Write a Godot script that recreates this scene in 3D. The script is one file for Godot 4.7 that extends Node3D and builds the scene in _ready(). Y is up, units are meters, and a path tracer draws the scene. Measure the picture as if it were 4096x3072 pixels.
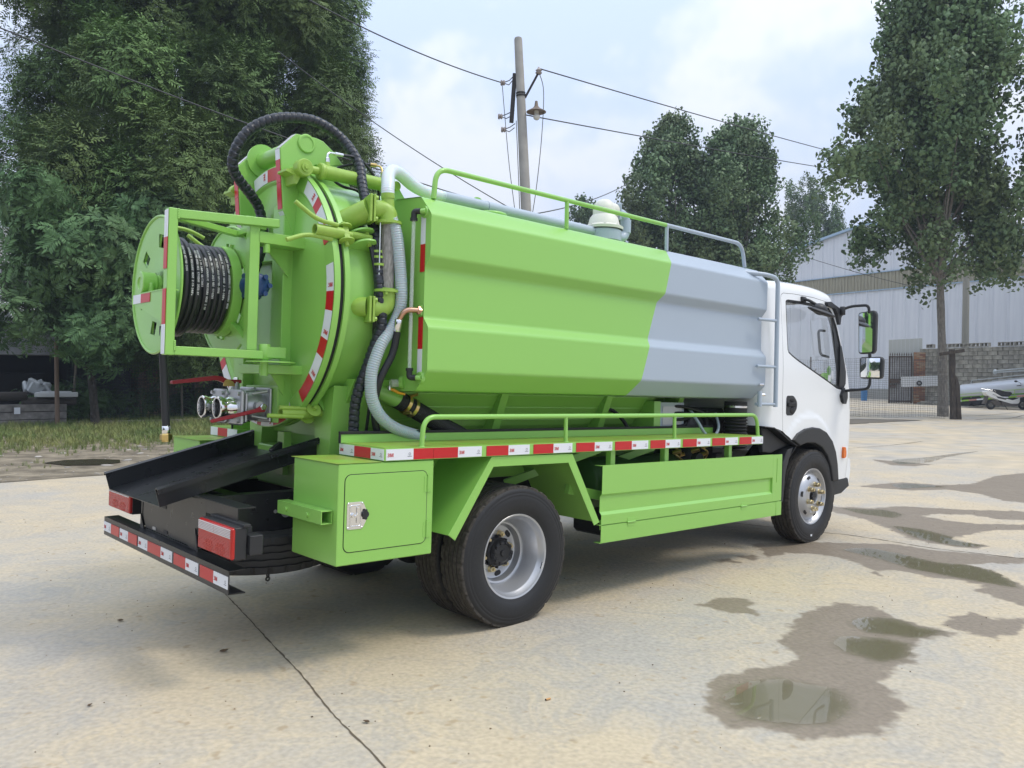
extends Node3D

# ---------------------------------------------------------------- mesh building
class MB:
	var v := PackedVector3Array()
	var n := PackedVector3Array()
	var u := PackedVector2Array()
	var c := PackedColorArray()
	var tint = null

	func tri(a: Vector3, b: Vector3, d: Vector3, na: Vector3, nb: Vector3, nd: Vector3, ua := Vector2(), ub := Vector2(), ud := Vector2()) -> void:
		if (b - a).cross(d - a).dot(na + nb + nd) > 0.0:
			v.append(a); v.append(d); v.append(b)
			n.append(na); n.append(nd); n.append(nb)
			u.append(ua); u.append(ud); u.append(ub)
		else:
			v.append(a); v.append(b); v.append(d)
			n.append(na); n.append(nb); n.append(nd)
			u.append(ua); u.append(ub); u.append(ud)
		if tint != null:
			c.append(tint); c.append(tint); c.append(tint)

	func flat(a: Vector3, b: Vector3, d: Vector3) -> void:
		var nn := (d - a).cross(b - a).normalized()
		tri(a, b, d, nn, nn, nn)

	func quad(a: Vector3, b: Vector3, d: Vector3, e: Vector3, nn := Vector3.ZERO) -> MB:
		if nn == Vector3.ZERO:
			nn = (d - a).cross(b - a).normalized()
		tri(a, b, d, nn, nn, nn, Vector2(0, 0), Vector2(1, 0), Vector2(1, 1))
		tri(a, d, e, nn, nn, nn, Vector2(0, 0), Vector2(1, 1), Vector2(0, 1))
		return self

	func quadn(a: Vector3, b: Vector3, d: Vector3, e: Vector3, na: Vector3, nb: Vector3, nd: Vector3, ne: Vector3) -> void:
		tri(a, b, d, na, nb, nd)
		tri(a, d, e, na, nd, ne)

	# box with softened edges
	func box(at: Vector3, size: Vector3, bevel := 0.0, bs := Basis()) -> MB:
		var h := size * 0.5
		bevel = minf(bevel, minf(h.x, minf(h.y, h.z)) * 0.9)
		var i := h - Vector3(bevel, bevel, bevel)
		for ax in 3:
			for s: float in [-1.0, 1.0]:
				var nn := Vector3.ZERO
				nn[ax] = s
				var b1: int = (ax + 1) % 3
				var b2: int = (ax + 2) % 3
				var q: Array[Vector3] = []
				for k: Array in [[-1, -1], [1, -1], [1, 1], [-1, 1]]:
					var p := Vector3.ZERO
					p[ax] = s * h[ax]
					p[b1] = k[0] * i[b1]
					p[b2] = k[1] * i[b2]
					q.append(at + bs * p)
				quad(q[0], q[1], q[2], q[3], bs * nn)
		if bevel <= 0.0:
			return self
		for ax in 3:
			var b1: int = (ax + 1) % 3
			var b2: int = (ax + 2) % 3
			for s1: float in [-1.0, 1.0]:
				for s2: float in [-1.0, 1.0]:
					var p: Array[Vector3] = []
					var nn: Array[Vector3] = []
					for k: Array in [[-1, 0], [1, 0], [1, 1], [-1, 1]]:
						var w := Vector3.ZERO
						w[ax] = k[0] * i[ax]
						w[b1] = s1 * (h[b1] if k[1] == 0 else i[b1])
						w[b2] = s2 * (i[b2] if k[1] == 0 else h[b2])
						p.append(at + bs * w)
						var m := Vector3.ZERO
						if k[1] == 0: m[b1] = s1
						else: m[b2] = s2
						nn.append(bs * m)
					quadn(p[0], p[1], p[2], p[3], nn[0], nn[1], nn[2], nn[3])
		for sx: float in [-1.0, 1.0]:
			for sy: float in [-1.0, 1.0]:
				for sz: float in [-1.0, 1.0]:
					tri(at + bs * Vector3(sx * h.x, sy * i.y, sz * i.z), at + bs * Vector3(sx * i.x, sy * h.y, sz * i.z), at + bs * Vector3(sx * i.x, sy * i.y, sz * h.z),
						bs * Vector3(sx, 0, 0), bs * Vector3(0, sy, 0), bs * Vector3(0, 0, sz))
		return self

	# box between two corners
	func bx(x0: float, x1: float, y0: float, y1: float, z0: float, z1: float, bevel := 0.004) -> MB:
		return box(Vector3(x0 + x1, y0 + y1, z0 + z1) * 0.5, Vector3(absf(x1 - x0), absf(y1 - y0), absf(z1 - z0)), bevel)

	# square bar from a to b
	func bar(a: Vector3, b: Vector3, w: float, hh: float, bevel := 0.003, upv := Vector3.UP) -> MB:
		var d := (b - a).normalized()
		var s := d.cross(upv)
		if s.length() < 0.01:
			s = d.cross(Vector3.RIGHT)
		s = s.normalized()
		return box((a + b) * 0.5, Vector3((b - a).length(), hh, w), bevel, Basis(d, s.cross(d).normalized(), s))

	static func frame(d: Vector3) -> Array:
		var a := d.cross(Vector3.UP)
		if a.length() < 0.05:
			a = d.cross(Vector3.RIGHT)
		a = a.normalized()
		return [a, d.cross(a).normalized()]

	# profile points are (radius, along); sharp corners are split
	func lathe(o: Vector3, axis: Vector3, prof: Array, seg := 24, a0 := 0.0, a1 := TAU, sharp := 0.6) -> MB:
		axis = axis.normalized()
		var f := frame(axis)
		var e1: Vector3 = f[0]
		var e2: Vector3 = f[1]
		var m := prof.size()
		var nrm: Array = []
		for k in m - 1:
			var d: Vector2 = prof[k + 1] - prof[k]
			nrm.append(Vector2(d.y, -d.x).normalized())
		for k in m - 1:
			var p: Vector2 = prof[k]
			var q: Vector2 = prof[k + 1]
			if p.distance_to(q) < 1e-6:
				continue
			var np: Vector2 = nrm[k]
			var nq: Vector2 = nrm[k]
			if k > 0 and absf(nrm[k - 1].angle_to(nrm[k])) < sharp: np = (nrm[k - 1] + nrm[k]).normalized()
			if k < m - 2 and absf(nrm[k + 1].angle_to(nrm[k])) < sharp: nq = (nrm[k + 1] + nrm[k]).normalized()
			for j in seg:
				var t0 := a0 + (a1 - a0) * j / seg
				var t1 := a0 + (a1 - a0) * (j + 1) / seg
				var r0 := e1 * cos(t0) + e2 * sin(t0)
				var r1 := e1 * cos(t1) + e2 * sin(t1)
				var A := o + r0 * p.x + axis * p.y
				var B := o + r1 * p.x + axis * p.y
				var Cc := o + r1 * q.x + axis * q.y
				var D := o + r0 * q.x + axis * q.y
				var n0 := r0 * np.x + axis * np.y
				var n1 := r1 * np.x + axis * np.y
				var n2 := r1 * nq.x + axis * nq.y
				var n3 := r0 * nq.x + axis * nq.y
				if p.x > 1e-6: tri(A, B, Cc, n0, n1, n2)
				if q.x > 1e-6: tri(A, Cc, D, n0, n2, n3)
		return self

	func cyl(a: Vector3, b: Vector3, r0: float, r1 := -1.0, seg := 16, bevel := 0.0) -> MB:
		if r1 < 0.0: r1 = r0
		var l := (b - a).length()
		var pr: Array = [Vector2(0, 0)]
		if bevel > 0.0:
			pr.append_array([Vector2(r0 - bevel, 0), Vector2(r0, bevel), Vector2(r1, l - bevel), Vector2(r1 - bevel, l)])
		else:
			pr.append_array([Vector2(r0, 0), Vector2(r1, l)])
		pr.append(Vector2(0, l))
		return lathe(a, b - a, pr, seg, 0.0, TAU, 0.9 if bevel > 0.0 else 0.5)

	func hexn(a: Vector3, b: Vector3, r: float) -> MB:
		var l := (b - a).length()
		return lathe_flat(a, b - a, [Vector2(0, 0), Vector2(r, 0), Vector2(r, l * 0.85), Vector2(r * 0.85, l), Vector2(0, l)], 6)

	func lathe_flat(o: Vector3, axis: Vector3, prof: Array, seg: int) -> MB:
		axis = axis.normalized()
		var f := frame(axis)
		for k in prof.size() - 1:
			for j in seg:
				var t0 := TAU * j / seg
				var t1 := TAU * (j + 1) / seg
				var r0: Vector3 = f[0] * cos(t0) + f[1] * sin(t0)
				var r1: Vector3 = f[0] * cos(t1) + f[1] * sin(t1)
				var p: Vector2 = prof[k]
				var q: Vector2 = prof[k + 1]
				var A := o + r0 * p.x + axis * p.y
				var B := o + r1 * p.x + axis * p.y
				var Cc := o + r1 * q.x + axis * q.y
				var D := o + r0 * q.x + axis * q.y
				var nn := (B - A).cross(D - A)
				if nn.length() < 1e-9: nn = (Cc - B).cross(D - B)
				nn = nn.normalized()
				var outw := (r0 + r1) * (q.y - p.y) * 0.5 + axis * (p.x - q.x)
				if nn.dot(outw) < 0: nn = -nn
				tri(A, B, Cc, nn, nn, nn)
				tri(A, Cc, D, nn, nn, nn)
		return self

	# tube along points; r is a number or one radius per point
	func tube(pts: Array, r, seg := 10, closed := true) -> MB:
		var m := pts.size()
		var prev_d: Vector3 = (pts[1] - pts[0]).normalized()
		var f := frame(prev_d)
		var e1: Vector3 = f[0]
		var ring0: Array = []
		for k in m:
			var d: Vector3
			if k == 0: d = prev_d
			elif k == m - 1: d = (pts[k] - pts[k - 1]).normalized()
			else: d = ((pts[k] - pts[k - 1]).normalized() + (pts[k + 1] - pts[k]).normalized()).normalized()
			e1 = (e1 - d * e1.dot(d)).normalized()
			var e2 := d.cross(e1)
			var rr: float = r[k] if r is Array or r is PackedFloat32Array else r
			var slope := 0.0
			if r is Array or r is PackedFloat32Array:
				var k0 := maxi(k - 1, 0)
				var k1 := mini(k + 1, m - 1)
				slope = (r[k1] - r[k0]) / maxf((pts[k1] - pts[k0]).length(), 1e-5)
			var ring: Array = []
			for j in seg:
				var t := TAU * j / seg
				var q := e1 * cos(t) + e2 * sin(t)
				ring.append([pts[k] + q * rr, (q - d * slope).normalized()])
			if k > 0:
				for j in seg:
					var j2 := (j + 1) % seg
					quadn(ring0[j][0], ring0[j2][0], ring[j2][0], ring[j][0], ring0[j][1], ring0[j2][1], ring[j2][1], ring[j][1])
			if closed and (k == 0 or k == m - 1):
				var nn := -d if k == 0 else d
				for j in seg:
					tri(pts[k], ring[j][0], ring[(j + 1) % seg][0], nn, nn, nn)
			ring0 = ring
		return self

	# polygon in the xy plane of xf, pushed along its z from z0 to z1
	func extr(poly: PackedVector2Array, z0: float, z1: float, xf := Transform3D(), bevel := 0.0) -> MB:
		var idx := Geometry2D.triangulate_polygon(poly)
		var inner := poly
		if bevel > 0.0:
			var off := Geometry2D.offset_polygon(poly, -bevel, Geometry2D.JOIN_MITER)
			if off.size() == 1 and off[0].size() == poly.size(): inner = off[0]
			else: bevel = 0.0
			if bevel > 0.0:
				# start both rings at matching corners
				var best := 0
				for k in inner.size():
					if inner[k].distance_to(poly[0]) < inner[best].distance_to(poly[0]): best = k
				var turned := PackedVector2Array()
				var same := Geometry2D.is_polygon_clockwise(inner) == Geometry2D.is_polygon_clockwise(poly)
				for k in inner.size(): turned.append(inner[(best + (k if same else -k) + inner.size()) % inner.size()])
				inner = turned
				idx = Geometry2D.triangulate_polygon(inner)
		var dz := bevel * signf(z1 - z0)
		for k in range(0, idx.size(), 3):
			for s in 2:
				var zz := z0 if s == 0 else z1
				var nn := xf.basis * Vector3(0, 0, -1 if (s == 0) == (z1 > z0) else 1)
				var P: Array[Vector3] = []
				for w in 3: P.append(xf * Vector3(inner[idx[k + w]].x, inner[idx[k + w]].y, zz))
				tri(P[0], P[1], P[2], nn, nn, nn)
		var m := poly.size()
		var cw := Geometry2D.is_polygon_clockwise(poly)
		for k in m:
			var a := poly[k]
			var b := poly[(k + 1) % m]
			var e := (b - a).normalized()
			var on := Vector2(e.y, -e.x) if not cw else Vector2(-e.y, e.x)
			var nn := xf.basis * Vector3(on.x, on.y, 0)
			quad(xf * Vector3(a.x, a.y, z0 + dz), xf * Vector3(b.x, b.y, z0 + dz), xf * Vector3(b.x, b.y, z1 - dz), xf * Vector3(a.x, a.y, z1 - dz), nn)
			if bevel > 0.0:
				var ia := inner[k]
				var ib := inner[(k + 1) % m]
				for s in 2:
					var zf := z0 if s == 0 else z1
					var zs := z0 + dz if s == 0 else z1 - dz
					var fn := xf.basis * Vector3(0, 0, -1 if (s == 0) == (z1 > z0) else 1)
					quadn(xf * Vector3(a.x, a.y, zs), xf * Vector3(b.x, b.y, zs), xf * Vector3(ib.x, ib.y, zf), xf * Vector3(ia.x, ia.y, zf), nn, nn, fn, fn)
		return self

	# thin bent sheet: an open profile in xy of xf, given a thickness, from z0 to z1
	func sheet(prof: Array, th: float, z0: float, z1: float, xf := Transform3D()) -> MB:
		var m := prof.size()
		var left := PackedVector2Array()
		var right := PackedVector2Array()
		for k in m:
			var d: Vector2
			if k == 0: d = (prof[1] - prof[0]).normalized()
			elif k == m - 1: d = (prof[k] - prof[k - 1]).normalized()
			else:
				var d0: Vector2 = (prof[k] - prof[k - 1]).normalized()
				var d1: Vector2 = (prof[k + 1] - prof[k]).normalized()
				d = (d0 + d1).normalized()
				d /= maxf(0.4, d.dot(d0))
			var o := Vector2(-d.y, d.x) * th * 0.5
			left.append(prof[k] + o)
			right.append(prof[k] - o)
		for k in m - 1:
			var e: Vector2 = (prof[k + 1] - prof[k]).normalized()
			var nn := xf.basis * Vector3(-e.y, e.x, 0)
			for s in 2:
				var L := left if s == 0 else right
				var q := nn if s == 0 else -nn
				quad(xf * Vector3(L[k].x, L[k].y, z0), xf * Vector3(L[k + 1].x, L[k + 1].y, z0), xf * Vector3(L[k + 1].x, L[k + 1].y, z1), xf * Vector3(L[k].x, L[k].y, z1), q)
			for zz: float in [z0, z1]:
				var en := xf.basis * Vector3(0, 0, -1 if (zz == z0) == (z1 > z0) else 1)
				quad(xf * Vector3(left[k].x, left[k].y, zz), xf * Vector3(left[k + 1].x, left[k + 1].y, zz), xf * Vector3(right[k + 1].x, right[k + 1].y, zz), xf * Vector3(right[k].x, right[k].y, zz), en)
		for k: int in [0, m - 1]:
			var e: Vector2 = (prof[1] - prof[0]).normalized() if k == 0 else (prof[k] - prof[k - 1]).normalized()
			var nn := xf.basis * (Vector3(e.x, e.y, 0) * (-1.0 if k == 0 else 1.0))
			quad(xf * Vector3(left[k].x, left[k].y, z0), xf * Vector3(right[k].x, right[k].y, z0), xf * Vector3(right[k].x, right[k].y, z1), xf * Vector3(left[k].x, left[k].y, z1), nn)
		return self

	func ball(at: Vector3, r: Vector3, seg := 16, rings := 10, bs := Basis()) -> MB:
		for k in rings:
			for j in seg:
				var P: Array[Vector3] = []
				var N: Array[Vector3] = []
				for w: Array in [[0, 0], [1, 0], [1, 1], [0, 1]]:
					var th: float = PI * (k + w[1]) / rings
					var ph: float = TAU * (j + w[0]) / seg
					var d := Vector3(sin(th) * cos(ph), cos(th), sin(th) * sin(ph))
					P.append(at + bs * (d * r))
					N.append((bs * (d / r)).normalized())
				if k > 0: tri(P[0], P[1], P[2], N[0], N[1], N[2])
				if k < rings - 1: tri(P[0], P[2], P[3], N[0], N[2], N[3])
		return self

	func torus(at: Vector3, axis: Vector3, R: float, r: float, seg := 24, rs := 8) -> MB:
		var f := frame(axis.normalized())
		var pts: Array = []
		for k in seg + 1:
			pts.append(at + (f[0] * cos(TAU * k / seg) + f[1] * sin(TAU * k / seg)) * R)
		return tube(pts, r, rs, false)

	# smooth surface from a grid of points
	func patch(g: Array) -> MB:
		var a := g.size()
		var b: int = g[0].size()
		var N: Array = []
		for i in a:
			var row: Array = []
			for j in b:
				var du: Vector3 = g[mini(i + 1, a - 1)][j] - g[maxi(i - 1, 0)][j]
				var dv: Vector3 = g[i][mini(j + 1, b - 1)] - g[i][maxi(j - 1, 0)]
				row.append(du.cross(dv).normalized())
			N.append(row)
		for i in a - 1:
			for j in b - 1:
				quadn(g[i][j], g[i + 1][j], g[i + 1][j + 1], g[i][j + 1], N[i][j], N[i + 1][j], N[i + 1][j + 1], N[i][j + 1])
		return self

	# polygon with holes laid over a surface: each small cell is cut in 2-D and lifted by fn(Vector2) -> Vector3
	func drape(outline: PackedVector2Array, holes: Array, cell: float, fn: Callable) -> MB:
		var lo := outline[0]
		var hi := outline[0]
		for p in outline:
			lo = lo.min(p)
			hi = hi.max(p)
		var nx := int(ceil((hi.x - lo.x) / cell))
		var ny := int(ceil((hi.y - lo.y) / cell))
		for i in nx:
			for j in ny:
				var o := lo + Vector2(i, j) * cell + Vector2(0.00013, 0.00017)
				var sq := PackedVector2Array([o, o + Vector2(cell, 0), o + Vector2(cell, cell), o + Vector2(0, cell)])
				var parts := Geometry2D.intersect_polygons(sq, outline)
				for h: PackedVector2Array in holes:
					var nxt: Array[PackedVector2Array] = []
					for q in parts:
						for w in Geometry2D.clip_polygons(q, h):
							if not Geometry2D.is_polygon_clockwise(w): nxt.append(w)
					parts = nxt
				for q in parts:
					var idx := Geometry2D.triangulate_polygon(q)
					for k in range(0, idx.size(), 3):
						var P: Array[Vector3] = []
						var N: Array[Vector3] = []
						for w in 3:
							var s := q[idx[k + w]]
							P.append(fn.call(s))
							var e := 0.004
							N.append((fn.call(s + Vector2(e, 0)) - fn.call(s - Vector2(e, 0))).cross(fn.call(s + Vector2(0, e)) - fn.call(s - Vector2(0, e))).normalized())
						tri(P[0], P[1], P[2], N[0], N[1], N[2])
		return self

	func add(o: MB, xf := Transform3D()) -> MB:
		for k in o.v.size():
			v.append(xf * o.v[k])
			n.append((xf.basis * o.n[k]).normalized())
			u.append(o.u[k])
			if tint != null: c.append(tint)
		return self

	func mesh() -> ArrayMesh:
		var arr := []
		arr.resize(Mesh.ARRAY_MAX)
		arr[Mesh.ARRAY_VERTEX] = v
		arr[Mesh.ARRAY_NORMAL] = n
		arr[Mesh.ARRAY_TEX_UV] = u
		if c.size() == v.size() and c.size() > 0: arr[Mesh.ARRAY_COLOR] = c
		var m := ArrayMesh.new()
		m.add_surface_from_arrays(Mesh.PRIMITIVE_TRIANGLES, arr)
		return m


func mb() -> MB:
	return MB.new()

func V(x: float, y: float, z: float) -> Vector3:
	return Vector3(x, y, z)

func smooth(pts: Array, per := 8) -> Array:          # Catmull-Rom through the points
	var o: Array = []
	for k in pts.size() - 1:
		var a: Vector3 = pts[maxi(k - 1, 0)]
		var b: Vector3 = pts[k]
		var c: Vector3 = pts[k + 1]
		var d: Vector3 = pts[mini(k + 2, pts.size() - 1)]
		for j in per:
			o.append(b.cubic_interpolate(c, a, d, float(j) / per))
	o.append(pts[-1])
	return o

func even(pts: Array, step: float) -> Array:          # the same line, points at equal steps
	var o: Array = [pts[0]]
	var left := step
	for k in pts.size() - 1:
		var a: Vector3 = pts[k]
		var b: Vector3 = pts[k + 1]
		var l := a.distance_to(b)
		var at := left
		while at <= l:
			o.append(a.lerp(b, at / l))
			at += step
		left = at - l
	return o

func bend(pts: Array, r: float, per := 6) -> Array:   # straight runs with rounded corners
	var o: Array = [pts[0]]
	for k in range(1, pts.size() - 1):
		var p: Vector3 = pts[k]
		var a: Vector3 = (pts[k - 1] - p).normalized()
		var b: Vector3 = (pts[k + 1] - p).normalized()
		var l := minf(r, minf((pts[k - 1] - p).length(), (pts[k + 1] - p).length()) * 0.49)
		for j in per + 1:
			var t := float(j) / per
			o.append((p + a * l).lerp(p, t).lerp(p.lerp(p + b * l, t), t))
	o.append(pts[-1])
	return o

func rrect(x0: float, y0: float, x1: float, y1: float, r: float, seg := 5) -> PackedVector2Array:
	var o := PackedVector2Array()
	for q: Array in [[x1 - r, y0 + r, -PI / 2], [x1 - r, y1 - r, 0.0], [x0 + r, y1 - r, PI / 2], [x0 + r, y0 + r, PI]]:
		for k in seg + 1:
			var t: float = q[2] + PI / 2 * k / seg
			o.append(Vector2(q[0] + r * cos(t), q[1] + r * sin(t)))
	return o

func round_poly(p: Array, r: float, seg := 5) -> PackedVector2Array:
	var o := PackedVector2Array()
	for k in p.size():
		var c: Vector2 = p[k]
		var a: Vector2 = p[(k - 1 + p.size()) % p.size()]
		var b: Vector2 = p[(k + 1) % p.size()]
		var l := minf(r, minf(a.distance_to(c), b.distance_to(c)) * 0.45)
		var s := c + (a - c).normalized() * l
		var e := c + (b - c).normalized() * l
		for j in seg + 1:
			var t := float(j) / seg
			o.append(s.lerp(c, t).lerp(c.lerp(e, t), t))
	return o

func ccw(p: PackedVector2Array) -> PackedVector2Array:
	if Geometry2D.is_polygon_clockwise(p):
		p.reverse()
	return p

# ---------------------------------------------------------------- objects
var taken := {}

func numbered(called: String) -> String:
	var k: int = taken.get(called, 0)
	taken[called] = k + 1
	return called if k == 0 else "%s_%03d" % [called, k]

func thing(called: String, label: String, category: String, at := Vector3.ZERO, group := "") -> Node3D:
	var o := Node3D.new()
	o.name = numbered(called)
	add_child(o)
	o.position = at
	tag(o, label, category, group)
	return o

func tag(o: Node, label: String, category: String, group := "") -> void:
	o.set_meta("label", label)
	o.set_meta("category", category)
	if group != "": o.set_meta("group", group)

func put(called: String, m, mat: Material, parent: Node = null) -> MeshInstance3D:
	var o := MeshInstance3D.new()
	o.mesh = m.mesh() if m is MB else m
	o.material_override = mat
	if parent == null:
		o.name = numbered(called)
		add_child(o)
	else:
		var k := 0
		var nm := called
		while parent.has_node(NodePath(nm)):
			k += 1
			nm = "%s_%03d" % [called, k]
		o.name = nm
		parent.add_child(o)
	return o

func struct(called: String, m, mat: Material) -> MeshInstance3D:
	var o := put(called, m, mat)
	o.set_meta("kind", "structure")
	return o

func stuff(o: Node, label := "") -> void:
	o.set_meta("kind", "stuff")
	if label != "": o.set_meta("label", label)

func scatter(called: String, m: ArrayMesh, mat: Material, xfs: Array, cols: Array, parent: Node = null) -> MultiMeshInstance3D:
	var mm := MultiMesh.new()
	mm.transform_format = MultiMesh.TRANSFORM_3D
	mm.use_colors = cols.size() > 0
	mm.mesh = m
	mm.instance_count = xfs.size()
	for k in xfs.size():
		mm.set_instance_transform(k, xfs[k])
		if cols.size() > 0: mm.set_instance_color(k, cols[k])
	var o := MultiMeshInstance3D.new()
	o.multimesh = mm
	o.material_override = mat
	if parent == null:
		o.name = numbered(called)
		add_child(o)
	else:
		o.name = called
		parent.add_child(o, true)
	o.set_meta("kind", "stuff")
	return o

# ---------------------------------------------------------------- materials (colours given as linear values)
var M := {}

func lin(r: float, g: float, b: float) -> Color:
	return Color(r, g, b).linear_to_srgb()

func mat(key: String, col: Color, rough := 0.6, metal := 0.0) -> StandardMaterial3D:
	if M.has(key): return M[key]
	var m := StandardMaterial3D.new()
	m.resource_name = key
	m.albedo_color = col.linear_to_srgb()
	m.roughness = rough
	m.metallic = metal
	M[key] = m
	return m

func noise_tex(f: float, seed_: int, lo: Color, hi: Color, kind := FastNoiseLite.TYPE_SIMPLEX_SMOOTH, oct := 4, size := 256, warp := 0.0, mid = null) -> NoiseTexture2D:
	var n := FastNoiseLite.new()
	n.noise_type = kind
	n.seed = seed_
	n.frequency = f
	n.fractal_octaves = oct
	if warp > 0.0:
		n.domain_warp_enabled = true
		n.domain_warp_amplitude = warp
		n.domain_warp_frequency = f * 0.8
	var t := NoiseTexture2D.new()
	t.width = size
	t.height = size
	t.seamless = true
	t.noise = n
	var g := Gradient.new()
	g.set_color(0, lo.linear_to_srgb())
	g.set_color(1, hi.linear_to_srgb())
	if mid != null: g.add_point(0.5, (mid as Color).linear_to_srgb())
	t.color_ramp = g
	return t

func grey_tex(f: float, seed_: int, lo: float, hi: float, oct := 4, size := 256) -> NoiseTexture2D:
	var t := noise_tex(f, seed_, Color(0, 0, 0), Color(1, 1, 1), FastNoiseLite.TYPE_SIMPLEX_SMOOTH, oct, size)
	var g := Gradient.new()
	g.set_color(0, Color(lo, lo, lo))
	g.set_color(1, Color(hi, hi, hi))
	t.color_ramp = g
	return t

func bump_tex(f: float, seed_: int, strength: float, oct := 4, size := 256, kind := FastNoiseLite.TYPE_SIMPLEX_SMOOTH) -> NoiseTexture2D:
	var n := FastNoiseLite.new()
	n.noise_type = kind
	n.seed = seed_
	n.frequency = f
	n.fractal_octaves = oct
	var t := NoiseTexture2D.new()
	t.width = size
	t.height = size
	t.seamless = true
	t.as_normal_map = true
	t.bump_strength = strength
	t.noise = n
	return t

func tri_map(m: StandardMaterial3D, scale: float, world := false) -> StandardMaterial3D:
	m.uv1_triplanar = true
	m.uv1_world_triplanar = world
	m.uv1_scale = Vector3.ONE * scale
	return m

# ---------------------------------------------------------------- the scene
var truck: Node3D
var rng := RandomNumberGenerator.new()

func _ready() -> void:
	rng.seed = 7
	setup_view()
	make_materials()
	build_ground()
	build_background()
	build_trees()
	build_truck()
	build_small_things()

func setup_view() -> void:
	var cam := Camera3D.new()
	cam.name = "camera"
	cam.fov = 50.306
	cam.near = 0.05
	cam.far = 900.0
	var fw := Vector3(0.67360321, -0.01262434, -0.73898535)
	var rt := Vector3(0.73909088, 0.00901454, 0.6735454)
	cam.transform = Transform3D(Basis(rt, rt.cross(fw), -fw), Vector3(-3.14000, 1.43046, 4.40573))
	add_child(cam)
	cam.current = true

	var sun := DirectionalLight3D.new()
	sun.name = "sun"
	sun.light_energy = 0.42
	sun.light_angular_distance = 14.0
	sun.light_color = Color(1.0, 0.965, 0.90)
	sun.shadow_enabled = true
	add_child(sun)
	sun.look_at_from_position(Vector3(6, 14, 7), Vector3.ZERO)

	var env := Environment.new()
	env.background_mode = Environment.BG_SKY
	var sky := Sky.new()
	var pan := PanoramaSkyMaterial.new()
	pan.panorama = ImageTexture.create_from_image(cloud_sky())
	sky.sky_material = pan
	env.sky = sky
	env.background_energy_multiplier = 1.0
	env.ambient_light_source = Environment.AMBIENT_SOURCE_SKY
	env.tonemap_mode = Environment.TONE_MAPPER_LINEAR
	env.tonemap_exposure = 1.22
	env.sdfgi_enabled = true
	env.ssao_enabled = true
	env.ssil_enabled = true
	env.fog_enabled = true
	env.fog_density = 0.0011
	env.fog_light_color = Color(0.83, 0.88, 0.95)
	var we := WorldEnvironment.new()
	we.name = "world"
	we.environment = env
	add_child(we)

# bright, thinly veiled sky: broad soft sheets of cloud, brighter towards the zenith as an overcast sky is
func cloud_sky() -> Image:
	var w := 1024
	var h := 512
	var n := FastNoiseLite.new()
	n.seed = 11
	n.noise_type = FastNoiseLite.TYPE_SIMPLEX_SMOOTH
	n.frequency = 1.15
	n.fractal_octaves = 5
	n.fractal_gain = 0.48
	n.domain_warp_enabled = true
	n.domain_warp_amplitude = 0.55
	n.domain_warp_frequency = 0.9
	var im := Image.create(w, h, false, Image.FORMAT_RGBF)
	for j in h:
		var up := PI * (0.5 - (j + 0.5) / h)
		var y := sin(up)
		var c := cos(up)
		for i in w:
			var a := TAU * (i + 0.5) / w
			if y < -0.02:
				im.set_pixel(i, j, Color(0.34, 0.33, 0.31))
				continue
			# a flat ceiling of cloud seen from below
			var k := 1.0 / (maxf(y, 0.0) + 0.18)
			var q := n.get_noise_3d(cos(a) * c * k, 3.0, sin(a) * c * k)
			var veil := clampf(0.5 + q * 1.15, 0.0, 1.0)
			var hor := pow(1.0 - clampf(y, 0.0, 1.0), 5.0)
			var blue := Color(0.56, 0.68, 0.93)
			var white := Color(0.78, 0.83, 0.93)
			var col := blue.lerp(white, smoothstep(0.1, 0.85, veil)).lerp(Color(0.76, 0.82, 0.93), hor * 0.8)
			var bright := 0.84 + 1.05 * pow(clampf(y, 0.0, 1.0), 1.6)
			im.set_pixel(i, j, Color(col.r * bright, col.g * bright, col.b * bright))
	return im

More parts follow.
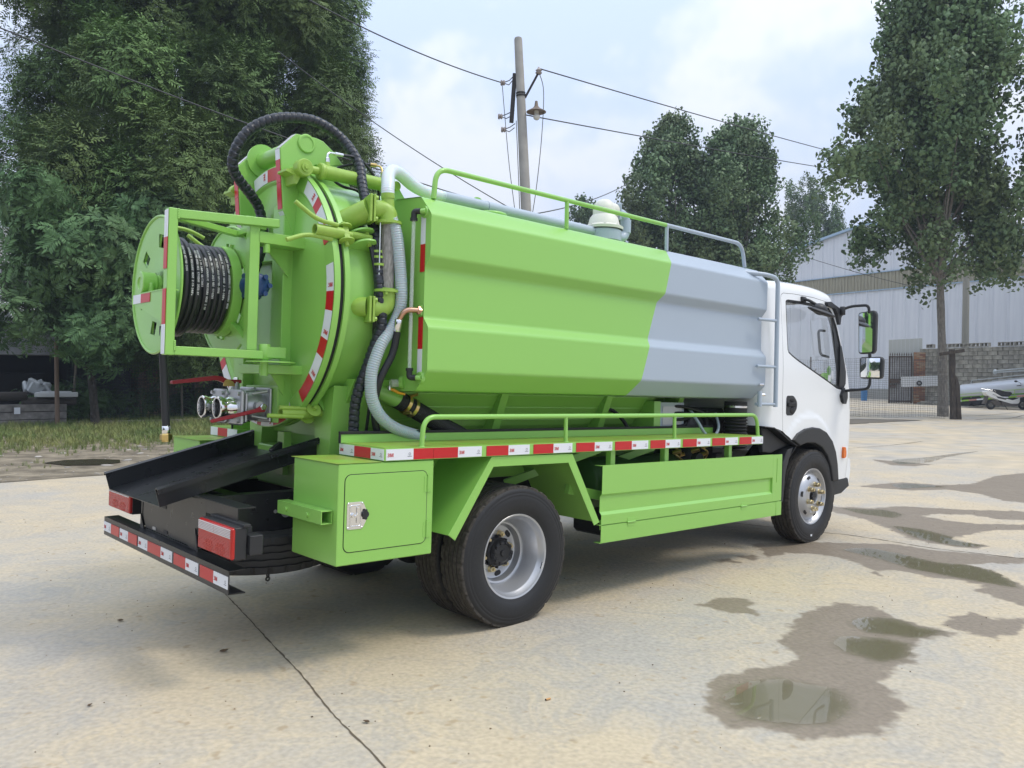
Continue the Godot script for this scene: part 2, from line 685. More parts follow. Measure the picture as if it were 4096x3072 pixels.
func make_materials() -> void:
	var m: StandardMaterial3D
	# vehicle paint: a little unevenness in gloss, faint orange peel
	m = mat("green_paint", Color(0.262, 0.540, 0.105), 0.34)
	m.clearcoat_enabled = true
	m.clearcoat = 0.35
	m.clearcoat_roughness = 0.22
	m.roughness_texture = grey_tex(0.01, 3, 0.85, 1.25)
	m.normal_enabled = true
	m.normal_texture = bump_tex(0.012, 5, 1.2, 3)
	m.normal_scale = 0.12
	tri_map(m, 1.6)
	m = mat("old_green_paint", Color(0.33, 0.51, 0.085), 0.42)
	m.albedo_texture = noise_tex(0.02, 31, Color(0.80, 0.86, 0.75), Color(1, 1, 1))
	tri_map(m, 3.0)
	m = mat("deck_paint", Color(1, 1, 1), 0.45)
	m.albedo_texture = noise_tex(0.012, 8, Color(0.27, 0.33, 0.06), Color(0.23, 0.47, 0.06), FastNoiseLite.TYPE_SIMPLEX_SMOOTH, 5)
	tri_map(m, 1.3)
	m = mat("grey_paint", Color(0.36, 0.425, 0.50), 0.38)
	m.clearcoat_enabled = true
	m.clearcoat = 0.3
	m.roughness_texture = grey_tex(0.01, 4, 0.85, 1.2)
	tri_map(m, 1.6)
	m = mat("white_paint", Color(0.80, 0.82, 0.83), 0.28)
	m.clearcoat_enabled = true
	m.clearcoat = 0.6
	m.clearcoat_roughness = 0.08
	m = mat("black_paint", Color(0.011, 0.012, 0.014), 0.33)
	m.roughness_texture = grey_tex(0.02, 13, 0.7, 1.7)
	tri_map(m, 2.0)
	m = mat("chute_paint", Color(0.012, 0.013, 0.015), 0.30)
	m.albedo_texture = noise_tex(0.02, 17, Color(0.9, 0.9, 0.9), Color(1.7, 1.7, 1.75), FastNoiseLite.TYPE_SIMPLEX_SMOOTH, 5)
	m.roughness_texture = grey_tex(0.015, 19, 0.6, 1.9, 5)
	tri_map(m, 1.1)
	m = mat("black_plastic", Color(0.018, 0.019, 0.021), 0.5)
	m = mat("black_rubber", Color(0.014, 0.014, 0.015), 0.7)
	m = mat("hose_black", Color(0.014, 0.016, 0.020), 0.42)
	m = mat("spiral_wrap", Color(0.022, 0.027, 0.037), 0.38)
	m = mat("tyre", Color(0.0115, 0.012, 0.0135), 0.55)
	m.roughness_texture = grey_tex(0.03, 21, 0.8, 1.2)
	tri_map(m, 4.0)
	m = mat("tread", Color(1, 1, 1), 0.9)
	m.albedo_texture = noise_tex(0.04, 22, Color(0.022, 0.020, 0.018), Color(0.092, 0.080, 0.065), FastNoiseLite.TYPE_SIMPLEX_SMOOTH, 5)
	tri_map(m, 3.0)
	m = mat("rim_silver", Color(0.50, 0.51, 0.53), 0.36, 0.75)
	m.roughness_texture = grey_tex(0.02, 23, 0.75, 1.4)
	tri_map(m, 4.0)
	m = mat("cast_aluminium", Color(0.50, 0.51, 0.53), 0.45, 0.85)
	m.normal_enabled = true
	m.normal_texture = bump_tex(0.08, 9, 3.0, 3)
	m.normal_scale = 0.35
	tri_map(m, 8.0)
	mat("bright_metal", Color(0.80, 0.80, 0.80), 0.16, 1.0)
	mat("plated_nut", Color(0.62, 0.53, 0.33), 0.3, 1.0)
	mat("copper", Color(0.60, 0.36, 0.26), 0.3, 1.0)
	mat("brass", Color(0.62, 0.46, 0.18), 0.28, 1.0)
	mat("hub_grease", Color(0.018, 0.018, 0.019), 0.55)
	mat("drum_green", Color(0.030, 0.085, 0.018), 0.5)
	mat("rusty", Color(0.12, 0.055, 0.025), 0.85)
	mat("red_handle", Color(0.30, 0.012, 0.022), 0.4)
	mat("yellow_handle", Color(0.75, 0.36, 0.02), 0.4)
	mat("tape_white", Color(0.72, 0.74, 0.78), 0.3)
	mat("tape_red", Color(0.50, 0.012, 0.016), 0.28)
	mat("print_red", Color(0.50, 0.02, 0.02), 0.5)
	mat("print_grey", Color(0.16, 0.17, 0.19), 0.6)
	mat("print_white", Color(0.62, 0.63, 0.63), 0.6)
	mat("blue_motor", Color(0.012, 0.045, 0.14), 0.4)
	mat("lamp_red", Color(0.42, 0.018, 0.015), 0.18)
	mat("lamp_deep_red", Color(0.50, 0.04, 0.02), 0.25)
	mat("lamp_clear", Color(0.62, 0.58, 0.57), 0.2)
	mat("marker_orange", Color(0.75, 0.16, 0.015), 0.25)
	mat("seat_cloth", Color(0.05, 0.05, 0.055), 0.9)
	mat("cream_plastic", Color(0.66, 0.66, 0.58), 0.5)
	m = mat("mirror_glass", Color(0.92, 0.93, 0.95), 0.02, 1.0)
	m = mat("glass", Color(0.80, 0.86, 0.84, 0.05), 0.02)
	m.transparency = BaseMaterial3D.TRANSPARENCY_ALPHA
	m = mat("windscreen", Color(0.6, 0.68, 0.66, 0.08), 0.02)
	m.transparency = BaseMaterial3D.TRANSPARENCY_ALPHA
	m = mat("clear_tube", Color(0.75, 0.80, 0.76, 0.30), 0.08)
	m.transparency = BaseMaterial3D.TRANSPARENCY_ALPHA
	m = mat("ribbed_pvc", Color(0.42, 0.50, 0.53), 0.22)
	m.subsurf_scatter_enabled = true
	m.subsurf_scatter_strength = 0.3
	m = mat("milky_pvc", Color(0.60, 0.67, 0.70), 0.25)
	m.subsurf_scatter_enabled = true
	m.subsurf_scatter_strength = 0.3
	m = mat("sight_glass", Color(1, 1, 1), 0.35)
	m.albedo_texture = noise_tex(0.03, 41, Color(0.13, 0.125, 0.11), Color(0.40, 0.39, 0.36), FastNoiseLite.TYPE_SIMPLEX_SMOOTH, 5)
	tri_map(m, 6.0)
	m.uv1_scale = Vector3(9, 2.5, 9)

const ZYX := Transform3D(Basis(Vector3(0, 0, 1), Vector3(0, 1, 0), Vector3(1, 0, 0)), Vector3.ZERO)   # an outline in (z, y), pushed along x

# ---------------------------------------------------------------- the lorry; its own axes: x forward, y up, z to its right
func tp(called: String, m, key: String, parent: Node = null) -> MeshInstance3D:
	return put(called, m, M[key], parent if parent else truck)

# one piece of reflecting tape, a thin plate on corners a b c d (a-b along, seen from outside), with its print
func tape(parent: Node, white: bool, a: Vector3, b: Vector3, c: Vector3, d: Vector3, nn: Vector3, prints := 0) -> void:
	var m := mb()
	var o := nn * 0.0025
	m.quad(a + o, b + o, c + o, d + o, nn)
	for q: Array in [[a, b], [b, c], [c, d], [d, a]]:
		m.quad(q[0], q[1], q[1] + o, q[0] + o)
	tp("white_tape" if white else "red_tape", m, "tape_white" if white else "tape_red", parent)
	if prints > 0 and white:
		var ex := (b - a).normalized()
		var ey := (d - a).normalized()
		var hh := (d - a).length()
		var st := a + ex * hh * (0.12 if prints == 1 else 0.15)
		put("printed_mark", letters("3M", hh * 0.34, Transform3D(Basis(ex, ey, nn), st + ey * hh * 0.46 + o * 1.35)), M["print_red"], parent)
		var g := mb()
		var gc := b - ex * hh * 0.42 + ey * hh * 0.52 + o * 1.3
		for k in 10:
			var t0 := TAU * k / 10
			var t1 := TAU * (k + 1) / 10
			var r0 := hh * 0.13
			var r1 := hh * 0.09
			g.quad(gc + (ex * cos(t0) + ey * sin(t0)) * r0, gc + (ex * cos(t1) + ey * sin(t1)) * r0, gc + (ex * cos(t1) + ey * sin(t1)) * r1, gc + (ex * cos(t0) + ey * sin(t0)) * r1, nn)
		var q0 := gc - ey * hh * 0.24 - ex * hh * 0.24
		g.quad(q0, q0 + ex * hh * 0.48, q0 + ex * hh * 0.48 + ey * hh * 0.05, q0 + ey * hh * 0.05, nn)
		put("printed_emblem", g, M["print_grey"], parent)

var font: SystemFont

func letters(s: String, height: float, xf: Transform3D, depth := 0.0006) -> ArrayMesh:
	if font == null:
		font = SystemFont.new()
		font.font_names = PackedStringArray(["Droid Sans"])
		font.font_weight = 700
	var t := TextMesh.new()
	t.text = s
	t.font = font
	t.font_size = 32
	t.pixel_size = height / 32.0 * 1.35
	t.depth = depth
	t.curve_step = 3.0
	t.horizontal_alignment = HORIZONTAL_ALIGNMENT_LEFT
	var st := SurfaceTool.new()
	st.append_from(t, 0, xf)
	return st.commit()

func ring_text(s: String, height: float, place: Callable, keep := 1.0) -> ArrayMesh:  # letters set one by one; place(distance along) -> Transform3D
	var st := SurfaceTool.new()
	var at := 0.0
	for ch in s:
		if ch != " ":
			var t := TextMesh.new()
			if font == null: letters("A", 0.1, Transform3D())
			t.text = ch
			t.font = font
			t.font_size = 16
			t.pixel_size = height / 16.0 * 1.35
			t.depth = 0.0008
			t.curve_step = 6.0
			st.append_from(t, 0, place.call(at))
		at += height * 0.80 * keep
	return st.commit()

func build_truck() -> void:
	truck = thing("vacuum_truck", "lime green and grey vacuum tank truck with white cab and rear hose reel", "truck")
	var th := atan(0.0266)
	var bs := Basis(Vector3(0, 0, 1), -th)
	truck.transform = Transform3D(bs, -(bs * Vector3(0.945, -0.113, 0)))
	truck_chassis()
	truck_tank()
	truck_side_tanks()
	truck_rear_door()
	truck_reel()
	truck_rear_plumbing()
	truck_walkways()
	truck_skirts()
	truck_tail()
	truck_wheels()
	truck_cab()

func truck_chassis() -> void:
	for s: float in [1.0, -1.0]:
		var r := mb()
		var prof := [Vector2(0.0, 0.0), Vector2(0.075, 0.0), Vector2(0.075, 0.19), Vector2(0.0, 0.19)]
		var q: Array = []
		for p: Vector2 in prof: q.append(Vector2((0.275 + p.x) * s, 0.45 + p.y))
		r.sheet(q, 0.008, -0.62, 4.95, ZYX)
		for k in 9: r.cyl(V(-0.5 + k * 0.12, 0.60, 0.352 * s), V(-0.5 + k * 0.12, 0.60, 0.362 * s), 0.012, -1, 8)
		tp("chassis_rail", r, "black_paint")
		# leaf springs and hangers
		var sp := mb()
		for k in 4:
			sp.sheet([Vector2(0.945 - 0.55 + k * 0.1, 0.36 - k * 0.012), Vector2(0.945, 0.30 - k * 0.012), Vector2(0.945 + 0.55 - k * 0.1, 0.36 - k * 0.012)], 0.011, 0.36 * s, 0.43 * s)
		sp.bx(0.36, 0.44, 0.33, 0.46, 0.355 * s, 0.44 * s)
		sp.bx(1.45, 1.53, 0.33, 0.46, 0.355 * s, 0.44 * s)
		tp("leaf_spring", sp, "black_paint")
	var cm := mb()
	for x: float in [-0.35, 0.4, 1.5, 2.4, 3.3, 4.2]: cm.bx(x - 0.04, x + 0.04, 0.47, 0.62, -0.29, 0.29)
	tp("crossmember", cm, "black_paint")
	var ax := mb()
	ax.cyl(V(0.945, 0.27, -0.75), V(0.945, 0.27, 0.75), 0.065, -1, 16)
	ax.ball(V(0.93, 0.27, 0.02), V(0.19, 0.20, 0.14), 20, 12)
	ax.cyl(V(1.1, 0.29, 0.02), V(2.6, 0.46, 0.02), 0.045, -1, 12)
	tp("rear_axle", ax, "hub_grease")
	var fx := mb()
	fx.bx(4.40, 4.50, 0.27, 0.36, -0.7, 0.7, 0.01)
	tp("front_axle", fx, "hub_grease")
	# tank saddles and lower water box
	var sd := mb()
	for x: float in [0.2, 1.2, 2.2, 3.05]:
		sd.extr(PackedVector2Array([Vector2(-0.62, 1.28), Vector2(-0.38, 0.68), Vector2(0.38, 0.68), Vector2(0.62, 1.28)]), x - 0.03, x + 0.03, ZYX)
	sd.bx(0.0, 3.1, 0.645, 0.73, -0.36, -0.26)
	sd.bx(0.0, 3.1, 0.645, 0.73, 0.26, 0.36)
	tp("tank_saddle", sd, "green_paint")
	# under the deck: pump, drum tank, battery box, pipes
	var dr := mb()
	dr.cyl(V(1.75, 0.62, 0.72), V(2.72, 0.62, 0.72), 0.17, -1, 28, 0.02)
	tp("air_drum", dr, "drum_green")
	var fr := mb()
	for x: float in [1.74, 2.30]:
		fr.bar(V(x, 0.86, 0.9), V(x - 0.45, 0.62, 0.5), 0.05, 0.05)
		fr.bx(x, x + 0.045, 0.60, 0.86, 0.955, 1.0)
	fr.bx(3.08, 3.12, 0.60, 0.86, 0.955, 1.0)
	fr.bar(V(1.45, 0.62, 0.9), V(1.75, 0.56, 0.9), 0.04, 0.06)
	tp("deck_bracket", fr, "green_paint")
	var pu := mb()
	pu.ball(V(2.95, 0.72, 0.60), V(0.17, 0.17, 0.16), 20, 12)
	pu.cyl(V(2.8, 0.70, 0.62), V(3.25, 0.70, 0.62), 0.09, -1, 18, 0.01)
	pu.bx(2.75, 3.35, 0.48, 0.66, 0.3, 0.72, 0.02)
	pu.cyl(V(2.88, 0.74, 0.84), V(2.88, 0.74, 0.88), 0.055, -1, 18)
	pu.cyl(V(3.1, 0.70, 0.84), V(3.1, 0.70, 0.88), 0.05, -1, 18)
	tp("pump", pu, "hub_grease")
	var vb := mb()
	vb.bx(1.95, 2.4, 0.30, 0.58, -0.95, -0.45, 0.02)
	vb.bx(2.0, 2.9, 0.24, 0.50, 0.42, 0.80, 0.03)
	tp("fuel_tank", vb, "black_paint")
	var fit := mb()
	for k in 6:
		var c := V(2.62 + 0.09 * k, 0.80 + 0.04 * sin(k * 2.1), 0.78 + 0.05 * cos(k * 1.7))
		fit.cyl(c, c + V(0.03, 0.02, 0.05), 0.016, -1, 8)
		fit.tube(smooth([c, c + V(0.06, -0.05, 0.02), c + V(0.12, -0.14, -0.1)], 4), 0.007, 6)
	tp("pipe_fitting", fit, "brass")
	# driveline casting, hose loops and air intake behind the cab
	var gb := mb()
	gb.bx(3.15, 3.95, 0.55, 0.92, -0.30, 0.30, 0.04)
	gb.bx(3.35, 3.62, 0.9, 1.12, -0.6, 0.62, 0.03)
	gb.cyl(V(3.2, 0.95, 0.35), V(3.2, 0.95, 0.62), 0.12, -1, 20, 0.01)
	tp("transmission", gb, "hub_grease")
	var lp := mb()
	lp.tube(smooth([V(3.12, 1.12, 0.60), V(3.10, 1.02, 0.70), V(3.17, 0.92, 0.73), V(3.27, 0.90, 0.73), V(3.36, 0.97, 0.72), V(3.4, 1.08, 0.66)], 6), 0.012, 8)
	tp("grey_hose", lp, "grey_paint")
	var lq := mb()
	for k in 4:
		lq.tube(smooth([V(2.7, 1.10 - k * 0.03, 0.5), V(3.0, 1.13 - k * 0.05, 0.62), V(3.3, 1.06, 0.66 - k * 0.05), V(3.6, 0.95, 0.5)], 6), 0.012, 7)
	lq.tube(smooth([V(2.2, 1.0, 0.45), V(2.3, 1.1, 0.5), V(2.42, 0.98, 0.56), V(2.3, 0.9, 0.6)], 6), 0.014, 7)
	tp("air_hose", lq, "black_rubber")
	var plate := mb()
	plate.bx(2.74, 3.05, 0.90, 1.16, 0.60, 0.606, 0.0)
	var np := tp("cabinet_panel", plate, "grey_paint")
	var lb := mb()
	lb.bx(2.78, 3.02, 0.985, 1.13, 0.607, 0.609, 0.0)
	tp("data_plate", lb, "cast_aluminium", np)
	var ck := mb()
	ck.bx(2.66, 2.74, 0.9, 1.17, 0.30, 0.62)
	tp("cabinet", ck, "green_paint")
	# accordion air intake
	var bel := mb()
	var pr: Array = [Vector2(0, 0)]
	for k in 11:
		pr.append(Vector2(0.098, 0.02 + k * 0.026))
		pr.append(Vector2(0.082, 0.033 + k * 0.026))
	pr.append_array([Vector2(0.09, 0.32), Vector2(0.09, 0.40), Vector2(0, 0.40)])
	bel.lathe(V(3.50, 0.78, 0.78), Vector3.UP, pr, 28, 0, TAU, 0.2)
	var ai := tp("intake_bellows", bel, "black_rubber")
	var cl := mb()
	cl.lathe(V(3.50, 1.13, 0.78), Vector3.UP, [Vector2(0.092, 0), Vector2(0.094, 0.0), Vector2(0.094, 0.016), Vector2(0.09, 0.016)], 28)
	tp("hose_clamp", cl, "bright_metal", ai)

func truck_tank() -> void:
	# vessel: rear flange ring, barrel, domed front end
	var t := mb()
	t.lathe(V(-0.06, 1.715, 0), Vector3.RIGHT, [Vector2(0.60, 0), Vector2(0.74, 0), Vector2(0.74, 0.03), Vector2(0.688, 0.03), Vector2(0.688, 3.25), Vector2(0.66, 3.36), Vector2(0.55, 3.45), Vector2(0.3, 3.51), Vector2(0, 3.53)], 96, 0, TAU, 0.5)
	var tank := tp("tank", t, "green_paint")
	var w := mb()
	for x: float in [0.62, 1.6, 2.6]: w.torus(V(x, 1.715, 0), Vector3.RIGHT, 0.688, 0.006, 64, 6)
	tp("weld_bead", w, "green_paint", tank)
	var gk := mb()
	gk.lathe(V(-0.085, 1.715, 0), Vector3.RIGHT, [Vector2(0.5, 0), Vector2(0.725, 0), Vector2(0.725, 0.026), Vector2(0.5, 0.026)], 96)
	tp("door_gasket", gk, "black_rubber", tank)
	# narrower trough of the vessel seen under the deck
	var b := mb()
	b.extr(PackedVector2Array([Vector2(-0.60, 1.26), Vector2(-0.42, 0.99), Vector2(-0.34, 0.93), Vector2(0.34, 0.93), Vector2(0.42, 0.99), Vector2(0.60, 1.26)]), 0.1, 2.75, ZYX, 0.0)
	tp("tank_belly", b, "green_paint", tank)
	var rb := mb()
	for y: float in [1.03, 1.11, 1.19]: rb.bx(0.35, 2.74, y - 0.004, y + 0.004, 0.3, 0.425 + (y - 0.99) * 0.667, 0.002)
	tp("belly_seam", rb, "green_paint", tank)
	for fs: float in [1.0, -1.0]:
		var leg := mb()
		leg.extr(ccw(PackedVector2Array([Vector2(0.30 * fs, 1.15), Vector2(0.36 * fs, 0.68), Vector2(0.47 * fs, 0.68), Vector2(0.52 * fs, 1.22)])), 0.02, 0.16, ZYX)
		leg.bx(0.0, 0.2, 0.70, 0.72, 0.28 * fs, 0.56 * fs)
		tp("tank_foot", leg, "green_paint", tank)
	# top gear: lifting eyes, filler cover, long grey air pipe, siphon valve
	var eye := mb()
	for q: Array in [[1.16, 0.30], [1.16, -0.30]]:
		var lug := round_poly([Vector2(q[0] - 0.035, 2.32), Vector2(q[0] + 0.035, 2.32), Vector2(q[0] + 0.035, 2.47), Vector2(q[0] - 0.035, 2.47)], 0.03)
		eye.extr(ccw(lug), q[1] - 0.006, q[1] + 0.006)
		eye.torus(V(q[0], 2.44, q[1]), Vector3(0, 0, 1), 0.016, 0.006, 14, 6)
	tp("lifting_eye", eye, "green_paint", tank)
	var fc := mb()
	fc.cyl(V(1.28, 2.36, 0.28), V(1.28, 2.385, 0.28), 0.12, -1, 32, 0.006)
	tp("inspection_cover", fc, "green_paint", tank)
	var ap := mb()
	ap.tube(bend([V(0.86, 2.425, 0.3), V(2.655, 2.415, 0.3), V(2.655, 2.60, 0.3), V(2.50, 2.60, 0.3)], 0.08, 8), 0.036, 18)
	ap.cyl(V(1.235, 2.419, 0.3), V(1.245, 2.419, 0.3), 0.041, -1, 18)
	ap.cyl(V(2.655, 2.46, 0.3), V(2.655, 2.56, 0.3), 0.041, -1, 16)
	var air := tp("air_pipe", ap, "grey_paint", tank)
	var fl := mb()
	fl.box(V(2.525, 2.60, 0.3), V(0.02, 0.13, 0.13), 0.012)
	tp("pipe_flange", fl, "grey_paint", tank)
	var sv := mb()
	sv.lathe(V(2.40, 2.36, 0.3), Vector3.UP, [Vector2(0, 0), Vector2(0.135, 0), Vector2(0.135, 0.075), Vector2(0.12, 0.08), Vector2(0.12, 0.085)], 32)
	tp("siphon_base", sv, "grey_paint", tank)
	var sw := mb()
	sw.lathe(V(2.40, 2.445, 0.3), Vector3.UP, [Vector2(0.145, 0), Vector2(0.148, 0.02), Vector2(0.12, 0.035), Vector2(0.105, 0.09), Vector2(0.085, 0.11), Vector2(0.085, 0.16), Vector2(0.07, 0.20), Vector2(0.04, 0.225), Vector2(0, 0.23)], 32)
	sw.cyl(V(2.40, 2.605, 0.3), V(2.515, 2.605, 0.3), 0.066, 0.058, 20)
	for k in 8: sw.cyl(V(2.40 + 0.132 * cos(k * TAU / 8), 2.46, 0.3 + 0.132 * sin(k * TAU / 8)), V(2.40 + 0.132 * cos(k * TAU / 8), 2.475, 0.3 + 0.132 * sin(k * TAU / 8)), 0.01, -1, 8)
	tp("siphon_bell", sw, "cream_plastic", tank)

const SIDE_PROFILE := [Vector2(2.262, 0.60), Vector2(2.241, 0.841), Vector2(2.138, 0.940), Vector2(1.916, 0.940), Vector2(1.859, 0.895), Vector2(1.595, 0.895), Vector2(1.543, 0.940), Vector2(1.312, 0.940), Vector2(1.205, 0.838), Vector2(1.195, 0.55)]

func split_x(y: float) -> float:                      # where the green paint ends
	var ks := [[1.19, 2.05], [1.223, 2.077], [1.315, 2.102], [1.535, 2.176], [1.593, 2.21], [1.852, 2.296], [1.914, 2.332], [2.135, 2.394], [2.241, 2.457], [2.27, 2.47]]
	for k in ks.size() - 1:
		if y <= ks[k + 1][0]:
			return lerpf(ks[k][1], ks[k + 1][1], clampf((y - ks[k][0]) / (ks[k + 1][0] - ks[k][0]), 0, 1))
	return 2.47

func truck_side_tanks() -> void:
	for s: float in [1.0, -1.0]:
		# creases carry a small radius
		var line: Array = []
		var nrm: Array = []
		var m := SIDE_PROFILE.size()
		for k in m:
			var p: Vector2 = SIDE_PROFILE[k]
			if k == 0 or k == m - 1:
				line.append(p)
				continue
			var a: Vector2 = (SIDE_PROFILE[k - 1] - p).normalized()
			var b: Vector2 = (SIDE_PROFILE[k + 1] - p).normalized()
			for j in 4:
				var t := j / 3.0
				line.append((p + a * 0.013).lerp(p, t).lerp(p.lerp(p + b * 0.013, t), t))
		for k in line.size():
			var d: Vector2 = (line[mini(k + 1, line.size() - 1)] - line[maxi(k - 1, 0)]).normalized()
			nrm.append(Vector2(-d.y, d.x) * -1.0)
		var g := mb()
		var gr := mb()
		for k in line.size() - 1:
			var l: float = (line[k + 1] - line[k]).length()
			var steps := maxi(1, int(l / 0.05))
			for q in steps:
				var p0: Vector2 = line[k].lerp(line[k + 1], float(q) / steps)
				var p1: Vector2 = line[k].lerp(line[k + 1], float(q + 1) / steps)
				var n0: Vector2
				var n1: Vector2
				if l < 0.03:
					n0 = nrm[k]
					n1 = nrm[k + 1]
				else:
					var d: Vector2 = (line[k + 1] - line[k]).normalized()
					n0 = Vector2(d.y, -d.x)
					n1 = n0
				for half in 2:
					var xs0 := 0.323 if half == 0 else split_x(p0.x)
					var xs1 := 0.323 if half == 0 else split_x(p1.x)
					var xe0 := split_x(p0.x) if half == 0 else 3.661
					var xe1 := split_x(p1.x) if half == 0 else 3.661
					var tgt := g if half == 0 else gr
					# very slight oil-canning of the thin sheet
					var segs := 10
					for e in segs:
						var x0 := lerpf(xs0, xe0, float(e) / segs)
						var x1 := lerpf(xs0, xe0, float(e + 1) / segs)
						var x2 := lerpf(xs1, xe1, float(e + 1) / segs)
						var x3 := lerpf(xs1, xe1, float(e) / segs)
						tgt.quadn(ripple(x0, p0, n0, s), ripple(x1, p0, n0, s), ripple(x2, p1, n1, s), ripple(x3, p1, n1, s), V(0, n0.x, n0.y * s), V(0, n0.x, n0.y * s), V(0, n1.x, n1.y * s), V(0, n1.x, n1.y * s))
		var box := tp("side_tank", g, "green_paint")
		tp("grey_front_panel", gr, "grey_paint", box)
		# end plates, set a little inside the folded edge
		var poly := PackedVector2Array()
		for p: Vector2 in SIDE_PROFILE: poly.append(Vector2(p.y - 0.004, p.x))
		poly.append(Vector2(0.50, 1.22))
		poly.append(Vector2(0.50, 2.24))
		var e0 := mb()
		e0.extr(poly, 0.329, 0.333, Transform3D(Basis(Vector3(0, 0, s), Vector3(0, 1, 0), Vector3(1, 0, 0)), Vector3.ZERO))
		tp("rear_end_plate", e0, "green_paint", box)
		var e1 := mb()
		e1.extr(poly, 3.651, 3.655, Transform3D(Basis(Vector3(0, 0, s), Vector3(0, 1, 0), Vector3(1, 0, 0)), Vector3.ZERO))
		tp("front_end_plate", e1, "grey_paint", box)
		if s < 0: continue
		# tape on the rear edge
		for q: Array in [[true, 2.135, 1.985], [false, 1.985, 1.838], [false, 1.598, 1.428], [true, 1.428, 1.262]]:
			tape(box, q[0], V(0.3285, q[1], 0.845), V(0.3285, q[2], 0.845), V(0.3285, q[2], 0.885), V(0.3285, q[1], 0.885), Vector3.LEFT)
		# rust weeping along the lower swage
		# sight tube
		var lt := mb()
		lt.cyl(V(0.28, 1.30, 0.842), V(0.28, 2.14, 0.842), 0.0105, -1, 14)
		var tube_ := tp("level_tube", lt, "clear_tube", box)
		for y: float in [2.155, 1.275]:
			var el := mb()
			var up := 1.0 if y < 2.0 else -1.0
			el.tube(bend([V(0.28, y + up * 0.045, 0.842), V(0.28, y, 0.842), V(0.30, y, 0.875)], 0.015, 5), 0.016, 12)
			el.cyl(V(0.28, y + up * 0.035, 0.842), V(0.28, y + up * 0.05, 0.842), 0.02, -1, 12)
			tp("tube_elbow", el, "black_plastic", box)
			var st := mb()
			st.cyl(V(0.30, y, 0.873), V(0.315, y, 0.90), 0.014, -1, 10)
			st.cyl(V(0.315, y, 0.878), V(0.332, y, 0.878), 0.03, 0.036, 14)
			tp("tube_boss", st, "green_paint", box)
	# guard rail on top, green to the rear and grey to the front
	for s: float in [1.0, -1.0]:
		var path := bend([V(0.407, 2.245, 0.84 * s), V(0.42, 2.415, 0.84 * s), V(3.43, 2.425, 0.84 * s), V(3.48, 2.245, 0.84 * s)], 0.12, 10)
		var cut := 0
		for k in path.size():
			if path[k].x < 2.45: cut = k
		var a: Array = path.slice(0, cut + 1)
		var b: Array = path.slice(cut + 1)
		var mid := V(2.45, 2.422, 0.84 * s)
		a.append(mid)
		b.push_front(mid)
		var rg := mb()
		rg.tube(a, 0.0145, 12)
		rg.cyl(V(1.442, 2.24, 0.84 * s), V(1.44, 2.42, 0.84 * s), 0.0135, -1, 12)
		var rail := tp("top_guard_rail", rg, "green_paint")
		var rg2 := mb()
		rg2.tube(b, 0.0145, 12)
		rg2.cyl(V(2.465, 2.24, 0.84 * s), V(2.462, 2.42, 0.84 * s), 0.0135, -1, 12)
		tp("grey_rail_section", rg2, "grey_paint", rail)
	# walkway sheet between the side tanks
	var wk := mb()
	wk.bx(0.33, 3.6, 2.225, 2.25, -0.62, 0.62, 0.002)
	tp("tank_top_sheet", wk, "green_paint")
	# ladder at the front of the right tank
	var la := mb()
	la.tube(bend([V(3.44, 2.20, 0.86), V(3.60, 2.19, 0.97), V(3.715, 2.17, 0.998), V(3.725, 1.145, 1.0)], 0.09, 8), 0.018, 12)
	la.cyl(V(3.51, 1.268, 0.985), V(3.51, 1.145, 0.985), 0.018, -1, 10)
	for y: float in [1.832, 1.463, 1.165]: la.cyl(V(3.49, y, 0.965), V(3.72, y, 0.998), 0.0125, -1, 10)
	tp("ladder", la, "grey_paint")
	var bo := mb()
	bo.hexn(V(3.55, 1.24, 0.96), V(3.59, 1.24, 0.985), 0.012)
	bo.cyl(V(3.56, 1.32, 0.95), V(3.60, 1.32, 0.96), 0.01, -1, 8)
	tp("ladder_bolt", bo, "bright_metal")

func ripple(x: float, p: Vector2, nn: Vector2, s: float) -> Vector3:
	var k := 0.0016 * sin(x * 2.3 + p.x * 3.0) * sin(p.x * 9.0)
	return V(x, p.x + nn.x * k, (p.y + nn.y * k) * s)

func arc_tape(parent: Node, white: bool, x: float, r0: float, r1: float, a0: float, a1: float) -> void:
	var m := mb()
	var k := maxi(1, int(absf(a1 - a0) / 4.0))
	for j in k:
		var t0 := deg_to_rad(lerpf(a0, a1, float(j) / k))
		var t1 := deg_to_rad(lerpf(a0, a1, float(j + 1) / k))
		var d0 := V(0, sin(t0), cos(t0))
		var d1 := V(0, sin(t1), cos(t1))
		var c := V(x, 1.715, 0)
		m.quad(c + d0 * r0, c + d1 * r0, c + d1 * r1, c + d0 * r1, Vector3.LEFT)
	tp("white_tape" if white else "red_tape", m, "tape_white" if white else "tape_red", parent)
	if white:
		var t := deg_to_rad(a1 + (a0 - a1) * 0.22)
		var d := V(0, sin(t), cos(t))
		var c2 := V(x - 0.0015, 1.715, 0) + d * (r0 + r1) * 0.5
		put("printed_mark", letters("3M", 0.022, Transform3D(Basis(d, V(0, cos(t), -sin(t)), Vector3.LEFT), c2 - d * 0.018)), M["print_red"], parent)

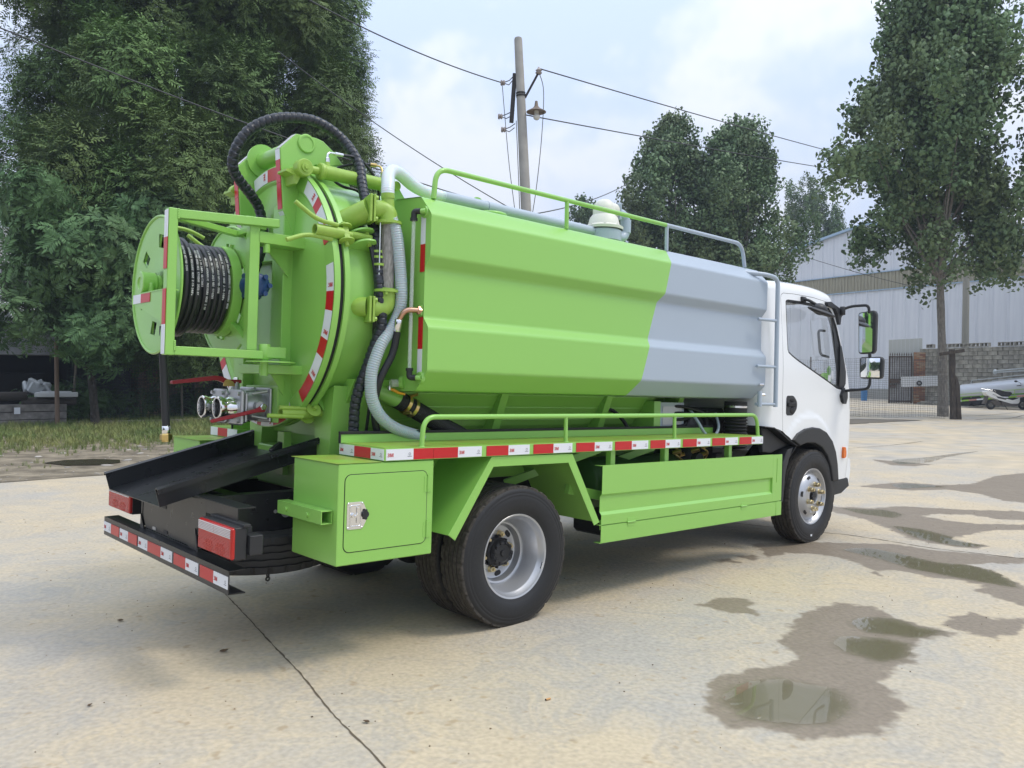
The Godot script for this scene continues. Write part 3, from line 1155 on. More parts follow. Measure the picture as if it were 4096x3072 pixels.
func truck_rear_door() -> void:
	var d := mb()
	var c := V(0, 1.715, 0)
	d.lathe(V(-0.122, 1.715, 0), Vector3.RIGHT, [Vector2(0, -0.012), Vector2(0.25, -0.010), Vector2(0.45, -0.004), Vector2(0.58, 0.004), Vector2(0.64, 0.012), Vector2(0.655, 0.0), Vector2(0.742, 0.0), Vector2(0.742, 0.034), Vector2(0.6, 0.034)], 96, 0, TAU, 0.5)
	var door := tp("rear_door", d, "green_paint")
	# box beams running up into the lifting arms
	for s: float in [1.0, -1.0]:
		var b := mb()
		b.bx(-0.185, -0.10, 1.08, 2.20, 0.163 * s, 0.296 * s, 0.006)
		tp("door_beam", b, "green_paint", door)
		var e := mb()
		var arm := [Vector2(-0.195, 2.161), Vector2(-0.222, 2.49), Vector2(-0.13, 2.588), Vector2(-0.01, 2.592), Vector2(0.035, 2.583), Vector2(0.10, 2.54), Vector2(0.165, 2.475), Vector2(0.06, 2.445), Vector2(-0.01, 2.44), Vector2(-0.05, 2.40), Vector2(-0.088, 2.36), Vector2(-0.098, 2.05), Vector2(-0.13, 2.03)]
		e.extr(ccw(PackedVector2Array(arm)), 0.235 * s, 0.30 * s, Transform3D(), 0.005)
		tp("lifting_arm", e, "green_paint", door)
		var bk := mb()
		bk.extr(ccw(PackedVector2Array([Vector2(-0.02, 2.34), Vector2(-0.04, 2.47), Vector2(0.09, 2.53), Vector2(0.17, 2.47), Vector2(0.235, 2.43), Vector2(0.31, 2.36), Vector2(0.31, 2.28), Vector2(0.0, 2.28)])), 0.17 * s, 0.195 * s, Transform3D(), 0.003)
		tp("hinge_bracket", bk, "green_paint", door)
		# tape on the arm's rear edge
		for q: Array in [[true, 2.488, 2.432, -0.2225, -0.2178], [false, 2.432, 2.310, -0.2178, -0.2080], [false, 2.308, 2.168, -0.2080, -0.1965]]:
			tape(door, q[0], V(q[3], q[1], 0.244 * s), V(q[4], q[2], 0.244 * s), V(q[4], q[2], 0.292 * s), V(q[3], q[1], 0.292 * s), V(-1, 0.08, 0).normalized())
		tape(door, true, V(-0.222, 2.492, 0.244 * s), V(-0.132, 2.586, 0.244 * s), V(-0.132, 2.586, 0.292 * s), V(-0.222, 2.492, 0.292 * s), V(-0.72, 0.69, 0).normalized())
		tape(door, true, V(-0.193, 2.158, 0.244 * s), V(-0.132, 2.034, 0.244 * s), V(-0.132, 2.034, 0.292 * s), V(-0.193, 2.158, 0.292 * s), V(-0.89, -0.45, 0).normalized())
		# boss of the cross tube
		var bo := mb()
		bo.lathe(V(-0.07, 2.545, 0.295 * s), V(0, 0, s), [Vector2(0.052, 0), Vector2(0.052, 0.012), Vector2(0.047, 0.016), Vector2(0.038, 0.016), Vector2(0.037, 0.012), Vector2(0, 0.012)], 28)
		tp("pivot_boss", bo, "green_paint", door)
		# hydraulic ram
		var pv := mb()
		pv.cyl(V(-0.145, 2.375, 0.30 * s), V(-0.145, 2.375, 0.455 * s), 0.026, -1, 16)
		pv.lathe(V(-0.145, 2.375, 0.385 * s), V(0, 0, s), [Vector2(0, 0), Vector2(0.044, 0), Vector2(0.047, 0.006), Vector2(0.047, 0.054), Vector2(0.042, 0.06), Vector2(0, 0.06)], 24)
		pv.extr(ccw(PackedVector2Array([Vector2(-0.232, 2.36), Vector2(-0.235, 2.347), Vector2(-0.19, 2.335), Vector2(-0.185, 2.29), Vector2(-0.17, 2.288), Vector2(-0.15, 2.33), Vector2(-0.12, 2.36)])), 0.30 * s, 0.40 * s)
		tp("ram_pivot", pv, "old_green_paint", door)
		var hx := mb()
		hx.hexn(V(-0.145, 2.375, 0.443 * s), V(-0.145, 2.375, 0.462 * s), 0.014)
		tp("pivot_bolt", hx, "old_green_paint", door)
		var ra := mb()
		ra.cyl(V(-0.11, 2.376, 0.42 * s), V(-0.045, 2.377, 0.42 * s), 0.021, -1, 18)
		ra.lathe(V(-0.055, 2.377, 0.42 * s), V(1, 0.008, 0), [Vector2(0, 0), Vector2(0.040, 0), Vector2(0.046, 0.006), Vector2(0.046, 0.022), Vector2(0.040, 0.03), Vector2(0.039, 0.10), Vector2(0.037, 0.105), Vector2(0.0372, 0.40), Vector2(0.044, 0.405), Vector2(0.044, 0.44), Vector2(0, 0.44)], 26)
		ra.cyl(V(0.425, 2.381, 0.37 * s), V(0.425, 2.381, 0.462 * s), 0.027, -1, 18, 0.003)
		ra.cyl(V(-0.005, 2.405, 0.42 * s), V(-0.005, 2.435, 0.42 * s), 0.018, 0.013, 12)
		ra.cyl(V(0.35, 2.41, 0.42 * s), V(0.35, 2.445, 0.42 * s), 0.012, -1, 10)
		tp("hydraulic_ram", ra, "old_green_paint", door)
		var rb := mb()
		rb.extr(ccw(PackedVector2Array([Vector2(0.36, 2.26), Vector2(0.40, 2.40), Vector2(0.45, 2.41), Vector2(0.58, 2.25)])), 0.385 * s, 0.41 * s)
		tp("ram_anchor", rb, "green_paint", door)
		var hy := mb()
		hy.tube(smooth([V(0.10, 2.499, 0.40 * s), V(0.172, 2.506, 0.393 * s), V(0.235, 2.495, 0.387 * s), V(0.289, 2.458, 0.38 * s), V(0.331, 2.42, 0.373 * s), V(0.355, 2.379, 0.367 * s), V(0.368, 2.30, 0.36 * s), V(0.37, 2.1, 0.36 * s)], 5), 0.0085, 9)
		hy.tube(smooth([V(0.312, 2.497, 0.36 * s), V(0.253, 2.494, 0.34 * s), V(0.194, 2.478, 0.32 * s), V(0.12, 2.446, 0.3 * s), V(0.10, 2.38, 0.31 * s), V(0.151, 2.345, 0.33 * s), V(0.25, 2.325, 0.35 * s), V(0.36, 2.2, 0.36 * s)], 5), 0.0085, 9)
		tp("hydraulic_hose", hy, "hose_black", door)
		var hf := mb()
		hf.tube(bend([V(-0.005, 2.43, 0.42 * s), V(-0.004, 2.488, 0.418 * s), V(0.06, 2.496, 0.405 * s)], 0.02, 5), 0.007, 8)
		hf.cyl(V(0.045, 2.494, 0.407 * s), V(0.10, 2.499, 0.40 * s), 0.012, 0.0105, 10)
		hf.hexn(V(-0.005, 2.435, 0.42 * s), V(-0.005, 2.46, 0.42 * s), 0.013)
		tp("hose_end", hf, "bright_metal", door)
		var hb := mb()
		hb.tube(bend([V(0.35, 2.44, 0.42 * s), V(0.352, 2.486, 0.405 * s), V(0.315, 2.497, 0.365 * s)], 0.02, 5), 0.006, 8)
		hb.cyl(V(0.335, 2.494, 0.38 * s), V(0.31, 2.498, 0.358 * s), 0.011, -1, 10)
		tp("brass_hose_end", hb, "brass", door)
	var ct := mb()
	ct.cyl(V(-0.07, 2.545, -0.26), V(-0.07, 2.545, 0.26), 0.048, -1, 28)
	ct.cyl(V(-0.07, 2.545, -0.235), V(-0.07, 2.545, -0.222), 0.10, -1, 32)
	tp("cross_tube", ct, "green_paint", door)
	# shelf and lip that frame the middle panel
	var sh := mb()
	sh.bx(-0.182, -0.10, 1.90, 1.908, -0.165, 0.165, 0.002)
	sh.bx(-0.165, -0.10, 1.40, 1.405, -0.165, 0.165, 0.001)
	sh.bx(-0.145, -0.13, 1.405, 1.90, -0.162, 0.162, 0.002)
	tp("middle_panel", sh, "green_paint", door)
	for q: Array in [[true, 54, 42], [false, 42, 37], [true, 37, 26], [false, 26, 20], [true, 10.5, -1], [false, -1, -9], [true, -9, -21], [false, -21, -29], [true, -29, -40.5], [false, -40.5, -53], [true, 108, 94], [false, 94, 84], [true, -145, -131], [false, -150, -145], [true, -106, -97], [false, -97, -93], [true, -93, -81], [false, -81, -69], [true, -69, -63]]:
		arc_tape(door, q[0], -0.1245, 0.664, 0.737, q[1], q[2])
	# screw clamps round the rim
	for q: Array in [[22.5, 1.0], [-59.0, 1.0], [180.0 - 22.5, -1.0], [180.0 + 59.0, -1.0]]:
		screw_clamp(door, q[0])
	# reel hinges: bracket beams and plates on the right beam
	var br := mb()
	br.bx(-0.385, -0.09, 1.945, 2.005, 0.30, 0.42, 0.004)
	br.extr(ccw(PackedVector2Array([Vector2(-0.30, 1.945), Vector2(-0.16, 1.945), Vector2(-0.16, 1.80)])), 0.302, 0.312)
	tp("reel_bracket", br, "green_paint", door)
	var br2 := mb()
	br2.bx(-0.36, -0.10, 1.272, 1.322, 0.17, 0.42, 0.004)
	br2.extr(ccw(PackedVector2Array([Vector2(-0.24, 1.27), Vector2(-0.165, 1.27), Vector2(-0.165, 1.16)])), 0.30, 0.308)
	tp("reel_bracket", br2, "green_paint", door)
	var pl := mb()
	pl.cyl(V(-0.30, 1.330, 0.42), V(-0.30, 1.337, 0.42), 0.125, -1, 36)
	tp("turntable_plate", pl, "green_paint", door)
	var pin := mb()
	pin.cyl(V(-0.335, 1.262, 0.42), V(-0.335, 1.36, 0.42), 0.021, -1, 18)
	pin.cyl(V(-0.335, 1.345, 0.42), V(-0.335, 1.425, 0.42), 0.029, -1, 22, 0.003)
	pin.bx(-0.335, -0.225, 1.352, 1.412, 0.385, 0.45, 0.006)
	pin.cyl(V(-0.33, 1.90, 0.40), V(-0.33, 1.945, 0.40), 0.018, -1, 14)
	tp("reel_pivot_pin", pin, "green_paint", door)

func screw_clamp(door: Node, deg: float) -> void:
	var t := deg_to_rad(deg)
	var rad := V(0, sin(t), cos(t))
	var tan_ := V(0, cos(t), -sin(t))
	var o := V(0, 1.715, 0) + rad * 0.755
	var X := Vector3.RIGHT
	var ears := mb()
	var xf := Transform3D(Basis(rad, X, rad.cross(X)), o)
	# pair of ears on the vessel, slotted
	for s: float in [-0.034, 0.034]:
		var pr := round_poly([Vector2(-0.09, -0.06), Vector2(0.015, -0.005), Vector2(0.04, 0.03), Vector2(0.04, 0.085), Vector2(-0.01, 0.11), Vector2(-0.09, 0.11)], 0.02, 4)
		ears.extr(ccw(pr), s - 0.005, s + 0.005, Transform3D(Basis(rad, X, rad.cross(X)), o + X * 0.03))
	tp("clamp_ear", ears, "green_paint", door)
	var screw := mb()
	screw.cyl(o + X * -0.06, o + X * 0.11, 0.018, -1, 16)
	for k in 16: screw.torus(o + X * (-0.005 + k * 0.0065), X, 0.0185, 0.0024, 16, 5)
	screw.cyl(o + X * 0.09 - tan_ * 0.05, o + X * 0.09 + tan_ * 0.05, 0.012, -1, 12)
	tp("clamp_screw", screw, "old_green_paint", door)
	var nut := mb()
	nut.lathe(o + X * -0.22, X, [Vector2(0.024, 0.02), Vector2(0.024, 0), Vector2(0.030, 0), Vector2(0.030, 0.155), Vector2(0.022, 0.16)], 20)
	nut.cyl(o + X * -0.19, o + X * -0.15, 0.022, -1, 14)
	# yoke
	for s: float in [-1.0, 1.0]:
		nut.lathe(o + X * -0.045 + tan_ * 0.038 * s, tan_ * s, [Vector2(0, 0), Vector2(0.042, 0), Vector2(0.042, 0.007), Vector2(0.012, 0.007), Vector2(0.011, 0.03), Vector2(0, 0.03)], 18)
	nut.box(o + X * -0.045 + rad * 0.0, V(0.034, 0.076, 0.034), 0.003, Basis(X, tan_, X.cross(tan_)))
	nut.box(o + X * -0.065 - rad * 0.05, V(0.02, 0.07, 0.1), 0.004, Basis(X, tan_, X.cross(tan_)))
	tp("clamp_nut", nut, "old_green_paint", door)
	var h := mb()
	var up := V(0, 1, 0)
	if deg > 0 and deg < 180:
		h.tube(bend([o + V(-0.10, 0.035, 0.02), o + V(-0.22, 0.045, 0.02), o + V(-0.33, 0.12, 0.0)], 0.05, 5), 0.0115, 12)
		h.tube(bend([o + V(-0.12, -0.038, 0.0), o + V(-0.26, -0.03, -0.0), o + V(-0.37, -0.075, 0.0)], 0.05, 5), 0.0115, 12)
	else:
		h.tube([o + V(-0.06, 0.025, 0.02), o + V(-0.235, 0.03, 0.02)], 0.0115, 12)
		h.tube([o + V(-0.10, -0.02, 0.02), o + V(-0.30, -0.012, 0.02)], 0.0115, 12)
	tp("clamp_handle", h, "old_green_paint", door)

func truck_reel() -> void:
	var z := 0.42
	var f := mb()
	f.bx(-0.845, -0.80, 1.345, 2.045, z - 0.025, z + 0.025, 0.004)
	f.bar(V(-0.802, 2.022, z), V(-0.28, 2.055, z), 0.045, 0.044, 0.004)
	f.bar(V(-0.802, 1.368, z), V(-0.30, 1.368, z), 0.045, 0.043, 0.004)
	f.bx(-0.43, -0.375, 1.39, 2.03, z - 0.05, z, 0.004)
	f.bar(V(-0.82, 2.015, z - 0.03), V(-0.40, 2.01, 0.2), 0.04, 0.03, 0.003)
	f.bar(V(-0.40, 2.01, 0.2), V(-0.36, 2.03, z), 0.04, 0.03, 0.003)
	f.bar(V(-0.405, 1.41, 0.39), V(-0.405, 1.60, 0.06), 0.04, 0.04, 0.003)
	var reel := tp("hose_reel", f, "green_paint")
	var wd := mb()
	for p: Vector3 in [V(-0.80, 2.02, z + 0.026), V(-0.80, 1.392, z + 0.026)]:
		for k in 6: wd.ball(p + V(0, (k - 2.5) * 0.008, 0), V(0.006, 0.006, 0.004), 8, 5)
	tp("weld", wd, "green_paint", reel)
	# tape on the rear face of the upright
	var w := 0.021
	for q: Array in [[true, 2.035, 1.905], [false, 1.905, 1.755], [false, 1.66, 1.49], [true, 1.49, 1.35]]:
		tape(reel, q[0], V(-0.8465, q[1], z - w), V(-0.8465, q[2], z - w), V(-0.8465, q[2], z + w), V(-0.8465, q[1], z + w), Vector3.LEFT)
	# bearing plate reaching in from the upright
	var bp := mb()
	bp.extr(ccw(PackedVector2Array([Vector2(z, 1.66), Vector2(0.0, 1.66), Vector2(0.0, 1.605), Vector2(z, 1.49)])), -0.842, -0.834, ZYX)
	bp.bx(-0.845, -0.78, 1.655, 1.662, 0.0, z, 0.001)
	tp("bearing_plate", bp, "green_paint", reel)
	tape(reel, true, V(-0.843, 1.655, -0.03), V(-0.843, 1.655, 0.085), V(-0.843, 1.61, 0.085), V(-0.843, 1.61, -0.03), Vector3.LEFT)
	tape(reel, false, V(-0.843, 1.655, 0.085), V(-0.843, 1.655, 0.215), V(-0.843, 1.61, 0.215), V(-0.843, 1.61, 0.085), Vector3.LEFT)
	var hub := mb()
	hub.lathe(V(-0.84, 1.715, 0.04), Vector3.RIGHT, [Vector2(0, 0.006), Vector2(0.028, 0.006), Vector2(0.032, 0.0), Vector2(0.056, 0.0), Vector2(0.06, 0.004), Vector2(0.06, 0.07), Vector2(0.05, 0.08), Vector2(0.05, 0.10)], 30)
	hub.cyl(V(-0.80, 1.655, 0.10), V(-0.80, 1.70, 0.10), 0.014, -1, 10)
	hub.hexn(V(-0.80, 1.70, 0.10), V(-0.80, 1.715, 0.10), 0.014)
	tp("bearing_hub", hub, "green_paint", reel)
	# flanges, each with six windows and a rolled edge
	for q: Array in [[-0.745, -1.0], [-0.395, 1.0]]:
		var fl := mb()
		var outer := PackedVector2Array()
		for k in 72: outer.append(Vector2(cos(TAU * k / 72), sin(TAU * k / 72)) * 0.352)
		var holes: Array = []
		for k in 6:
			var h := PackedVector2Array()
			var a: float = TAU * k / 6 + 0.35
			for e: Array in [[0.195, -0.17], [0.262, -0.13], [0.262, 0.13], [0.195, 0.17]]:
				h.append(Vector2(cos(a + e[1]), sin(a + e[1])) * e[0])
			holes.append(ccw(h))
		var xx: float = q[0]
		var side: float = q[1]
		for dx: float in [0.0, 0.004]:
			fl.drape(ccw(outer), holes, 0.06, func(p: Vector2) -> Vector3:
				var r := p.length()
				return V(xx + dx + side * 0.012 * smoothstep(0.12, 0.35, r), 1.715 + p.y, 0.04 + p.x))
		fl.torus(V(xx + side * 0.012, 1.715, 0.04), Vector3.RIGHT, 0.352, 0.008, 72, 8)
		for h: PackedVector2Array in holes:
			for k in 4:
				var p0 := h[k]
				var p1 := h[(k + 1) % 4]
				fl.quad(V(xx - 0.002, 1.715 + p0.y, 0.04 + p0.x), V(xx - 0.002, 1.715 + p1.y, 0.04 + p1.x), V(xx + 0.008, 1.715 + p1.y, 0.04 + p1.x), V(xx + 0.008, 1.715 + p0.y, 0.04 + p0.x))
		tp("reel_flange", fl, "green_paint", reel)
	var core := mb()
	core.cyl(V(-0.745, 1.715, 0.04), V(-0.395, 1.715, 0.04), 0.185, -1, 40)
	core.lathe(V(-0.40, 1.715, 0.04), Vector3.LEFT, [Vector2(0.245, 0), Vector2(0.243, 0.05), Vector2(0.19, 0.052)], 48)
	tp("reel_drum", core, "green_paint", reel)
	# the wound hose: close turns, two more on top near the rear flange
	var coil: Array = []
	var n := 26
	for k in 9 * n + 1:
		var a := TAU * k / n + 0.5
		var lay := float(k) / n
		coil.append(V(-0.452 - lay * 0.0285, 1.715 + sin(a) * 0.222, 0.04 + cos(a) * 0.222))
	var hc := mb()
	hc.tube(coil, 0.0155, 10)
	var coil2: Array = []
	for k in 3 * n + 1:
		var a := TAU * k / n + 0.5
		var lay := float(k) / n
		coil2.append(V(-0.722 + lay * 0.0285, 1.715 + sin(a) * 0.247, 0.04 + cos(a) * 0.247))
	hc.tube(coil2, 0.0155, 10)
	tp("wound_hose", hc, "hose_black", reel)
	# white print along every turn
	var texts := ["2 WIRE BRAIDED HYDRAULIC PRESSURE HOSE", "HYDRAULIC PRESSURE HOSE 2-19-34MPa", "GB/T3683-2023 MT/T98-2006", "2-19-34MPa GB/T3683-2023 NEE 17/0261", "BRAIDED HYDRAULIC PRESSURE HOSE 2-19", "SHUNTONG 2-19-34MPa GB/T3683", "MT/T98-2006 NEE 17/0261 2023.07", "HYDRAULIC PRESSURE HOSE 2-19-34MPa", "SHUNTONG MT/T98-2006"]
	var st := mb()
	for k in 9:
		var R := 0.222 + 0.0165 if k < 6 else 0.247 + 0.0165
		var x0 := -0.466 - k * 0.0285
		var s: String = texts[k]
		var start := 0.75 + 0.13 * sin(k * 2.7)
		var mesh_ := ring_text(s, 0.0098, func(at: float) -> Transform3D:
			var a := start - at / R
			var rad := V(0, sin(a), cos(a))
			var along := V(0, -cos(a), sin(a))
			return Transform3D(Basis(along, Vector3.RIGHT, rad), V(x0, 1.715, 0.04) + rad * R - Vector3.RIGHT * 0.004), 1.0)
		put("hose_lettering", mesh_, M["print_white"], reel)
	# free end hanging below the reel
	var he := mb()
	he.tube(smooth([V(-0.735, 1.50, 0.10), V(-0.733, 1.352, 0.10), V(-0.727, 1.275, 0.1), V(-0.72, 1.159, 0.1), V(-0.711, 1.043, 0.1), V(-0.706, 0.985, 0.1)], 4), 0.0195, 14)
	tp("hose_tail", he, "hose_black", reel)
	var fer := mb()
	fer.cyl(V(-0.7065, 0.99, 0.1), V(-0.7045, 0.945, 0.1), 0.0205, -1, 16, 0.002)
	tp("hose_ferrule", fer, "bright_metal", reel)
	var nut := mb()
	nut.hexn(V(-0.704, 0.918, 0.1), V(-0.7045, 0.948, 0.1), 0.031)
	nut.cyl(V(-0.7035, 0.908, 0.1), V(-0.704, 0.918, 0.1), 0.022, -1, 14)
	tp("hose_nut", nut, "brass", reel)
	# drive motor behind the reel and spare latch handle on top
	var mo := mb()
	mo.cyl(V(-0.36, 1.73, 0.10), V(-0.36, 1.73, 0.40), 0.06, -1, 22, 0.01)
	for k in 6:
		var a := TAU * k / 6
		mo.cyl(V(-0.36 + 0.05 * cos(a), 1.73 + 0.05 * sin(a), 0.39), V(-0.36 + 0.05 * cos(a), 1.73 + 0.05 * sin(a), 0.415), 0.013, -1, 8)
	mo.box(V(-0.36, 1.73, 0.3), V(0.09, 0.135, 0.07), 0.01)
	tp("drive_motor", mo, "blue_motor", reel)
	var lh := mb()
	lh.tube(bend([V(-0.60, 2.10, -0.36), V(-0.45, 2.095, -0.36), V(-0.36, 2.06, -0.36)], 0.05, 5), 0.0115, 10)
	tp("latch_handle", lh, "old_green_paint", reel)
	# thick wrapped supply hose arching over the door
	var hp := even(smooth([V(-0.30, 1.70, 0.08), V(-0.22, 1.85, 0.02), V(-0.165, 2.03, 0.0), V(-0.177, 2.199, -0.02), V(-0.244, 2.275, 0.007), V(-0.318, 2.33, 0.034), V(-0.373, 2.38, 0.061), V(-0.391, 2.435, 0.088), V(-0.38, 2.504, 0.115), V(-0.341, 2.579, 0.142), V(-0.28, 2.636, 0.169), V(-0.2, 2.677, 0.196), V(-0.101, 2.699, 0.223), V(-0.007, 2.7, 0.25), V(0.08, 2.669, 0.277), V(0.151, 2.617, 0.304), V(0.187, 2.539, 0.36), V(0.202, 2.458, 0.41), V(0.188, 2.372, 0.46), V(0.169, 2.279, 0.52), V(0.158, 2.198, 0.58), V(0.151, 2.110, 0.635), V(0.150, 2.047, 0.675), V(0.147, 1.951, 0.705), V(0.146, 1.883, 0.718), V(0.146, 1.78, 0.73)], 6), 0.0066)
	tp("wrapped_hose", wrapped(hp, 0.0285), "spiral_wrap", reel)

# hose under a flat spiral wrap: each turn is a raised band with a narrow gap
func wrapped(pts: Array, r: float) -> MB:
	var m := mb()
	var seg := 16
	var prev: Array = []
	var e1 := Vector3.ZERO
	var at := 0.0
	for k in pts.size():
		var d: Vector3 = (pts[mini(k + 1, pts.size() - 1)] - pts[maxi(k - 1, 0)]).normalized()
		if k == 0: e1 = MB.frame(d)[0]
		e1 = (e1 - d * e1.dot(d)).normalized()
		var e2 := d.cross(e1)
		var ring: Array = []
		for j in seg:
			var t := TAU * j / seg
			var ph := fposmod(at / 0.034 + float(j) / seg, 1.0)
			var q := e1 * cos(t) + e2 * sin(t)
			var gap := smoothstep(0.0, 0.10, ph) * (1.0 - smoothstep(0.80, 0.92, ph))
			var rr := r * (0.87 + 0.13 * gap + 0.03 * gap * sin(PI * ph) + 0.012 * sin(at * 31.0))
			var tilt := 0.0
			if ph < 0.14: tilt = -0.9
			elif ph > 0.76: tilt = 0.9
			ring.append([pts[k] + q * rr, (q + d * tilt).normalized()])
		if k > 0:
			at += (pts[k] - pts[k - 1]).length()
			for j in seg:
				var j2 := (j + 1) % seg
				m.quadn(prev[j][0], prev[j2][0], ring[j2][0], ring[j][0], prev[j][1], prev[j2][1], ring[j2][1], ring[j][1])
		prev = ring
	return m

# hose with ring-shaped ribs
func ribbed(pts: Array, r: float, pitch: float, depth: float, seg := 16) -> MB:
	var line := even(pts, pitch / 4.0)
	var rr := PackedFloat32Array()
	for k in line.size(): rr.append(r - depth * (0.5 - 0.5 * cos(TAU * k / 4.0)))
	return mb().tube(line, rr, seg)

func truck_rear_plumbing() -> void:
	# sludge outlet: green stub, two lever valves with couplings
	var st := mb()
	st.cyl(V(-0.18, 1.10, 0.05), V(-0.02, 1.10, 0.05), 0.095, -1, 30)
	st.cyl(V(-0.18, 1.10, 0.12), V(-0.03, 1.10, 0.12), 0.088, -1, 30)
	st.box(V(-0.188, 1.11, 0.10), V(0.012, 0.20, 0.40), 0.004)
	var outlet := tp("sludge_outlet", st, "green_paint")
	var vi := 0
	for zc: float in [0.155, -0.05]:
		var v := mb()
		v.box(V(-0.205, 1.105, zc), V(0.02, 0.188, 0.185), 0.012)
		v.box(V(-0.362, 1.09, zc), V(0.024, 0.19, 0.18), 0.014)
		v.box(V(-0.335, 1.09, zc), V(0.022, 0.165, 0.155), 0.012)
		v.lathe(V(-0.35, 1.095, zc), Vector3.RIGHT, [Vector2(0.06, 0), Vector2(0.064, 0.02), Vector2(0.078, 0.07), Vector2(0.078, 0.10), Vector2(0.062, 0.14)], 30)
		for sy: float in [-1.0, 1.0]:
			for sz: float in [-1.0, 1.0]:
				v.cyl(V(-0.22, 1.105 + 0.075 * sy, zc + 0.075 * sz), V(-0.30, 1.105 + 0.06 * sy, zc + 0.06 * sz), 0.009, -1, 8)
				v.hexn(V(-0.372, 1.09 + 0.073 * sy, zc + 0.068 * sz), V(-0.388, 1.09 + 0.073 * sy, zc + 0.068 * sz), 0.012)
		if zc < 0: v.cyl(V(-0.275, 1.17, zc), V(-0.275, 1.225, zc), 0.022, 0.02, 18)
		else: v.cyl(V(-0.275, 1.10, zc + 0.06), V(-0.275, 1.10, zc + 0.11), 0.024, -1, 18)
		tp("lever_valve", v, "cast_aluminium", outlet)
		var c := mb()
		c.lathe(V(-0.468, 1.085, zc), Vector3.RIGHT, [Vector2(0.048, 0.10), Vector2(0.048, 0.012), Vector2(0.050, 0.0), Vector2(0.058, 0.0), Vector2(0.062, 0.004), Vector2(0.062, 0.02), Vector2(0.056, 0.032), Vector2(0.055, 0.045), Vector2(0.060, 0.055), Vector2(0.061, 0.095), Vector2(0.05, 0.1)], 40, 0, TAU, 0.7)
		tp("hose_coupling", c, "bright_metal", outlet)
		var h := mb()
		if zc > 0:
			h.extr(round_poly([Vector2(-0.545, 1.028), Vector2(-0.40, 1.062), Vector2(-0.30, 1.085), Vector2(-0.255, 1.115), Vector2(-0.235, 1.10), Vector2(-0.25, 1.068), Vector2(-0.30, 1.064), Vector2(-0.54, 1.010)], 0.008, 3), 0.258, 0.272, Transform3D(), 0.003)
		else:
			h.extr(ccw(round_poly([Vector2(-0.635, 1.222), Vector2(-0.40, 1.257), Vector2(-0.36, 1.252), Vector2(-0.33, 1.238), Vector2(-0.25, 1.238), Vector2(-0.25, 1.218), Vector2(-0.34, 1.215), Vector2(-0.375, 1.228), Vector2(-0.40, 1.232), Vector2(-0.635, 1.204)], 0.007, 3)), zc - 0.012, zc + 0.018, Transform3D(), 0.003)
		tp("valve_lever", h, "red_handle", outlet)
		var b := mb()
		if zc > 0: b.hexn(V(-0.262, 1.095, 0.272), V(-0.262, 1.095, 0.282), 0.018)
		else:
			b.hexn(V(-0.275, 1.238, zc), V(-0.275, 1.25, zc), 0.015)
		tp("lever_bolt", b, "bright_metal", outlet)
		if zc < 0:
			var lk := mb()
			lk.extr(ccw(round_poly([Vector2(-0.36, 1.20), Vector2(-0.35, 1.232), Vector2(-0.33, 1.24), Vector2(-0.30, 1.225), Vector2(-0.29, 1.20)], 0.008, 3)), zc + 0.02, zc + 0.026)
			tp("lever_latch", lk, "brass", outlet)
		vi += 1
	# sight glass column beside the vessel
	var up := mb()
	up.cyl(V(-0.03, 2.06, 0.52), V(0.10, 2.155, 0.69), 0.060, -1, 26)
	var pb := Basis(Vector3.UP, -0.30)
	up.box(V(0.092, 2.155, 0.690), V(0.014, 0.145, 0.14), 0.003, pb)
	up.box(V(0.110, 2.155, 0.696), V(0.013, 0.145, 0.14), 0.003, pb)
	up.tube(bend([V(0.10, 2.155, 0.693), V(0.19, 2.165, 0.728), V(0.192, 2.08, 0.736)], 0.065, 8), 0.050, 22)
	up.cyl(V(0.190, 2.165, 0.732), V(0.187, 2.235, 0.730), 0.034, 0.032, 20)
	up.cyl(V(0.188, 2.222, 0.730), V(0.186, 2.250, 0.730), 0.036, -1, 20)
	up.cyl(V(0.192, 2.086, 0.736), V(0.192, 2.100, 0.736), 0.070, -1, 30)
	for a: float in [-0.052, 0.052]:
		for b: float in [-0.055, 0.055]:
			var hp_: Vector3 = V(0.112, 2.155 + b, 0.697) + pb * V(0, 0, a)
			up.hexn(hp_, hp_ + pb * V(0.018, 0, 0), 0.0125)
	tp("upper_elbow", up, "old_green_paint")
	var lo := mb()
	lo.cyl(V(0.02, 1.64, 0.62), V(0.10, 1.640, 0.70), 0.052, -1, 26)
	lo.box(V(0.095, 1.625, 0.704), V(0.014, 0.135, 0.14), 0.003, pb)
	lo.box(V(0.113, 1.625, 0.710), V(0.013, 0.135, 0.14), 0.003, pb)
	lo.tube(bend([V(0.10, 1.635, 0.706), V(0.19, 1.635, 0.735), V(0.19, 1.745, 0.739)], 0.07, 8), 0.050, 22)
	lo.cyl(V(0.191, 1.722, 0.739), V(0.191, 1.736, 0.739), 0.070, -1, 30)
	for a: float in [-0.052, 0.052]:
		for b: float in [-0.05, 0.05]:
			var hp_: Vector3 = V(0.115, 1.625 + b, 0.711) + pb * V(0, 0, a)
			lo.hexn(hp_, hp_ + pb * V(0.018, 0, 0), 0.0125)
	for k in 4:
		var a := TAU * k / 4 + 0.6
		lo.hexn(V(0.191 + 0.058 * cos(a), 1.706, 0.739 + 0.058 * sin(a)), V(0.191 + 0.058 * cos(a), 1.722, 0.739 + 0.058 * sin(a)), 0.011)
	tp("lower_elbow", lo, "old_green_paint")
	var gl := mb()
	gl.cyl(V(0.191, 1.736, 0.739), V(0.192, 2.086, 0.736), 0.038, -1, 28)
	var gt := tp("sight_glass_tube", gl, "sight_glass")
	var rd := mb()
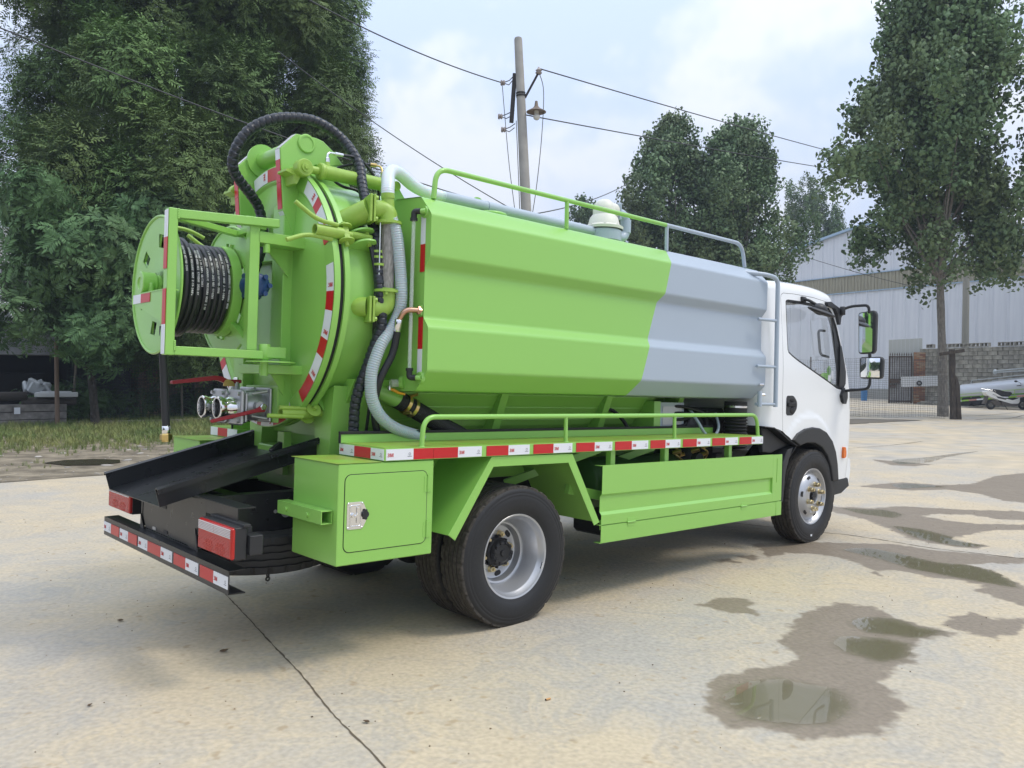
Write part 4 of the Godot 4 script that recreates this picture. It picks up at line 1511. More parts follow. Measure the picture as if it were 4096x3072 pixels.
	for k in 3:
		var a := TAU * k / 3 + 0.9
		rd.cyl(V(0.191 + 0.057 * cos(a), 1.73, 0.739 + 0.057 * sin(a)), V(0.192 + 0.057 * cos(a), 2.092, 0.736 + 0.057 * sin(a)), 0.0045, -1, 8)
	tp("tie_rod", rd, "bright_metal", gt)
	# milky hose from the elbow over to the grey air pipe
	var wh := smooth([V(0.187, 2.235, 0.730), V(0.190, 2.27, 0.722), V(0.206, 2.31, 0.70), V(0.235, 2.365, 0.655), V(0.29, 2.412, 0.602), V(0.36, 2.428, 0.556), V(0.437, 2.424, 0.508), V(0.52, 2.414, 0.455), V(0.61, 2.412, 0.40), V(0.72, 2.418, 0.335), V(0.80, 2.424, 0.304), V(0.88, 2.425, 0.30)], 8)
	tp("milky_hose", ribbed(wh, 0.0365, 0.011, 0.0012, 20), "milky_pvc")
	# ribbed clear hose running down the side
	var rh := smooth([V(0.19, 2.20, 0.70), V(0.205, 2.10, 0.755), V(0.222, 2.02, 0.775), V(0.236, 1.91, 0.782), V(0.246, 1.822, 0.785), V(0.25, 1.74, 0.79), V(0.255, 1.668, 0.783), V(0.250, 1.610, 0.768), V(0.220, 1.536, 0.758), V(0.167, 1.456, 0.747), V(0.137, 1.373, 0.736), V(0.122, 1.297, 0.725), V(0.126, 1.225, 0.714), V(0.144, 1.153, 0.703), V(0.187, 1.086, 0.692), V(0.242, 1.037, 0.682), V(0.309, 1.001, 0.671), V(0.401, 0.972, 0.660), V(0.55, 0.94, 0.63), V(0.8, 0.90, 0.58)], 8)
	tp("ribbed_clear_hose", ribbed(rh, 0.034, 0.0125, 0.0035, 18), "ribbed_pvc")
	# water feed: copper elbow, ferrule and black hose
	var co := mb()
	co.tube(bend([V(0.325, 1.632, 0.87), V(0.24, 1.632, 0.842), V(0.225, 1.57, 0.808)], 0.035, 8), 0.0145, 14)
	co.hexn(V(0.325, 1.632, 0.868), V(0.305, 1.632, 0.862), 0.024)
	var feed := tp("copper_elbow", co, "copper")
	var fe := mb()
	fe.cyl(V(0.225, 1.582, 0.810), V(0.228, 1.517, 0.793), 0.0205, -1, 16, 0.002)
	tp("feed_ferrule", fe, "bright_metal", feed)
	var bh := mb()
	bh.tube(smooth([V(0.228, 1.525, 0.795), V(0.228, 1.459, 0.780), V(0.215, 1.386, 0.767), V(0.186, 1.318, 0.753), V(0.165, 1.250, 0.735), V(0.165, 1.16, 0.70), V(0.19, 1.06, 0.66), V(0.24, 0.95, 0.62)], 6), 0.020, 14)
	tp("feed_hose", bh, "hose_black", feed)
	var bb := mb()
	bb.box(V(0.322, 1.632, 0.872), V(0.014, 0.06, 0.03), 0.006)
	tp("feed_boss", bb, "green_paint", feed)
	# wrapped hydraulic bundle going down to the frame
	var bs := even(smooth([V(0.146, 1.80, 0.728), V(0.155, 1.68, 0.742), V(0.165, 1.557, 0.738), V(0.157, 1.499, 0.725), V(0.134, 1.402, 0.703), V(0.115, 1.315, 0.684), V(0.099, 1.247, 0.663), V(0.089, 1.175, 0.642), V(0.089, 1.102, 0.621), V(0.099, 0.985, 0.600), V(0.11, 0.85, 0.59)], 6), 0.0066)
	tp("wrapped_bundle", wrapped(bs, 0.0285), "spiral_wrap")
	var cr := mb()
	for y: float in [1.93, 1.90, 1.86]: cr.cyl(V(0.147, y, 0.711 + (1.93 - y) * 0.2), V(0.147, y + 0.012, 0.711 + (1.93 - y) * 0.2), 0.033, -1, 16)
	tp("hose_band", cr, "old_green_paint")
	var th := mb()
	for k in 3:
		th.tube(smooth([V(0.06 + k * 0.012, 2.10, 0.60), V(0.080 + k * 0.01, 2.051, 0.66), V(0.099 + k * 0.01, 1.965, 0.705), V(0.110 + k * 0.008, 1.90, 0.718), V(0.130 + k * 0.006, 1.78, 0.722), V(0.135, 1.6, 0.715 + k * 0.012), V(0.20, 1.2, 0.60), V(0.22, 0.9, 0.52)], 6), 0.0085, 8)
	tp("brake_hose", th, "hose_black")
	# drain valve with the yellow lever and a short sight tube
	var dv := mb()
	dv.cyl(V(0.325, 1.245, 0.70), V(0.265, 1.243, 0.69), 0.022, -1, 16)
	var drain := tp("drain_sight", dv, "clear_tube")
	var d2 := mb()
	d2.cyl(V(0.332, 1.248, 0.707), V(0.322, 1.247, 0.697), 0.027, -1, 18)
	d2.cyl(V(0.34, 1.25, 0.72), V(0.33, 1.248, 0.70), 0.036, -1, 18)
	tp("drain_boss", d2, "green_paint", drain)
	var d3 := mb()
	d3.cyl(V(0.28, 1.23, 0.66), V(0.28, 1.205, 0.66), 0.011, -1, 10)
	tp("drain_stem", d3, "bright_metal", drain)
	var d4 := mb()
	d4.tube(bend([V(0.28, 1.212, 0.663), V(0.30, 1.205, 0.675), V(0.315, 1.19, 0.70), V(0.33, 1.185, 0.735)], 0.012, 4), PackedFloat32Array([0.006, 0.008, 0.009, 0.0095, 0.009, 0.0085, 0.008, 0.008, 0.008, 0.0075, 0.007, 0.006]), 8)
	tp("yellow_lever", d4, "yellow_handle", drain)
	# suction pipe with clamped rubber hose
	var sp := mb()
	sp.cyl(V(0.18, 1.24, 0.50), V(0.40, 1.145, 0.60), 0.047, -1, 24)
	tp("suction_pipe", sp, "green_paint")
	var sh := smooth([V(0.38, 1.153, 0.595), V(0.476, 1.106, 0.6), V(0.605, 1.046, 0.6), V(0.705, 0.998, 0.6), V(0.808, 0.955, 0.6), V(1.0, 0.87, 0.58)], 8)
	var suc := tp("suction_hose", ribbed(sh, 0.052, 0.012, 0.003, 22), "black_rubber")
	var sc := mb()
	var dd := (V(0.476, 1.106, 0.6) - V(0.38, 1.153, 0.595)).normalized()
	for t: float in [0.05, 0.10]:
		sc.cyl(V(0.38, 1.153, 0.595) + dd * t, V(0.38, 1.153, 0.595) + dd * (t + 0.02), 0.056, -1, 26)
	sc.cyl(V(0.45, 1.175, 0.62), V(0.47, 1.185, 0.66), 0.009, -1, 8)
	sc.cyl(V(0.40, 1.075, 0.63), V(0.42, 1.08, 0.67), 0.009, -1, 8)
	tp("suction_clamp", sc, "brass", suc)

func truck_walkways() -> void:
	for s: float in [1.0, -1.0]:
		var d := mb()
		d.extr(ccw(PackedVector2Array([Vector2(0.0, 0.637), Vector2(0.0, 1.05), Vector2(3.463, 1.05), Vector2(3.463, 0.99), Vector2(3.36, 0.637)])), 0.0, 0.062, Transform3D(Basis(Vector3(1, 0, 0), Vector3(0, 0, s), Vector3(0, 1, 0)), V(0, 0.859, 0)), 0.003)
		var walk := tp("side_walkway", d, "green_paint")
		var top := mb()
		top.extr(ccw(PackedVector2Array([Vector2(0.006, 0.645), Vector2(0.006, 1.044), Vector2(3.455, 1.044), Vector2(3.455, 0.99), Vector2(3.352, 0.645)])), 0.0, 0.003, Transform3D(Basis(Vector3(1, 0, 0), Vector3(0, 0, s), Vector3(0, 1, 0)), V(0, 0.9215, 0)))
		tp("tread_plate", top, "deck_paint", walk)
		var k := mb()
		k.bx(-0.02, 3.36, 0.924, 0.974, 0.662 * s, 0.667 * s, 0.001)
		tp("kick_plate", k, "green_paint", walk)
		var cp := mb()
		cp.bx(-0.024, 3.366, 0.968, 0.984, 0.656 * s, 0.673 * s, 0.003)
		cp.bx(-0.026, -0.018, 0.922, 0.984, 0.656 * s, 0.673 * s, 0.002)
		cp.bx(3.358, 3.366, 0.922, 0.984, 0.656 * s, 0.673 * s, 0.002)
		tp("rubber_edging", cp, "black_rubber", walk)
		# rear edge tape
		for q: Array in [[true, 0.632, 0.779], [false, 0.779, 0.933], [true, 0.933, 1.048]]:
			tape(walk, q[0], V(-0.001, 0.864, q[1] * s), V(-0.001, 0.864, q[2] * s), V(-0.001, 0.918, q[2] * s), V(-0.001, 0.918, q[1] * s), Vector3.LEFT, 1 if s > 0 else 0)
		if s < 0: continue
		var zz := 1.0505
		for q: Array in [[true, 0.009, 0.171, 1], [false, 0.171, 0.294, 0], [false, 0.296, 0.456, 0], [true, 0.456, 0.619, 1], [false, 0.654, 0.813, 0], [true, 0.813, 0.974, 1], [false, 1.006, 1.166, 0], [true, 1.166, 1.326, 1], [false, 1.361, 1.525, 0], [true, 1.525, 1.689, 1], [false, 1.718, 1.88, 0], [true, 1.88, 2.047, 1], [false, 2.074, 2.233, 0], [true, 2.233, 2.40, 1], [false, 2.431, 2.591, 0], [true, 2.591, 2.755, 1], [false, 2.783, 2.945, 0], [true, 2.945, 3.11, 1], [false, 3.136, 3.30, 0], [true, 3.30, 3.462, 1]]:
			tape(walk, q[0], V(q[1], 0.8635, zz), V(q[2], 0.8635, zz), V(q[2], 0.918, zz), V(q[1], 0.918, zz), Vector3.BACK, q[3])
		var r := mb()
		r.tube(bend([V(0.237, 0.92, 1.03), V(0.245, 1.075, 1.03), V(3.40, 1.084, 1.03), V(3.424, 0.92, 1.03)], 0.11, 10), 0.0135, 12)
		r.cyl(V(1.291, 0.92, 1.03), V(1.286, 1.075, 1.03), 0.0125, -1, 12)
		r.cyl(V(2.361, 0.92, 1.03), V(2.355, 1.08, 1.03), 0.0125, -1, 12)
		tp("step_guard_rail", r, "green_paint", walk)
		var ft := mb()
		for x: float in [0.237, 1.291, 2.361, 3.424]: ft.torus(V(x, 0.924, 1.03), Vector3.UP, 0.015, 0.004, 16, 6)
		tp("rail_foot_weld", ft, "green_paint", walk)

func truck_skirts() -> void:
	for s: float in [1.0, -1.0]:
		# toolbox
		var b := mb()
		b.bx(-0.249, 0.308, 0.375, 0.856, 0.611 * s, 1.046 * s, 0.006)
		var box := tp("toolbox", b, "green_paint")
		var tt := mb()
		tt.bx(-0.26, -0.01, 0.856, 0.859, 0.60 * s, 1.048 * s, 0.001)
		tp("toolbox_lid", tt, "deck_paint", box)
		if s > 0:
			var gap := mb()
			gap.extr(rrect(-0.215, 0.434, 0.267, 0.806, 0.035), 1.0462, 1.0468)
			tp("door_gap", gap, "black_rubber", box)
			var dr := mb()
			dr.extr(rrect(-0.2115, 0.4375, 0.2635, 0.8025, 0.032), 1.046, 1.0495, Transform3D(), 0.0015)
			tp("toolbox_door", dr, "green_paint", box)
			for y: float in [0.735, 0.505]:
				var h := mb()
				h.cyl(V(0.267, y - 0.04, 1.053), V(0.267, y + 0.04, 1.053), 0.0065, -1, 10)
				h.bx(0.245, 0.266, y - 0.04, y + 0.04, 1.0485, 1.0515, 0.001)
				h.bx(0.268, 0.292, y - 0.04, y + 0.04, 1.0465, 1.0515, 0.001)
				h.cyl(V(0.267, y + 0.04, 1.053), V(0.267, y + 0.047, 1.053), 0.005, -1, 8)
				tp("door_hinge", h, "green_paint", box)
			# paddle lock: pan, rim, lever, screws, keyhole cover
			var c := V(-0.148, 0.612, 1.0495)
			var pan := PackedVector2Array([Vector2(-0.052, -0.068), Vector2(0.035, -0.068), Vector2(0.055, -0.03), Vector2(0.055, 0.02), Vector2(0.035, 0.062), Vector2(-0.052, 0.062)])
			var xf := Transform3D(Basis(), c)
			var p := mb()
			p.extr(ccw(round_poly(Array(pan), 0.01, 3)), 0.0, 0.003, xf, 0.001)
			var rim := rrect(-0.036, -0.052, 0.022, 0.046, 0.008, 3)
			for k in rim.size():
				var a := rim[k]
				var d := rim[(k + 1) % rim.size()]
				p.cyl(c + V(a.x, a.y, 0.0035), c + V(d.x, d.y, 0.0035), 0.0028, -1, 6)
			var lock := tp("paddle_lock", p, "bright_metal", box)
			var lv := mb()
			lv.box(c + V(0.004, 0.0, 0.007), V(0.011, 0.075, 0.006), 0.002)
			lv.cyl(c + V(-0.018, -0.002, 0.003), c + V(-0.018, -0.002, 0.016), 0.013, -1, 16)
			lv.hexn(c + V(-0.012, -0.002, 0.014), c + V(-0.012, -0.002, 0.022), 0.007)
			for q: Vector2 in [Vector2(-0.045, -0.06), Vector2(0.03, -0.06), Vector2(-0.045, 0.054), Vector2(0.03, 0.054)]: lv.ball(c + V(q.x, q.y, 0.003), V(0.006, 0.006, 0.004), 10, 6)
			tp("lock_lever", lv, "bright_metal", box)
			var kc := mb()
			kc.cyl(c + V(0.046, 0.0, 0.002), c + V(0.046, 0.0, 0.014), 0.019, 0.017, 14)
			kc.box(c + V(0.046, 0.0, 0.012), V(0.016, 0.05, 0.008), 0.003)
			tp("keyhole_cover", kc, "black_plastic", box)
		# square stub on the rear face
		var sq := mb()
		var o0 := 0.572 * s
		var o1 := 1.012 * s
		sq.bx(-0.313, -0.308, 0.578, 0.632, o0, o1, 0.001)
		sq.bx(-0.258, -0.253, 0.578, 0.632, o0, o1, 0.001)
		sq.bx(-0.313, -0.253, 0.632, 0.637, o0, o1, 0.001)
		sq.bx(-0.313, -0.253, 0.573, 0.578, o0, o1, 0.001)
		for zb: float in [0.67, 0.885]: sq.hexn(V(-0.313, 0.605, zb * s), V(-0.322, 0.605, zb * s), 0.012)
		tp("square_tube_stub", sq, "green_paint", box)
		# mudguard: folded plates with a flanged face
		var face := PackedVector2Array([Vector2(0.702, 0.858), Vector2(1.342, 0.853), Vector2(1.602, 0.42), Vector2(1.553, 0.404), Vector2(1.308, 0.80), Vector2(0.717, 0.801), Vector2(0.463, 0.424), Vector2(0.416, 0.458)])
		var fm := mb()
		fm.extr(ccw(face), 1.035 * s, 1.042 * s, Transform3D(), 0.002)
		var fender := tp("mudguard", fm, "green_paint")
		var fp := mb()
		fp.sheet([Vector2(0.42, 0.455), Vector2(0.704, 0.852), Vector2(1.338, 0.848), Vector2(1.597, 0.42)], 0.006, 0.54 * s, 1.036 * s)
		tp("mudguard_plate", fp, "green_paint", fender)
		if s > 0:
			var inner := mb()
			inner.extr(ccw(PackedVector2Array([Vector2(0.31, 0.84), Vector2(0.70, 0.85), Vector2(0.42, 0.46), Vector2(0.31, 0.47)])), 0.60, 0.606)
			tp("mudguard_web", inner, "green_paint", fender)
			var rib := mb()
			rib.bar(V(0.78, 0.79, 0.72), V(1.36, 0.76, 0.72), 0.04, 0.006)
			tp("mudguard_rib", rib, "green_paint", fender)
		# side guard panel
		var g := mb()
		var prof := [Vector2(1.02, 0.768), Vector2(1.046, 0.770), Vector2(1.046, 0.593), Vector2(1.030, 0.578), Vector2(1.030, 0.480), Vector2(1.046, 0.462), Vector2(1.046, 0.402)]
		var q2: Array = []
		for p2: Vector2 in prof: q2.append(Vector2(p2.x * s, p2.y))
		g.sheet(q2, 0.003, 1.611, 3.63, ZYX)
		g.bx(3.632, 3.769, 0.402, 0.770, 1.043 * s, 1.047 * s, 0.001)
		g.bx(3.63, 3.634, 0.468, 0.588, 1.03 * s, 1.046 * s, 0.0)
		g.bx(3.69, 3.694, 0.55, 0.74, 1.047 * s, 1.05 * s, 0.001)
		g.bx(1.59, 1.612, 0.768, 0.771, 1.0 * s, 1.046 * s, 0.0)
		g.bx(1.595, 1.615, 0.399, 0.402, 1.0 * s, 1.046 * s, 0.0)
		var guard := tp("side_guard", g, "green_paint")
		var fl := mb()
		fl.bx(1.611, 3.765, 0.290, 0.396, 1.044 * s, 1.047 * s, 0.001)
		fl.bx(3.69, 3.769, 0.288, 0.398, 1.047 * s, 1.0495 * s, 0.001)
		fl.bx(1.60, 3.76, 0.288, 0.292, 1.0 * s, 1.046 * s, 0.0)
		fl.bx(1.615, 3.76, 0.37, 0.43, 1.030 * s, 1.036 * s, 0.0)
		tp("hinged_flap", fl, "green_paint", guard)
		for x: float in [1.899, 3.221]:
			var h := mb()
			h.cyl(V(x - 0.04, 0.399, 1.051 * s), V(x + 0.04, 0.399, 1.051 * s), 0.006, -1, 8)
			h.bx(x - 0.035, x + 0.035, 0.402, 0.425, 1.047 * s, 1.0495 * s, 0.001)
			h.bx(x - 0.035, x + 0.035, 0.372, 0.396, 1.047 * s, 1.0495 * s, 0.001)
			tp("flap_hinge", h, "green_paint", guard)

func truck_tail() -> void:
	# sloping black chute under the outlet
	var c := mb()
	var slope := atan2(0.245, 0.93)
	var bs := Basis(Vector3(0, 0, 1), slope)
	var xf := Transform3D(bs * Basis(Vector3(0, 0, 1), Vector3(0, 1, 0), Vector3(1, 0, 0)), V(-0.815, 0.612, 0))
	c.sheet([Vector2(-0.46, 0.078), Vector2(-0.448, 0.094), Vector2(-0.432, 0.088), Vector2(-0.43, 0.0), Vector2(0.352, 0.0), Vector2(0.352, 0.088), Vector2(0.366, 0.096), Vector2(0.382, 0.088), Vector2(0.382, 0.066)], 0.004, 0.0, 0.97, xf)
	var chute := tp("discharge_chute", c, "chute_paint")
	var hk := mb()
	hk.box(V(-0.05, 0.86, 0.06), V(0.12, 0.05, 0.05), 0.006, Basis(Vector3(0, 0, 1), 0.6))
	tp("chute_latch", hk, "black_paint", chute)
	var bc := mb()
	bc.bx(-0.05, 0.0, 0.70, 0.95, 0.02, 0.10, 0.004)
	bc.bx(-0.02, 0.20, 0.63, 0.86, -0.30, 0.30, 0.01)
	tp("chute_bracket", bc, "green_paint", chute)
	# rear plate and lamp carrier
	var p := mb()
	p.extr(ccw(PackedVector2Array([Vector2(-0.375, 0.60), Vector2(0.50, 0.655), Vector2(0.50, 0.53), Vector2(0.30, 0.40), Vector2(-0.33, 0.40), Vector2(-0.375, 0.46)])), -0.648, -0.642, ZYX)
	p.bx(-0.648, -0.56, 0.652, 0.657, 0.26, 0.86, 0.001)
	p.bx(-0.648, -0.642, 0.592, 0.655, 0.50, 0.86, 0.001)
	p.bx(-0.648, -0.56, 0.39, 0.395, -0.40, 0.36, 0.001)
	p.bx(-0.65, -0.60, 0.40, 0.60, -0.405, -0.385, 0.002)
	p.extr(ccw(PackedVector2Array([Vector2(0.30, 0.40), Vector2(0.42, 0.39), Vector2(0.39, 0.50)])), -0.655, -0.650, ZYX)
	p.extr(ccw(PackedVector2Array([Vector2(-0.34, 0.39), Vector2(-0.40, 0.39), Vector2(-0.40, 0.47)])), -0.655, -0.650, ZYX)
	var plate := tp("rear_plate", p, "black_paint")
	var slots := mb()
	for q: Array in [[-0.05, 0.55], [-0.02, 0.42]]:
		slots.extr(rrect(q[0] - 0.03, q[1] - 0.009, q[0] + 0.03, q[1] + 0.009, 0.008, 3), -0.6505, -0.6485, ZYX)
	tp("plate_slot", slots, "hub_grease", plate)
	var light_slots := mb()
	for q: Array in [[-0.21, 0.565, 0.014], [-0.19, 0.415, 0.026]]:
		light_slots.extr(rrect(q[0] - q[2], q[1] - 0.008, q[0] + q[2], q[1] + 0.008, 0.0075, 3), -0.651, -0.6488, ZYX)
	tp("plate_hole", light_slots, "rim_silver", plate)
	# bumper channel
	var b := mb()
	var ch := [Vector2(-0.62, 0.388), Vector2(-0.697, 0.386), Vector2(-0.697, 0.284), Vector2(-0.62, 0.282)]
	b.sheet(ch, 0.005, -0.90, 0.90)
	var bumper := tp("rear_bumper", b, "black_paint")
	for q: Array in [[true, -0.898, -0.763], [false, -0.759, -0.613], [true, -0.598, -0.453], [false, -0.451, -0.303], [true, -0.281, -0.134], [false, -0.132, 0.064], [true, 0.066, 0.225], [false, 0.249, 0.403], [true, 0.405, 0.562], [false, 0.584, 0.740], [true, 0.742, 0.898]]:
		tape(bumper, q[0], V(-0.70, 0.306, q[1]), V(-0.70, 0.306, q[2]), V(-0.70, 0.362, q[2]), V(-0.70, 0.362, q[1]), Vector3.LEFT, 2)
	# tail lamps
	for q: Array in [[0.575, 0.955, -0.715], [-0.945, -0.55, -0.668]]:
		var z0: float = q[0]
		var z1: float = q[1]
		var xr: float = q[2]
		var h := mb()
		h.bx(xr + 0.012, xr + 0.075, 0.440, 0.588, z0, z1, 0.008)
		h.bx(xr + 0.05, xr + 0.085, 0.585, 0.60, z0 + 0.02, z1 + 0.01, 0.003)
		h.bx(xr + 0.075, xr + 0.14, 0.46, 0.55, z1 - 0.06, z1 + 0.02, 0.006)
		h.bx(xr + 0.075, xr + 0.12, 0.50, 0.58, z1 - 0.12, z1 - 0.05, 0.006)
		var lamp := tp("tail_lamp", h, "black_plastic")
		var lens := mb()
		lens.bx(xr, xr + 0.03, 0.444, 0.585, z0 + 0.003, z1 - 0.003, 0.008)
		tp("red_lens", lens, "lamp_red", lamp)
		var clear := mb()
		for k in 6:
			for half in 2:
				var za := z0 + 0.012 + (z1 - z0 - 0.024) * half * 0.5
				var zb := za + (z1 - z0 - 0.024) * 0.5 - 0.003
				clear.bx(xr - 0.003, xr + 0.01, 0.538 + k * 0.0068, 0.5435 + k * 0.0068, za, zb, 0.0015)
		tp("clear_lens_rib", clear, "lamp_clear", lamp)
		var ribs := mb()
		for k in 13: ribs.bx(xr - 0.0015, xr + 0.01, 0.450 + k * 0.0064, 0.4535 + k * 0.0064, z0 + 0.012, z1 - 0.02, 0.001)
		tp("red_lens_rib", ribs, "lamp_red", lamp)
		var glow := mb()
		for k in 9:
			for j in 16:
				if absf(j - 4.2) < 3.4 - absf(k - 4.0) * 0.35 or absf(j - 11.6) < 3.2 - absf(k - 4.0) * 0.3:
					var zz := z0 + 0.05 + j * (z1 - z0 - 0.10) / 16.0
					glow.bx(xr - 0.0025, xr + 0.004, 0.452 + k * 0.0055, 0.4553 + k * 0.0055, zz, zz + 0.013, 0.001)
		tp("reflector_cell", glow, "lamp_deep_red", lamp)
	# spare wheel slung under the frame, lying flat
	var sp := Node3D.new()
	sp.name = "spare_wheel"
	truck.add_child(sp)
	sp.position = V(-0.22, 0.345, 0.12)
	sp.basis = Basis(Vector3.RIGHT, -PI / 2)
	put("tyre", tyre_mesh(0.402, 0.215, 0.235, false), M["black_rubber"], sp)
	put("tread", tread_mesh(0.402, 0.215, false), M["black_rubber"], sp)
	put("rim", rim_mesh(0.238, 0.17, true), M["rim_silver"], sp)
	var hang := mb()
	hang.cyl(V(-0.22, 0.2, 0.3), V(-0.22, 0.24, 0.3), 0.008, -1, 8)
	hang.torus(V(-0.22, 0.195, 0.3), Vector3.RIGHT, 0.012, 0.005, 12, 6)
	hang.torus(V(-0.22, 0.175, 0.3), Vector3.BACK, 0.010, 0.005, 12, 6)
	tp("chain_end", hang, "black_paint")
	var fr := mb()
	fr.tube(smooth([V(-0.15, 0.72, 0.52), V(-0.18, 0.62, 0.56), V(-0.16, 0.50, 0.57), V(-0.1, 0.42, 0.55)], 6), 0.022, 12)
	tp("rear_air_hose", fr, "hose_black")
	var hl := mb()
	hl.cyl(V(-0.16, 0.535, 0.366), V(-0.16, 0.535, 0.368), 0.026, -1, 20)
	hl.cyl(V(-0.22, 0.545, 0.366), V(-0.22, 0.545, 0.368), 0.010, -1, 12)
	hl.cyl(V(-0.12, 0.548, 0.366), V(-0.12, 0.548, 0.368), 0.010, -1, 12)
	tp("rail_hole", hl, "rim_silver")

# ---------------------------------------------------------------- wheels (axis z, outer side +z)
func tyre_mesh(R: float, w: float, rim: float, flat := true) -> ArrayMesh:
	var h := w * 0.5
	var pr: Array = []
	for q: Array in [[rim, -0.80], [rim + 0.012, -0.86], [rim + 0.03, -0.93], [rim + 0.06, -0.99], [rim + 0.085, -1.0], [R - 0.05, -0.98], [R - 0.025, -0.93], [R - 0.010, -0.84], [R - 0.010, 0.84], [R - 0.025, 0.93], [R - 0.036, 0.962], [R - 0.038, 0.955], [R - 0.044, 0.962], [R - 0.046, 0.972], [R - 0.055, 0.985], [R - 0.057, 0.978], [R - 0.060, 0.988], [rim + 0.085, 1.0], [rim + 0.06, 0.99], [rim + 0.032, 0.945], [rim + 0.028, 0.925], [rim + 0.012, 0.88], [rim, 0.82]]:
		pr.append(Vector2(q[0], q[1] * h))
	var m := mb()
	m.lathe(Vector3.ZERO, Vector3.BACK, pr, 96, 0, TAU, 0.75)
	return squash(m, R) if flat else m.mesh()

func squash(m: MB, R: float) -> ArrayMesh:             # the contact patch lies flat
	for k in m.v.size():
		var p := m.v[k]
		if p.y < -(R - 0.011):
			p.z *= 1.0 + (-(R - 0.011) - p.y) * 2.0
			p.y = -(R - 0.011)
			m.v[k] = p
	return m.mesh()

func tread_mesh(R: float, w: float, flat := true) -> ArrayMesh:
	var m := mb()
	var n := 168
	var half := w * 0.5 * 0.88
	# across: shoulder, rib, groove, rib ... with zigzag groove walls
	var prof: Array = [[-1.0, -0.022, 0.0], [-0.985, -0.004, 0.0], [-0.93, 0.0, 0.0]]
	for gz: float in [-0.56, -0.19, 0.19, 0.56]:
		prof.append_array([[gz - 0.055, 0.0, 1.0], [gz - 0.035, -0.011, 1.0], [gz + 0.035, -0.011, 1.0], [gz + 0.055, 0.0, 1.0]])
	prof.append_array([[0.93, 0.0, 0.0], [0.985, -0.004, 0.0], [1.0, -0.022, 0.0]])
	var rows: Array = []
	for k in n + 1:
		var kk := k % n
		var a := TAU * kk / n
		var row: Array = []
		var zig := (absf(fposmod(kk / 6.0, 1.0) - 0.5) - 0.25) * 0.085
		for q: Array in prof:
			var z: float = (q[0] + zig * q[2]) * half
			var r: float = R + q[1]
			if absf(q[0]) > 0.9 and kk % 6 < 1: r -= 0.010      # cuts at the shoulder
			row.append(V(cos(a) * r, sin(a) * r, z))
		rows.append(row)
	for k in n:
		for j in prof.size() - 1:
			var nn: Vector3 = (rows[k + 1][j] - rows[k][j]).cross(rows[k][j + 1] - rows[k][j]).normalized()
			if nn.dot(V(rows[k][j].x, rows[k][j].y, 0)) < 0: nn = -nn
			m.quad(rows[k][j], rows[k + 1][j], rows[k + 1][j + 1], rows[k][j + 1], nn)
	return squash(m, R) if flat else m.mesh()

func rim_mesh(r: float, w: float, deep: bool) -> ArrayMesh:
	var m := mb()
	var h := w * 0.5
	if deep:                                            # seen into the dish of an outer twin wheel
		var pr: Array = [Vector2(r - 0.004, h * 0.9), Vector2(r + 0.004, h + 0.002), Vector2(r, h + 0.006), Vector2(r - 0.010, h + 0.003), Vector2(r - 0.016, h - 0.012), Vector2(r - 0.028, h - 0.030), Vector2(r - 0.032, h - 0.036), Vector2(r - 0.036, h - 0.085), Vector2(r - 0.046, h - 0.100), Vector2(r - 0.050, h - 0.135), Vector2(r - 0.056, h - 0.143), Vector2(r - 0.062, h - 0.137), Vector2(r - 0.072, h - 0.140), Vector2(r - 0.079, h - 0.160), Vector2(r - 0.084, h - 0.178), Vector2(r - 0.094, h - 0.182), Vector2(0.121, h - 0.182), Vector2(0.117, h - 0.178), Vector2(0.07, h - 0.178)]
		m.lathe(Vector3.ZERO, Vector3.BACK, pr, 72, 0, TAU, 0.6)
	else:                                               # front wheel: disc bulging outwards
		var pr: Array = [Vector2(r - 0.004, h * 0.9), Vector2(r + 0.004, h + 0.002), Vector2(r, h + 0.006), Vector2(r - 0.010, h + 0.003), Vector2(r - 0.017, h - 0.012), Vector2(r - 0.028, h - 0.030), Vector2(r - 0.036, h - 0.036), Vector2(r - 0.045, h - 0.020), Vector2(r - 0.075, h + 0.002), Vector2(r - 0.095, h + 0.012), Vector2(0.130, h + 0.016), Vector2(0.070, h + 0.016), Vector2(0.066, h + 0.006), Vector2(0.062, h - 0.05)]
		m.lathe(Vector3.ZERO, Vector3.BACK, pr, 72, 0, TAU, 0.6)
	return m.mesh()

